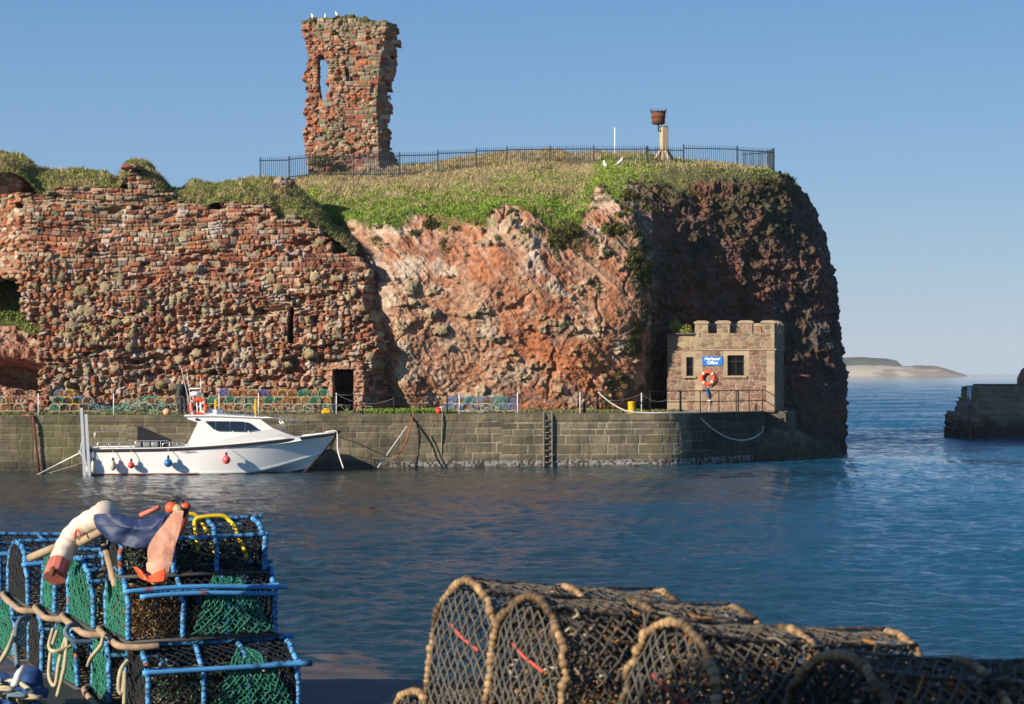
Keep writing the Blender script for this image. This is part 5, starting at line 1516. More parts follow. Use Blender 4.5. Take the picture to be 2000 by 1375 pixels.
gull(W(1211, 326, 110.4), R(15), 1.15, 'larger white gull facing right on the clifftop grass', 'gulls on the clifftop')

# ------------------------------------------------------------------ fence, beacon basket and pole on the headland
IRON = mat('dark_blue_iron', (.010, .026, .042), .5, .2)
def fence(label, pts, hgt=1.3, gap=.118):
    """pts: (u, v of the foot, Y) along the run; the bars of each panel are one mesh, the rails and posts are parts"""
    P = np.array([W(*p) for p in pts])
    p0 = P[0].copy()
    t = empty('railing_fence', p0, 0, label, 'fence')
    for a, b_ in zip(P[:-1], P[1:]):
        L = np.linalg.norm((b_ - a)[:2]); npan = max(1, round(L / 2.5))
        for k in range(npan):
            q0, q1 = a + (b_ - a) * k / npan, a + (b_ - a) * (k + 1) / npan
            step = q0[2] * .5 + q1[2] * .5 
            bars = MB(); n_ = max(3, int(L / npan / gap))
            sl = .45
            for j in range(n_):
                s = (j + .5) / n_
                q = q0 + (q1 - q0) * s; z = step * (1 - sl) + (q0[2] + (q1[2] - q0[2]) * s) * sl
                bars.tube([(q[0], q[1], z - .35), (q[0], q[1], z + hgt)], .0145, 4, caps=False)
                bars.lathe([(.0125, 0), (.001, .07)], (q[0], q[1], z + hgt), 4)
            o = bars.build('bar_panel', IRON, t); o.location = -p0
            for h in (hgt - .16, .12):
                r = MB()
                za = step * (1 - sl) + q0[2] * sl + h; zb = step * (1 - sl) + q1[2] * sl + h
                r.tube([(q0[0], q0[1], za), (q1[0], q1[1], zb)], .026, 4)
                o = r.build('rail', IRON, t); o.location = -p0
            m = MB(); m.box((q0[0], q0[1], q0[2] + hgt / 2 - .15), (.048, .048, hgt + .45)); o = m.build('post', IRON, t); o.location = -p0
    return t
fence('dark iron spiked fence running across the headland in front of the tower', [(508, 352, 117), (565, 350, 117), (604, 345, 116.4), (780, 344, 114.6), (930, 335, 115.2), (990, 331, 115.6), (1160, 329, 115.4), (1265, 331, 114.6), (1312, 332, 114.4)])
fence('dark iron spiked fence round the seaward tip of the headland, right of the beacon', [(1335, 327, 114.8), (1440, 331, 115.0), (1512, 336, 116.0), (1500, 337, 119.5), (1450, 337, 121)])
fence('farther dark iron fence crossing behind the beacon basket', [(1262, 330, 121.5), (1335, 330, 121.5)])
def beacon():
    Y = 116.0
    t = empty('beacon', W(1297, 322, Y), R(20), 'rusty iron beacon basket on a pale timber post on the headland', 'beacon')
    wood = mat('pale_weathered_wood', (.46, .37, .25), .85, var=.3, vscale=6)
    s = Y / F
    b = MB(); b.box((0, 0, 1.05), (.40, .40, 2.4), bev=.03); b.build('post', wood, t)
    for k in range(4):
        a = k * math.pi / 2; b = MB()
        c, sn = math.cos(a), math.sin(a)
        b.tube([(c * .9, sn * .9, -.12), (c * .22, sn * .22, .85)], .085, 4); b.build('brace', wood, t)
    rust = mat('rust', (.17, .058, .025), .9, var=.5, vscale=7, bump=.4, bscale=20)
    ox, oz = -.36, 2.35
    b = MB(); b.tube([(-.1, 0, 1.95), (ox, 0, 1.98), (ox, 0, oz)], .045, 6); b.build('bracket', BLK, t, True)
    b = MB(); b.lathe([(.001, 0), (.33, 0), (.36, .02), (.43, .74), (.41, .74), (.34, .03)], (ox, 0, oz), 20); b.build('basket', rust, t, True)
    for h in (.12, .40, .70):
        b = MB(); rr = .355 + .095 * h + .012
        b.lathe([(rr, -.03), (rr + .02, -.03), (rr + .022, .03), (rr, .03)], (ox, 0, oz + h), 20); b.build('hoop_band', mat('dark_rust', (.05, .025, .018), .8), t, True)
    for k in range(12):
        a = k * math.pi / 6; c, sn = math.cos(a), math.sin(a)
        b = MB(); b.tube([(ox + c * .43, sn * .43, oz + .68), (ox + c * .46, sn * .46, oz + .82), (ox + c * .51, sn * .51, oz + .92)], [.018, .018, .006], 5); b.build('spike', BLK, t, True)
beacon()
b = MB(); p = np.array(W(1201, 318, 119.5)); b.tube([p, np.array(W(1201, 249, 119.5))], .035, 6)
tag(b.build('white_pole', mat('white_paint'), None, True), 'slender white pole standing behind the fence left of the beacon', 'pole')

# ------------------------------------------------------------------ the white boat
def build_boat():
    t = empty('boat', (WX(168, 88.6), 88.6, -.02), R(8.5), 'white motor boat with a forward wheelhouse moored along the quay', 'boat')
    gel = mat('white_gelcoat', (.88, .88, .85), .22, coat=.3, var=.06, vscale=2)
    gelc = mat('white_hull', attr=True, rough=.25, coat=.3)
    LW, LT, BW = 9.75, 11.15, 1.36
    ns, nz = 90, 26
    ts = np.linspace(0, 1, ns)
    def sheer(s): return 1.16 + .06 * s + .60 * np.clip((s - .25) / .75, 0, 1) ** 2.1
    def beam(s): return BW * (1 - np.clip((s - .5) / .5, 0, 1) ** 2.3) * (1 - .06 * (1 - s)) + .012
    def chine_z(s): return .02 + .85 * np.clip((s - .72) / .28, 0, 1) ** 1.5
    def chine_b(s): return beam(s) * (.93 - .30 * np.clip((s - .5) / .5, 0, 1) ** 1.2)
    def xpos(s, z): return s * LW + (LT - LW) * np.clip(z / 1.8, -.3, 1) * s ** 3
    rows = []
    for k in range(nz):
        f = k / (nz - 1)
        if f < .3:
            g = f / .3; z = -.5 * (1 - ts ** 6) * (1 - g) + chine_z(ts) * g + .0; z = np.where(g < 1, z, z); y = chine_b(ts) * g
            z = (-.5 + .75 * ts ** 4) * (1 - g) + chine_z(ts) * g
        else:
            g = (f - .3) / .7
            z = chine_z(ts) + (sheer(ts) - chine_z(ts)) * g
            y = chine_b(ts) + (beam(ts) - chine_b(ts)) * g ** (1.0 + .5 * ts) + .03 * math.exp(-((g - .02) / .03) ** 2)
        rows.append(np.stack([xpos(ts, z), -y, z], 1))
    G = np.stack(rows, 1)
    Gm = G * (1, -1, 1)
    V = np.concatenate([G.reshape(-1, 3), Gm.reshape(-1, 3)])
    f = grid_faces(ns, nz); f2 = grid_faces(ns, nz, ns * nz)[:, ::-1]
    tr = np.array([[k, k + 1, ns * nz + k + 1, ns * nz + k] for k in range(nz - 1)])
    C = np.tile((.88, .88, .85), (len(V), 1))
    red = V[:, 2] < .075 - .004 * V[:, 0]
    C[red] = (.22, .05, .03)
    grime = fbm(V[:, 0] * .7, V[:, 1], V[:, 2] * 3, 3, 1001)
    C = np.where(red[:, None], C, C * (1 - .13 * sstep(.1, .5, grime) * sstep(.7, .1, V[:, 2]))[:, None])
    raw_mesh('hull', V, [f[:, ::-1], f2[:, ::-1], tr], gelc, t, True, C)
    recalc(t.children[-1])
    # deck with its low bulwark cap
    D = np.concatenate([np.stack([G[:, -1, 0], G[:, -1, 1], G[:, -1, 2] - .02], 1), np.stack([G[:, -1, 0], -G[:, -1, 1], G[:, -1, 2] - .02], 1)])
    raw_mesh('deck', D, np.array([(i, i + 1, ns + i + 1, ns + i) for i in range(ns - 1)]), mat('deck_grey', (.45, .46, .45), .7, var=.2), t, False)
    rub = mat('dark_rubber', (.045, .035, .028), .6, var=.3)
    for sd in (1, -1):
        b = MB(); b.tube(np.stack([G[:, -1, 0], sd * (G[:, -1, 1] - .015), G[:, -1, 2] - .055], 1), .06, 8); b.build('rubbing_strake', rub, t, True)
        b = MB(); b.tube(np.stack([G[:, -1, 0], sd * (G[:, -1, 1] + .03), G[:, -1, 2] + .01], 1), .035, 6); b.build('gunwale', gel, t, True)
    b = MB(); b.box((LT + .02, 0, sheer(1) + .03), (.3, .12, .14), bev=.03); b.tube([(LT + .05, 0, sheer(1) + .02), (LT - .35, 0, 1.1), (LW + .35, 0, .55), (LW - .15, 0, -.05)], .05, 8); b.build('stem_band', rub, t, True)
    # wheelhouse
    K = 11.15 / 487.0
    ux = lambda u: (u - 168) * K
    vz = lambda v: (924.5 - v) / 43.4
    cab = [(ux(360), 1.2), (ux(383), vz(824)), (ux(364), vz(817.5)), (ux(360), vz(812)), (ux(420), vz(812.5)), (ux(500), vz(816)), (ux(528), vz(836)), (ux(553), vz(846)), (ux(580), vz(855)), (ux(584), vz(860)), (ux(500), 1.2)]
    wd = 1.08
    def taper(V):
        k = 1 - .30 * np.clip((V[:, 0] - ux(505)) / (ux(586) - ux(505)), 0, 1) - .10 * np.clip((V[:, 2] - 1.9) / .7, 0, 1)
        V[:, 1] *= k; return V
    b = MB(); b.prism(cab, -wd, wd, f=taper); b.build('wheelhouse', gel, t)
    b = MB(); b.prism([(ux(357), vz(812) - .001), (ux(357), vz(809.5)), (ux(430), vz(809.5)), (ux(501), vz(814)), (ux(503), vz(817) + .02), (ux(500), vz(816) + .004), (ux(420), vz(812.5) + .004)], -wd * .98, wd * .98); b.build('wheelhouse_roof', gel, t)
    gl = mat('dark_boat_glass', (.012, .018, .03), .06, spec=.7)
    px = lambda X, Y_: (ux(140 + X / 3.571), vz(720 + Y_ / 3.571))
    panes = [[(915, 364), (984, 362), (984, 425)], [(993, 363), (1082, 364), (1082, 429), (993, 428)], [(1091, 364), (1186, 367), (1186, 431), (1091, 429)], [(1197, 370), (1218, 374), (1279, 419), (1197, 432)]]
    for pl in panes:
        for sd in (-1, 1):
            b = MB(); P = [px(*q) for q in pl]
            b.prism(P, 0, .02, f=lambda V, sd=sd: np.stack([V[:, 0], sd * (wd * (1 - .10 * np.clip((V[:, 2] - 1.9) / .7, 0, 1)) + .004 + V[:, 1] * .5), V[:, 2]], 1))
            recalc(b.build('window', gl, t))
    # raked windscreen
    a0 = np.array((ux(503), 0, vz(817.5))); a1 = np.array((ux(527), 0, vz(834.5)))
    d = (a1 - a0); nn = np.array((-d[2], 0, d[0])); nn /= -np.linalg.norm(nn) if nn[2] < 0 else np.linalg.norm(nn)
    b = MB()
    for y0, y1 in ((-.92, -.04), (.04, .92)):
        q = [a0 + d * .06 + (0, y0, 0), a1 - d * .06 + (0, y0, 0), a1 - d * .06 + (0, y1, 0), a0 + d * .06 + (0, y1, 0)]
        q = [k + nn * .012 for k in q]; b.add(q + [k - nn * .02 for k in q], [(0, 1, 2, 3), (7, 6, 5, 4), (0, 4, 5, 1), (1, 5, 6, 2), (2, 6, 7, 3), (3, 7, 4, 0)])
    b.build('windscreen', gl, t)
    b = MB(); b.tube([(ux(374), -.6, vz(846)), (ux(383), -.62, vz(825))], .02, 5); b.tube([(ux(374), .6, vz(846)), (ux(383), .62, vz(825))], .02, 5); b.build('door_frame', rub, t)
    st = mat('stainless_rail', (.72, .72, .7), .25, .8)
    def loop(u0, u1, v0, y, nm, inner=2):
        z1 = vz(v0); z0 = 1.18
        b = MB(); b.tube([(ux(u0), y, z0), (ux(u0), y, z1 - .06), (ux(u0 + 3), y, z1), (ux(u1 - 3), y, z1), (ux(u1), y, z1 - .06), (ux(u1), y, z0)], .02, 6)
        for k in range(inner):
            x = ux(u0 + (u1 - u0) * (k + 1) / (inner + 1)); b.tube([(x, y, z0), (x, y, z1)], .015, 5)
        b.build(nm, st, t, True)
    loop(193, 256, 861, -1.22, 'guard_rail'); loop(264, 328, 859, -1.0, 'guard_rail', 3); loop(316, 357, 863, -1.2, 'guard_rail')
    b = MB(); b.tube([(ux(182), 1.2, 1.1), (ux(182), 1.2, vz(845)), (ux(185), 1.2, vz(843.5)), (ux(262), 1.2, vz(843.5))], .012, 5); b.build('high_rail', st, t, True)
    b = MB()
    for u in (268, 285, 300): b.box((ux(u), -.3, 1.32), (.3, .5, .22), bev=.04)
    b.build('deck_box', mat('deck_gear', (.3, .3, .28), .6, var=.4, vscale=5), t)
    b = MB(); b.prism([(ux(265), 1.15), (ux(265), vz(832.5)), (ux(272), vz(834)), (ux(331), vz(860)), (ux(331), 1.15)], .55, 1.1)
    b.build('black_wedge', mat('plain_black', (.010, .010, .012), .9, bump=.4, bscale=6, bdist=.05), t)  # plain black wedge standing on the aft deck
    # foredeck rail
    rail = [(ux(500), -.95, vz(815)), (ux(540), -.86, vz(818)), (ux(580), -.62, vz(822)), (ux(583), -.6, vz(829))]
    for sd in (1, -1):
        b = MB(); b.tube([(x, y * sd, z) for x, y, z in rail], .016, 5)
        b.tube([(ux(541), -.86 * sd, vz(819)), (ux(551), -.86 * sd, vz(845))], .016, 5); b.tube([(ux(545), -.83 * sd, vz(819)), (ux(557), -.8 * sd, vz(846))], .012, 5)
        b.build('bow_rail', st, t, True)
    # stern mast of paired aluminium channels
    al = mat('aluminium', (.66, .68, .70), .4, .35, var=.15)
    b = MB(); x0 = ux(170)
    for k, (dx, y) in enumerate(((-.03, -1.38), (.17, -1.38))):
        b.add(*(lambda q: (q[0], q[1]))(((np.array([(dx - .07 + .02, y - .05, vz(929)), (dx + .07 + .02, y - .05, vz(929)), (dx + .07 + .02, y + .05, vz(929)), (dx - .07 + .02, y + .05, vz(929)), (dx - .06 - .13, y - .05, vz(795 + 12 * k)), (dx + .06 - .13, y - .05, vz(795 + 12 * k)), (dx + .06 - .13, y + .05, vz(795 + 12 * k)), (dx - .06 - .13, y + .05, vz(795 + 12 * k))]) + (x0, 0, 0)), [(0, 3, 2, 1), (4, 5, 6, 7), (0, 1, 5, 4), (1, 2, 6, 5), (2, 3, 7, 6), (3, 0, 4, 7)])))
    for k in range(8):
        z = .15 + k * .33; b.box((x0 + .09 - .15 * z / 3, -1.36, z), (.16, .04, .05))
    b.build('stern_mast', al, t)
    b = MB(); b.tube([(x0 - .22, -1.3, vz(880)), (x0 + .0, -1.35, vz(815))], .02, 5); b.tube([(x0 - .3, -1.2, vz(876)), (x0 + .02, -1.35, vz(897))], .025, 5); b.box((x0 + .32, -1.2, 1.24), (.5, .3, .09), bev=.02); b.build('stern_bracket', al, t)
    # roof gear
    b = MB(); b.lathe([(.001, -.08), (.2, -.08), (.25, -.02), (.24, .05), (.15, .11), (.001, .13)], (ux(377), 0, vz(770)), 16); b.build('radar', gel, t, True)
    b = MB(); b.box((ux(378), 0, vz(759)), (.5, .12, .06), bev=.02); b.build('radar_bar', gel, t)
    b = MB()
    for dx in (-.12, .12): b.tube([(ux(377) + dx, 0, vz(810)), (ux(377) + dx * .5, 0, vz(772))], .025, 6)
    b.build('radar_stand', gel, t, True)
    b = MB(); b.tube([(ux(388.5), 0, vz(810)), (ux(388.5), 0, vz(776))], .045, 7); b.tube([(ux(388.5), 0, vz(776)), (ux(388.5), 0, vz(738))], .014, 6); b.build('light_mast', gel, t, True)
    b = MB(); b.ball((ux(388.5), 0, vz(737)), (.04, .04, .07), 8); b.build('mast_lamp', mat('red_lens', (.6, .04, .03), .3), t, True)
    for x0_, x1_ in ((373, 350), (373, 361)):
        b = MB(); b.tube([(ux(x0_), -.9, vz(811)), (ux(x1_), -.9, vz(716))], [.02, .008], 5); b.build('whip_aerial', mat('white_paint'), t, True)
    b = MB(); b.box((ux(412), -.1, vz(804)), (.75, .55, .25), bev=.04); b.box((ux(424), -.1, vz(804)), (.28, .5, .24), bev=.03); b.build('raft_box', gel, t)
    b = MB()
    for sd in (-1, 1):
        P = [(ux(396), sd * .9, vz(808)), (ux(440), sd * .9, vz(808.5)), (ux(495), sd * .88, vz(812))]; b.tube(P, .018, 5)
        for u, v in ((400, 811), (440, 812), (470, 814), (494, 815.5)): b.tube([(ux(u), sd * .9, vz(v + 2)), (ux(u), sd * .9, vz(808.3))], .014, 5)
    b.build('roof_rail', st, t, True)
    b = MB(); b.box((ux(381), -1.02, vz(818)), (.13, .1, .1), bev=.02); b.build('deck_lamp', mat('black_rubber'), t)
    b = MB()
    for k, w in enumerate((.05, .03, .06, .07, .05, .04, .06)): b.box((ux(352) + k * .095, -1.372 + .002 * k, 1.03), (w, .006, .055 if k in (2, 3) else .04))
    b.build('lettering', mat('black_paint', (.015, .015, .015), .5), t)
    return t
BOAT = build_boat()
def bp(x, y, z):
    c, s = math.cos(R(8.5)), math.sin(R(8.5))
    return (WX(168, 88.6) + x * c - y * s, 88.6 + x * s + y * c, -.02 + z)
KB = 11.15 / 487.0
lifebuoy('lifebuoy', bp((384 - 168) * KB, -.75, (924.5 - 795) / 43.4), R(8.5), .42, .235, 'bright orange lifebuoy standing on the wheelhouse roof of the boat', 0.0)
def fender(u, v, r, long, col, label, y=-1.36):
    x = (u - 168) * KB; z = (925.5 - v) / 43.8
    t = empty('fender', bp(x, y - r - .03, z), R(8.5), label, 'fender', 'fenders hung along the side of the white boat')
    m = mat('fender_' + label.split()[0], col, .35, var=.15, vscale=4)
    b = MB()
    if long: b.lathe([(.001, -long), (r * .6, -long + .03), (r, -long + .12), (r, long - .12), (r * .5, long - .02), (.03, long + .04), (.001, long + .05)], n=18)
    else: b.lathe([(r * math.cos(a), r * math.sin(a)) for a in np.linspace(-math.pi / 2 + .01, math.pi / 2 - .35, 14)] + [(.05, r * 1.2), (.045, r * 1.42), (.001, r * 1.45)], n=20)
    b.build('float', m, t, True)
    b = MB(); top = long if long else r
    b.lathe([(.06, 0), (.05, .1), (.02, .14)], (0, 0, top + .0 + (.0 if long else .12 * r)), 10); b.build('collar', mat('dark_fender_neck', (.03, .012, .03), .6), t, True)
    b = MB(); b.tube([(0, 0, top + .1), (0, .02, .5 * (1.2 - z + top)), (0, r + .0, 1.2 - z)], .012, 5, caps=False); b.build('lanyard', WROPE, t, True)
fender(185, 908, .085, .27, (.55, .53, .44), 'white long cylinder fender at the stern of the boat', -1.28)
fender(222.5, 906, .13, .22, (.50, .46, .36), 'cream pear shaped fender left of the smaller red ball on the boat', -1.29)
fender(257, 905.5, .145, 0, (.72, .05, .05), 'red ball fender, the smaller of two red ones, left of the blue fender', -1.3)
fender(327, 901.5, .185, 0, (.012, .14, .38), 'blue ball fender hung amidships on the boat', -1.34)
fender(437.5, 896, .185, 0, (.80, .10, .12), 'pinkish red ball fender, the larger of two red ones, right of the blue fender', -1.35)
rope('rope', [bp(-.1, -1.2, 1.05), W(120, 903, 88.6), W(72, 928, 87.8)], .03, WROPE, 'white stern line running from the boat down to the left into the water')
rope('rope', [bp(-.05, -.9, .6), W(140, 911, 89.5), W(70, 931, 89.8)], .02, GREYROPE, 'thin grey stern line below the white one')
pbow = np.array(bp(11.1, 0, 1.85))
rope('rope', [bp(10.6, .05, 1.83), pbow + (0, -.1, .03), pbow + (.08, -.16, -.2), W(660, 880, 88.9), W(671, 915, 88.6)], .032, WROPE, 'white bow line hanging from the stem of the boat into the water')
rope('rope', [pbow + (.05, 0, -.25), W(688, 862, 91.6), W(730, 880, 93.0), W(760, 893, 93.7)], .018, BRROPE, 'thin dark line from the bow across to the quay wall')
# ------------------------------------------------------------------ near quay under the creel stacks, wet shingle below it
FGZ = 2.62
def near_quay():
    x = np.linspace(-14, 14, 180); prof = [(-6, FGZ), (2, FGZ), (6, FGZ), (8, FGZ), (9, FGZ), (10, FGZ), (11, FGZ), (11.6, FGZ), (12.1, FGZ), (12.27, FGZ - .01), (12.32, FGZ - .06), (12.34, FGZ - .3), (12.36, 1.8), (12.4, 1), (12.45, 0), (12.5, -1)]
    k = np.array(prof)
    X = x[:, None] + 0 * k[:, 0]; Y = k[:, 0][None] + 0 * X; Z = k[:, 1][None] + 0 * X
    Y = Y + .05 * fbm(X * .8, Z, 0, 3, 1101) * (Y > 11.9); Z = Z + .012 * fbm(X * 2, Y * 2, 0, 3, 1103)
    o = raw_mesh('quay_apron', np.stack([X, Y, Z], -1).reshape(-1, 3), grid_faces(180, len(prof))[:, ::-1], mat('wet_tarmac', (.035, .034, .033), .6, var=.4, vscale=6, bump=.4, bscale=60), None, True)
    tag(o, 'dark tarmac edge of the near quay under the creel stacks', None, None, 'structure')
    n1, n2 = 150, 110
    X, Y = np.meshgrid(np.linspace(-12, 0.6, n1), np.linspace(24, 37, n2), indexing='ij')
    Z = -.10 + .13 * np.clip((34.2 - Y) / 3, -1, 1.6) - .24 * sstep(-2.6, -.4, X) + .07 * fbm(X / 1.6, Y / 1.2, 0, 4, 1105) + .035 * fbm(X * 2.2, Y * 2.2, 0, 2, 1107)
    C = mix((.035, .028, .022), (.095, .068, .045), sstep(-.3, .3, fbm(X * 2, Y * 2, 1, 3, 1109)))
    o = raw_mesh('shingle', np.stack([X, Y, Z], -1).reshape(-1, 3), grid_faces(n1, n2)[:, ::-1], mat('wet_shingle', attr=True, rough=.25, bump=.5, bscale=18, bdist=.03), None, True, C.reshape(-1, 3))
    tag(o, 'wet brown shingle bank just showing above the water', None, None, 'structure')
near_quay()

# ------------------------------------------------------------------ large creels in the foreground
def strands(P0, P1, r, n=3):
    P0, P1 = np.asarray(P0, float), np.asarray(P1, float)
    k = len(P0)
    T = P1 - P0; L = np.linalg.norm(T, axis=1, keepdims=True); T = T / np.maximum(L, 1e-9)
    up = np.where(np.abs(T[:, 2:3]) < .9, np.array([[0, 0, 1.]]), np.array([[0, 1., 0]]))
    U = np.cross(T, up); U /= np.linalg.norm(U, axis=1, keepdims=True); B = np.cross(T, U)
    a = np.arange(n) / n * 2 * math.pi
    o = r * (U[:, None] * np.cos(a)[None, :, None] + B[:, None] * np.sin(a)[None, :, None])
    V = np.concatenate([P0[:, None] + o, P1[:, None] + o], 1).reshape(-1, 3)
    b = np.arange(k)[:, None] * 2 * n; j = np.arange(n)[None]; j2 = (j + 1) % n
    q = np.stack([b + j, b + j2, b + n + j2, b + n + j], -1).reshape(-1, 4)
    return V, q
def lattice(fn, nu, nv, keep=None, rg=None, jit=0.0, knots=0.0):
    """diamond netting: nodes of a chequered grid, each joined to the two beyond it"""
    i, j = np.meshgrid(np.arange(nu + 1), np.arange(nv + 1), indexing='ij')
    P = fn(i / nu, j / nv)
    if jit: P = P + rg.normal(0, jit, P.shape)
    ok = (i + j) % 2 == 0
    E0, E1 = [], []
    for d in (1, -1):
        a = ok[:, :-1] & (i[:, :-1] + d >= 0) & (i[:, :-1] + d <= nu)
        ii, jj = np.nonzero(a)
        p0, p1 = P[ii, jj], P[ii + d, jj + 1]
        if keep is not None:
            m = keep(ii / nu, jj / nv) & keep((ii + d) / nu, (jj + 1) / nv); p0, p1 = p0[m], p1[m]
        E0.append(p0); E1.append(p1)
    return np.concatenate(E0), np.concatenate(E1)
def wrap_tube(b, P, r, step, cols, rg, bead=0.0, n=8, wrapw=0.16):
    """rod bound with line: its radius and colour change along its length"""
    P = np.asarray(P, float)
    L = np.concatenate([[0], np.cumsum(np.linalg.norm(np.diff(P, axis=0), axis=1))])
    k = max(4, int(L[-1] / (step / 4)))
    s = np.linspace(0, L[-1], k)
    Q = np.stack([np.interp(s, L, P[:, a]) for a in range(3)], 1)
    ph = s / step
    if bead:
        rr = r * (1 - bead + 1.35 * bead * np.abs(np.sin(ph * math.pi)) ** .7) * (1 + .45 * (rnd(np.floor(ph).astype(int), int(rg.randint(999))) - .5))
        t = rnd(np.floor(ph).astype(int), int(rg.randint(999)))
        Q = Q + rg.normal(0, r * .09, Q.shape)
        C = mix(cols[0], cols[1], t ** 1.2) * (1 - .55 * (np.abs(np.sin(ph * math.pi)) < .38))[:, None]
        C = C * np.where(fbm(s * 9, int(rg.randint(99)), 0, 2, 9) > .12, .35, 1.0)[:, None]
    else:
        w = (ph + .35 * np.sin(s * 23) + .5 * rnd(np.floor(ph).astype(int), 8)) % 1.0
        rr = np.where(w < wrapw, r * 1.10, r)
        C = np.where((w < wrapw)[:, None], np.array(cols[1]), np.array(cols[0]) * (.85 + .3 * rnd((s / .09).astype(int), 5))[:, None])
        C = np.where((rnd((s / .035).astype(int), int(rg.randint(999))) > .985)[:, None], np.array((.30, .09, .05)), C)
    b.tube(Q, rr, n, col=C)
    if not bead and wrapw > .15:
        T = np.gradient(Q, axis=0); T /= np.linalg.norm(T, axis=1, keepdims=True)
        u_ = np.cross(T, [0.31, .2, .93]); u_ /= np.maximum(np.linalg.norm(u_, axis=1, keepdims=True), 1e-6); v_ = np.cross(T, u_)
        for sg in (1, -1):
            a_ = sg * s / (.062 + .02 * rg.uniform()) * 2 * math.pi
            b.tube(Q + (r + .0015) * (u_ * np.cos(a_)[:, None] + v_ * np.sin(a_)[:, None]), .0024, 3, col=(.02, .03, .04), caps=False)
FRAME = mat('bound_rod', attr=True, rough=.6, var=.2, vscale=40, spec=.35)
def netmat(nm, col): return mat('net_' + nm, col, .85, var=.35, vscale=14)
def weed(b, rg, c, ext, n, cols, ln=.12, r=.003):
    for k in range(n):
        p = np.array(c) + rg.uniform(-1, 1, 3) * np.array(ext)
        P = [p]
        for j in range(3): P.append(P[-1] + rg.normal(0, 1, 3) * ln * (.45, .45, .4))
        P = np.clip(np.array(P), np.array(c) - np.array(ext) * 1.02, np.array(c) + np.array(ext) * 1.02)
        b.tube(catmull(P, 8), r * rg.uniform(.6, 1.8), 4, col=np.array(cols[rg.randint(len(cols))]) * rg.uniform(.6, 1.2), caps=False)
WOODS = mat('bleached_slat', (.40, .30, .19), .85, var=.35, vscale=10, bump=.3, bscale=40, bdist=.004)
mat('red_twine', (.55, .07, .05), .8)
HOSE = mat('tan_hose', (.40, .28, .18), .8, var=.75, vscale=16, var_col=(.13, .085, .055), bump=.5, bscale=45, bdist=.006)
BLUE, BLUE_D = (.075, .30, .60), (.012, .03, .06)
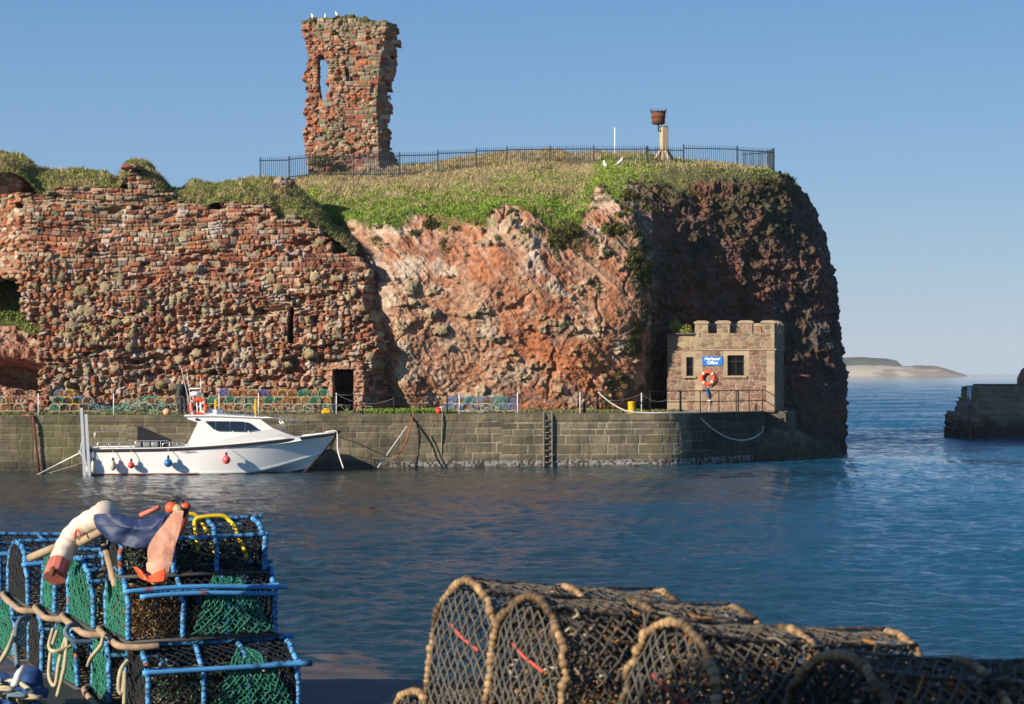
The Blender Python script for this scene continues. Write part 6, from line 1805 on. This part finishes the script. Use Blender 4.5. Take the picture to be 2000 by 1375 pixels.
def big_creel(seed, L, w, h, kind, feats=()):
    """parts of one creel; x along it, its left end at x = 0"""
    rg = np.random.RandomState(seed)
    parts = []
    A = creel_arch(w, h, 21)
    if kind == 'old': A = creel_arch(w, h, 25)
    rod = .0145 if kind == 'blue' else .0108
    z0 = .035
    cols = (BLUE, BLUE_D) if kind == 'blue' else ((.43, .28, .135), (.20, .12, .06))
    xs = [0, L * .36, L * .66, L] if kind == 'blue' else [0, L * .5, L]
    for x in xs:
        b = MB(); P = np.stack([0 * A[:, 0] + x + rg.normal(0, .004, len(A)), A[:, 0] + rg.normal(0, .004, len(A)), A[:, 1] + z0], 1)
        wrap_tube(b, catmull(P, 90), rod * (1.1 if x in (0, L) else 1), .05 if kind == 'blue' else .021, cols, rg, 0 if kind == 'blue' else .25, 8)
        parts.append(('hoop', b, FRAME, True))
    bars = [(4, -.02, L + .03), (10, .0, L + .05), (17, 0, L)] if kind == 'blue' else [(9, 0, L), (14, 0, L)]
    for k, xa, xb in bars:
        rod_ = rod if kind == 'blue' else rod * .6
        b = MB(); P = np.array([(x, A[k, 0] * 1.03, A[k, 1] + z0 + .012 - .012 * math.sin(math.pi * (x - xa) / (xb - xa))) for x in np.linspace(xa, xb, 9)])
        wrap_tube(b, P, rod_ * .9, .055 if kind == 'blue' else .03, cols if kind == 'blue' else ((.16, .12, .09), (.06, .05, .045)), rg, 0 if kind == 'blue' else .3, 7)
        parts.append(('rail', b, FRAME, True))
    b = MB()
    for y in (-w / 2, w / 2): b.tube([(-.01, y, .02), (L + .01, y, .02)], .011, 7)
    for x in (0, L): b.tube([(x, -w / 2, .018), (x, w / 2, .018)], .013, 7)
    parts.append(('base_rod', b, mat('dark_base_rod', (.045, .042, .04), .7), True))
    b = MB()
    for k in range(4): b.box((L / 2, -w * .36 + w * .72 * (k + .5) / 4, .022), (L - .04, w / 5 * .62, .016), bev=.004)
    parts.append(('base', b, WOODS, False))
    arc = np.linspace(0, len(A) - 1, 400)
    ay, az = np.interp(arc, range(len(A)), A[:, 0]), np.interp(arc, range(len(A)), A[:, 1])
    al = np.concatenate([[0], np.cumsum(np.hypot(np.diff(ay), np.diff(az)))]); tot = al[-1]
    cell = .026 if kind == 'blue' else .0195
    def tun(s, t):
        q = t * tot; return np.stack([s * L, np.interp(q, al, ay) * 1.0, np.interp(q, al, az) + z0], -1) - np.stack([0 * s, 0 * s, .006 * np.sin(s * math.pi * 3) ** 2], -1)
    b = MB(); nu, nv = int(L / cell), int(tot / cell)
    rr = .0029 if kind == 'blue' else .0032
    V, q = strands(*lattice(tun, nu, nv, None, rg, .003 if kind == 'blue' else .0028), rr); b.add(V, q)
    parts.append(('netting', b, netmat('black', (.022, .024, .028)) if kind == 'blue' else netmat('weathered', (.125, .105, .08)), False))
    # ends: netting clipped to the arch
    def arch_in(y, z): return (np.abs(y) < w / 2) & (z < np.interp(np.abs(y), np.abs(A[len(A) // 2:, 0]) * 1.0, A[len(A) // 2:, 1]) if False else (z < np.where(np.abs(y) < w / 2, h * .42 + h * .58 * np.sqrt(np.clip(1 - (2 * y / w) ** 2, 0, 1)), -1)))
    for x, c in ((0, feats[0] if feats else 'black'), (L, 'black')):
        cz_ = .018 if kind == 'blue' else .021
        fn = lambda s, t, x=x: np.stack([x + .02 * np.sin(3 * s) * np.sin(3 * t) * (1 if x else -1), (s - .5) * w, t * h + z0], -1)
        kp = lambda s, t: arch_in((s - .5) * w, t * h)
        b = MB(); V, q = strands(*lattice(fn, int(w / cz_) * 1, int(h / cz_ * .75), kp, rg, .003), .0043 if kind == 'blue' else .0034); b.add(V, q)
        nm = {'green': netmat('green', (.035, .56, .46)), 'black': netmat('black', (.018, .019, .022)), 'grey': netmat('old_grey', (.13, .12, .10))}[c]
        parts.append(('end_netting', b, nm, False))
    if 'funnel' in feats:
        # green entrance net drawn up to the rail: narrow at the top, wide below, on the side that faces the water's far bank
        x0, x1 = L * .42, L * .97; top = L * .66
        def fan(s, t):
            wdt = .10 + .90 * t ** .8
            xx = top + (x0 + (x1 - x0) * s - top) * wdt
            q = (1 - t) * tot * .36 + .012
            return np.stack([xx, np.interp(q, al, ay) * 1.03 - .012, np.interp(q, al, az) + z0], -1)
        E0, E1 = lattice(fan, 22, 22, None, rg, .004)
        b = MB(); V, q = strands(E0, E1, .0046, 4); b.add(V, q)
        for p in E0[::3]: b.ball(p, .0065, 5)
        parts.append(('entrance_netting', b, netmat('green', (.035, .56, .46)), False))
    if 'poles' in feats:
        for k, (dx, dz, dy) in enumerate(((-.03, .0, -.02), (.06, -.035, -.03))):
            b = MB(); P = np.array([(x, -w / 2 * 1.0 + dy, h * .72 + z0 + dz + .012 * math.sin(x * 5)) for x in np.linspace(dx, L + .06 - k * .07, 12)])
            wrap_tube(b, P, .0135, .13, (BLUE, (.02, .06, .14)), rg, 0, 8, .14)
            parts.append(('blue_pole', b, FRAME, True))
    if 'onepole' in feats:
        b = MB(); P = np.array([(x, -w / 2 * 1.02 - .02, h * .70 + z0) for x in np.linspace(-.04, L + .07, 12)])
        wrap_tube(b, P, .0145, .12, (BLUE, (.02, .06, .14)), rg, 0, 8, .14)
        parts.append(('blue_pole', b, FRAME, True))
    if 'hose' in feats:
        b = MB(); P = catmull([(.16, -w / 2 - .05, .0), (.05, -w / 2 - .035, -.005), (-.04, -w / 2 + .02, .0), (-.06, -w * .2, .015), (-.065, w * .2, .03), (-.04, w * .48, .03), (.02, w * .55, .03)], 40)
        b.tube(P, .0195 * (1 + .12 * fbm(np.arange(len(P)) * .35, seed, 0, 2, 3)), 10); parts.append(('hose', b, HOSE, True))
    if 'weed' in feats:
        b = MB(); weed(b, rg, (L * .2, 0, h * .45), (L * .17, w * .4, h * .38), 260, [(.35, .17, .05), (.22, .10, .03), (.42, .3, .14)])
        weed(b, rg, (L * .5, 0, .09), (L * .3, w * .36, .05), 150, [(.16, .15, .10), (.08, .10, .06), (.35, .3, .2)])
        parts.append(('weed', b, mat('dried_weed', attr=True, rough=.9), True))
    if 'greenweed' in feats:
        b = MB(); weed(b, rg, (L * .5, 0, h * .42), (L * .42, w * .36, h * .36), 520, [(.02, .09, .05), (.05, .13, .07), (.12, .11, .07), (.02, .03, .03), (.3, .25, .15)], .09, .0035)
        parts.append(('weed', b, mat('dried_weed', attr=True, rough=.9), True))
    if 'oldweed' in feats:
        b = MB(); weed(b, rg, (L * .5, 0, h * .42), (L * .46, w * .42, h * .42), 700, [(.10, .08, .055), (.17, .125, .08), (.045, .04, .035), (.38, .32, .23), (.26, .12, .04)], .07, .0026)
        weed(b, rg, (L * .5, 0, h * .93), (L * .46, w * .34, .045), 260, [(.14, .12, .09), (.30, .25, .18), (.05, .045, .04), (.34, .14, .04), (.07, .06, .05)], .05, .0028)
        parts.append(('weed', b, mat('dried_weed', attr=True, rough=.9), True))
    if 'redline' in feats:
        b = MB(); b.tube([(-.012, w * .15, h * .74), (-.014, -w * .02, h * .67), (-.012, -w * .28, h * .60)], .005, 5); parts.append(('red_tie', b, mat('red_twine', (.55, .07, .05), .8), True))
    if 'handles' in feats:
        ye = mat('yellow_handle', (.75, .50, .015), .4)
        for dx, dy in ((.44, -.02), (.31, .18)):
            wd_ = .21
            b = MB(); P = catmull([(dx - .01, -w * .40 + dy, h * .52), (dx, -w * .22 + dy, h * .93), (dx + .01, -w * .12 + dy, h + .03), (dx + .05, -w * .10 + dy, h + .05), (dx + wd_ - .04, -w * .10 + dy, h + .055), (dx + wd_, -w * .12 + dy, h + .025), (dx + wd_ + .02, -w * .22 + dy, h * .93), (dx + wd_ + .05, -w * .46 + dy, h * .40)], 44)
            b.tube(P, .0125, 9); parts.append(('handle', b, ye, True))
    if 'post' in feats:
        b = MB(); b.tube(catmull([(-.03, w * .12, h + .10), (-.035, w * .1, h * .6), (-.03, -.02, .12), (-.0, -w * .2, -.05)], 30), .021, 10); parts.append(('hose', b, HOSE, True))
        b = MB(); b.tube(catmull([(-.01, w * .05, h + .09), (-.02, w * .04, h * .5), (-.02, -w * .1, -.02)], 20), .009, 6); parts.append(('rope_lashing', b, mat('blue_grey_rope', (.10, .16, .2), .9), True))
    return parts
def place_creel(seed, L, w, h, kind, feats, p, rz, label, group, tilt=0.0, roll=0.0):
    t = empty('creel', p, 0, label, 'creel', group)
    t.rotation_euler = (roll, tilt, rz)
    for nm, b, m, at in big_creel(seed, L, w, h, kind, feats):
        at = m in (FRAME,) or nm == 'weed'
        b.build(nm, m, t, True, at)
    return t
PHI = R(23)
CA, CB = np.array((math.cos(PHI), math.sin(PHI), 0)), np.array((-math.sin(PHI), math.cos(PHI), 0))
LW_, LL_, LH_ = .58, .83, .365
def lstack(u, v, Y, i, dA=0.0):
    """base point of creel i of a row whose first creel shows its near left base corner at (u, v)"""
    p = np.array(W(u, v, Y)); return p + CB * (LW_ / 2 + i * (LW_ + .07)) + CA * (dA - .075 * i)
GL = 'blue roped creels in the foreground stack'
Y2 = 10.8
z2 = WZ(1262, Y2); 
for i, (ft, lb) in enumerate(((('green', 'funnel', 'poles', 'hose', 'weed'), 'blue roped creel with two blue poles and green entrance net, middle tier of stack'),
                              (('green', 'hose', 'greenweed'), 'green ended creel just behind the one with two poles, middle tier'),
                              (('green', 'hose', 'onepole'), 'third creel back in the middle tier, tan hose along its green end'),
                              (('black', 'hose', 'onepole'), 'fourth creel back in the middle tier, with a black netted end'),
                              (('green', 'onepole'), 'blue creel cut off by the left edge, farthest of the middle tier'))):
    p = lstack(250, 1262, Y2, i); place_creel(1200 + i, LL_, LW_, LH_, 'blue', ft, p, PHI + (0, .05, -.06, .04, .03)[i], lb, GL, (.0, -.03, .035, -.02, .02)[i], (.0, .03, -.04, .03, 0)[i])
for i, (ft, lb) in enumerate(((('black', 'funnel', 'onepole', 'greenweed'), 'lowest front creel of the blue stack, fanned green net over one pole'),
                              (('green', 'hose'), 'bottom tier creel with a green netted end, second from the front'),
                              (('green',), 'bottom tier creel behind the hanging cream rope loops'),
                              (('black', 'greenweed'), 'bottom tier creel standing over the blue sacking'),
                              (('green',), 'bottom tier creel cut off by the left edge'))):
    p = lstack(285, 1262, Y2 - .12, i); p[2] = z2 - LH_ - .045; p = p + CA * .01 - CB * .03
    place_creel(1210 + i, LL_, LW_, LH_, 'blue', ft, p, PHI + (0, -.04, .05, -.03, .02)[i], lb, GL, (.0, .02, -.02, .02, 0)[i])
p = lstack(248, 1262, Y2, 0) + CB * .10 + CA * .0; p[2] = z2 + LH_ - .02
place_creel(1220, .80, LW_, .27, 'blue', ('black', 'handles', 'greenweed', 'post'), p, PHI - .03, 'top creel of the blue stack, dark net and two yellow handles', GL)

# ropes, sacking and oilskins on the blue stack
CREAM = mat('cream_rope', (.46, .40, .24), .85, var=.3, vscale=50)
BGR = mat('blue_grey_rope')
def wl_(*pts): return [W(*p) for p in pts]
yf = 10.35
rope('rope', wl_((112, 1232, 10.9), (100, 1270, 10.8), (96, 1320, 10.75), (108, 1338, 10.7), (116, 1290, 10.7), (130, 1245, 10.8), (126, 1300, 10.65), (112, 1360, 10.65)), .011, CREAM, 'cream rope looped down the ends of the bottom tier creels', n=7)
rope('rope', wl_((104, 1228, 10.95), (96, 1262, 10.8), (108, 1272, 10.7), (140, 1262, 10.75)), .011, CREAM, 'short cream rope loop just under the tan hoses', n=7)
rope('rope', wl_((210, 1250, 10.5), (202, 1246, 10.5), (196, 1262, 10.45), (178, 1285, 10.6), (172, 1300, 10.7)), .012, CREAM, 'cream rope tied round the nearest tan hose', n=7)
rope('rope', wl_((250, 1290, 10.45), (236, 1310, 10.4), (232, 1345, 10.4), (240, 1352, 10.4), (244, 1310, 10.4), (243, 1378, 10.4)), .012, CREAM, 'cream rope hanging at the left corner of the lowest front creel', n=7)
rope('rope', wl_((30, 1230, 11.6), (18, 1262, 11.2), (2, 1290, 11.2), (-10, 1300, 11.2)), .014, CREAM, 'cream rope running off the left edge between the tiers', n=7)
rope('rope', wl_((58, 1205, 11.7), (38, 1212, 11.5), (30, 1240, 11.4), (33, 1290, 11.3), (42, 1335, 11.2), (60, 1372, 11.0)), .015, BGR, 'thick blue grey rope hanging at the left of the stack', n=7)
rope('rope', wl_((152, 1220, 10.9), (136, 1222, 10.75), (128, 1236, 10.7), (146, 1252, 10.7), (180, 1254, 10.75)), .014, BGR, 'blue grey rope tied round the second tan hose', n=7)
rope('rope', wl_((-10, 1345, 10.9), (20, 1330, 10.8), (45, 1338, 10.7), (60, 1355, 10.6), (20, 1362, 10.6), (-12, 1356, 10.7)), .013, CREAM, 'coil of cream rope at the bottom left corner', n=7)
for kk, (uu, vv) in enumerate(((-4, 1335), (14, 1352), (40, 1364), (62, 1368))):
    a_ = np.linspace(0, 12, 40)
    rope('rope', [W(uu + (16 + 3 * kk) * math.cos(q_) + 4 * math.sin(3 * q_), vv + 8 * math.sin(q_) + 3 * math.cos(2.3 * q_), 10.55 + .05 * math.sin(q_) + .01 * kk) for q_ in a_], .010, CREAM if kk % 2 else BGR, ['blue grey rope coil at the left edge beside the toggle', 'cream rope coil under the white toggle', 'second blue grey rope coil right of the white toggle', 'loose cream rope coil beside the lowest hose end'][kk], n=6)
b = MB(); b.tube(wl_((27, 1340, 10.7), (36, 1318, 10.75), (47, 1303, 10.8)), [.019, .021, .016], 9); tag(b.build('fender_toggle', mat('white_paint'), None, True), 'white plastic toggle lying on the rope coil at bottom left', 'toggle')
def cloth(name, rows, thick, m, label, cat, nu=34, nv=26, amp=.02, seed=1, parent=None):
    G = net_surface(rows, nu, nv); n = surf_normals(G)
    fx, fz = G[..., 0], G[..., 2]
    G = G + n * (amp * fbm(fx * 9, G[..., 1] * 4, fz * 9, 3, seed) + amp * 1.1 * (ridged(fx * 5 + fz * 4 + .4 * fbm(fx * 4, 0, fz * 4, 2, seed), fz * 1.2 - fx, 0, 2, seed + 3)))[..., None]
    f = grid_faces(nu, nv)
    o = raw_mesh(name, G.reshape(-1, 3), f, m, parent, True)
    md = o.modifiers.new('thickness', 'SOLIDIFY'); md.thickness = thick; md.offset = 0
    if label: tag(o, label, cat)
    return o
cloth('sacking', [[(-20, 1318, 11.2), (-20, 1345, 10.9), (-20, 1380, 10.7)], [(30, 1322, 11.1), (36, 1345, 10.9), (30, 1380, 10.7)], [(62, 1326, 11.0), (70, 1350, 10.8), (66, 1380, 10.6)], [(84, 1345, 10.9), (88, 1360, 10.8), (92, 1382, 10.6)]], .01, mat('blue_sacking', (.010, .06, .22), .8, var=.6, vscale=12), 'blue plastic sacking bunched at the bottom left of the stack', 'sack', amp=.06, seed=3)
# bent white hose
t = empty('bent_hose', W(150, 1060, 11.2), 0, 'thick bent white hose with a red end, slung over the creels', 'hose')
o0 = np.array(t.location)
b = MB(); P = catmull(wl_((208, 1002, 11.0), (192, 1012, 11.1), (166, 1026, 11.15), (142, 1048, 11.15), (126, 1075, 11.1), (115, 1103, 11.0)), 50) - o0
b.tube(P, np.linspace(.072, .058, 50) * (1 + .04 * np.sin(np.arange(50) * .9)), 18, caps=True); b.build('tube', mat('grubby_white_rubber', (.66, .60, .50), .6, var=.6, vscale=11, var_col=(.36, .25, .17)), t, True)
b = MB(); P = catmull(wl_((116, 1099, 11.0), (111, 1113, 10.96), (107, 1128, 10.92)), 10) - o0; b.tube(P, .061, 12); b.build('red_cuff', mat('faded_red', (.60, .17, .13), .7, var=.5, vscale=14), t, False)
b = MB(); b.ball(P[-1] + (.0, -.055, .04), (.02, .014, .03), 8); b.build('rusty_eye', mat('rust', (.17, .058, .025), .9), t, True)
b = MB(); P = np.array([W(146, 1052, 11.06), W(150, 1035, 11.03), W(158, 1045, 11.0)]) - o0; b.tube(catmull(P, 12), .006, 5); b.build('twine', mat('red_twine'), t, True)
navy = mat('navy_oilskin', (.012, .028, .095), .6, var=.25, bump=.15, bscale=18)
cloth('oilskin', [[(181, 1004, 10.95), (184, 1018, 10.9), (194, 1034, 10.9), (204, 1044, 10.9)], [(205, 1003, 10.86), (209, 1024, 10.84), (216, 1044, 10.83), (224, 1060, 10.83)], [(240, 1005, 10.85), (241, 1028, 10.78), (244, 1050, 10.8), (248, 1068, 10.8)], [(268, 1008, 10.82), (270, 1030, 10.76), (272, 1052, 10.78), (276, 1070, 10.8)], [(290, 1010, 10.82), (292, 1028, 10.74), (294, 1044, 10.75), (296, 1062, 10.78)], [(306, 1002, 10.8), (308, 1014, 10.72), (310, 1028, 10.72), (304, 1046, 10.74)], [(330, 990, 10.78), (331, 1000, 10.7), (326, 1014, 10.7), (316, 1032, 10.72)], [(347, 980, 10.8), (348, 988, 10.75), (344, 995, 10.74), (338, 1002, 10.74)]],
      .006, navy, 'navy blue oilskin stretched across the top of the creel stack', 'oilskins', 80, 34, .022, 5)
t = empty('oilskin_flap', W(320, 1080, 10.7), 0, 'peach and orange rubber flap hanging down the front of the top creel', 'oilskins')
o0 = np.array(t.location)
def shift(rows): return [[(u, v, y) for u, v, y in r] for r in rows]
pe = mat('peach_rubber', (.66, .36, .25), .7, var=.7, vscale=13, var_col=(.48, .18, .11), bump=.3, bscale=30); orr = mat('orange_rubber', (.72, .10, .02), .5, var=.25)
oc = cloth('front', [[(338, 1000, 10.66), (310, 1036, 10.66), (290, 1068, 10.65), (289, 1098, 10.65), (286, 1101, 10.65), (287, 1133, 10.62)], [(345, 998, 10.66), (322, 1036, 10.66), (305, 1068, 10.655), (302, 1098, 10.65), (301, 1103, 10.63), (299, 1141, 10.61)], [(352, 997, 10.66), (338, 1036, 10.66), (321, 1068, 10.655), (317, 1098, 10.65), (317, 1104, 10.63), (314, 1138, 10.61)], [(359, 998, 10.66), (352, 1036, 10.665), (342, 1068, 10.66), (336, 1098, 10.66), (333, 1104, 10.64), (327, 1131, 10.63)]], .005, pe, None, None, 40, 60, .006, 7, None)
oc.data.transform(Matrix.Translation(-Vector(o0))); oc.parent = t
oc = cloth('lining', [[(352, 994, 10.76), (346, 1020, 10.74), (342, 1040, 10.73)], [(366, 990, 10.78), (362, 1020, 10.76), (352, 1040, 10.74)], [(369, 992, 10.85), (367, 1016, 10.83), (356, 1036, 10.8)]], .014, orr, None, None, 16, 16, .01, 9, None)
oc.data.transform(Matrix.Translation(-Vector(o0))); oc.parent = t
oc = cloth('hem', [[(263, 1106, 10.66), (270, 1116, 10.64), (276, 1128, 10.62)], [(272, 1110, 10.6), (280, 1122, 10.58), (284, 1133, 10.56)], [(288, 1128, 10.58), (292, 1133, 10.56), (296, 1138, 10.55)], [(322, 1112, 10.59), (324, 1126, 10.57), (320, 1137, 10.55)]], .012, orr, None, None, 24, 12, .01, 11, None)
oc.data.transform(Matrix.Translation(-Vector(o0))); oc.parent = t
t = empty('buckle_bundle', W(348, 990, 10.75), 0, 'knotted bundle of black strap and orange toggle at the top of the oilskins', 'straps')
b = MB()
b.ball((-.03, -.02, -.005), (.04, .035, .035), 10); b.ball((.045, -.03, .004), (.032, .025, .022), 9); b.build('orange_knot', orr, t, True)
b = MB(); b.tube([(-.01, -.05, .0), (.03, -.06, -.02)], .022, 8); b.build('cream_toggle', mat('cream_rope'), t, True)
b = MB(); P = catmull([(-.05, 0, .02), (-.02, -.02, .045), (.02, -.02, .03), (.05, -.04, -.02), (.02, -.05, -.05), (-.01, -.04, -.03)], 24); b.tube(P, .014, 7); b.build('strap', mat('black_rubber'), t, True)
for a_, c_, lb in (((58, 1090, 11.5), (112, 1068, 11.35), 'pale wooden pole end sticking out left under the bent hose'), ((155, 1060, 11.1), (203, 1036, 11.0), 'short pale wooden pole under the white hose, beside the oilskin')):
    b = MB(); b.tube([W(*a_), W(*c_)], .024, 10); tag(b.build('pole', WOODS, None, True), lb, 'pole')
b = MB(); b.tube([W(274, 1007, 10.85), W(312, 990, 10.82)], .014, 8); tag(b.build('batten', mat('faded_red'), None, True), 'thin faded red batten along the top edge of the oilskin', 'batten')

# old creels on the right, close to the camera
GR = 'weathered brown creels in the foreground on the right'
PR = R(30)
RA, RBB = np.array((math.cos(PR), math.sin(PR), 0)), np.array((-math.sin(PR), math.cos(PR), 0))
OL, OW, OH = .70, .41, .40
spots = [((890, 1125, 5.95), ('grey', 'redline'), 'farthest old brown creel, see-through netted end against the water', 0.0),
         ((1012, 1155, 5.53), ('grey', 'oldweed', 'redline'), 'old weed clogged creel second from the left on the right side', 0.0),
         ((1290, 1204, 4.95), ('grey', 'oldweed', 'redline'), 'old creel with pale rope hoop and pink tie, third from the left', 0.0),
         ((1612, 1268, 4.35), ('black', 'oldweed'), 'nearest old creel, dark and cut off by the lower right corner', 0.0)]
TZ = WZ(1125, 5.95)
for i, ((u, v, Y), ft, lb, dz) in enumerate(spots):
    p = np.array(W(u, v, Y)); p[2] -= OH + .05
    place_creel(1300 + i, OL, OW, OH, 'old', ft, p, PR, lb, GR, R(6))
p = np.array(W(800, 1342, 6.3)); p[2] -= OH + .05
place_creel(1310, OL, OW, OH, 'old', ('grey', 'oldweed'), p, PR, 'lower old creel whose rope bound top shows at the bottom middle', GR, R(3))
for i in range(1, 4):
    p = np.array(W(*spots[i][0])); p[2] -= 2 * (OH + .05) - .03; p = p - RA * .02
    place_creel(1311 + i, OL, OW, OH, 'old', ('black',), p, PR, ['', 'old creel underneath the weed clogged one', 'old creel underneath the one with the pink tie', 'old creel underneath the nearest dark one'][i], GR, R(3))
t = empty('pallet_stack', (.35, 5.45, FGZ), PR + R(90), 'stack of grey timber pallets under the old creels', 'pallets')
for z in (0, .14, .28):
    b = MB()
    for k in range(7): b.box((-1.35 + k * .45, 0, z + .115), (.3, 1.1, .02))
    for y in (-.5, 0, .5): b.box((0, y, z + .05), (3.0, .09, .10))
    b.build('pallet', WOODS, t)

# ------------------------------------------------------------------ unseen shed added behind the viewer to shade the lower right corner
def shed():
    c = (-6.35, -2.05); t = empty('shade_shed', (*c, FGZ), R(-38), 'unseen timber shed added behind the viewer to shade the lower right corner', 'shed')
    tar = mat('tarred_timber', (.03, .026, .024), .8, var=.4, vscale=6)
    w, d, h = 3.3, 4.0, 3.6
    b = MB()
    for k in range(11): b.box((-w / 2 + w * (k + .5) / 11, -d / 2, h / 2), (w / 11 - .012, .05, h)); b.box((-w / 2 + w * (k + .5) / 11, d / 2, h / 2), (w / 11 - .012, .05, h))
    for k in range(13): b.box((-w / 2 - .03, -d / 2 + d * (k + .5) / 13, h / 2), (.05, d / 13 - .012, h)); b.box((w / 2 + .03, -d / 2 + d * (k + .5) / 13, h / 2), (.05, d / 13 - .012, h))
    b.build('wall', tar, t)
    b = MB(); b.prism([(-w / 2 - .25, h - .02), (0, h + .75), (w / 2 + .25, h - .02), (w / 2 + .25, h + .06), (0, h + .85), (-w / 2 - .25, h + .06)], -d / 2 - .2, d / 2 + .2); b.build('roof', mat('felt_roof', (.06, .06, .062), .9, var=.3), t)
    b = MB(); b.box((0, d / 2 + .05, 1.05), (.95, .05, 2.1), bev=.01); dr = b.build('door', mat('green_door', (.02, .09, .06), .5), t)
    b = MB(); b.ball((.38, d / 2 + .1, 1.0), .035, 8); b.build('handle', BLK, dr, True)
shed()
# ------------------------------------------------------------------ sea air: far things fade to pale blue
def haze():
    m = bpy.data.materials.new('haze_air'); m.use_nodes = True
    N, L = m.node_tree.nodes, m.node_tree.links; N.clear()
    v = N.new('ShaderNodeVolumePrincipled'); o = N.new('ShaderNodeOutputMaterial')
    v.inputs['Color'].default_value = (.80, .87, 1, 1); v.inputs['Density'].default_value = 0.00007
    L.new(v.outputs[0], o.inputs['Volume'])
    b = MB(); b.box((0, 4000, 60), (112000, 12100, 126))
    tag(b.build('haze', m), 'thin sea haze', None, None, 'stuff')
haze()
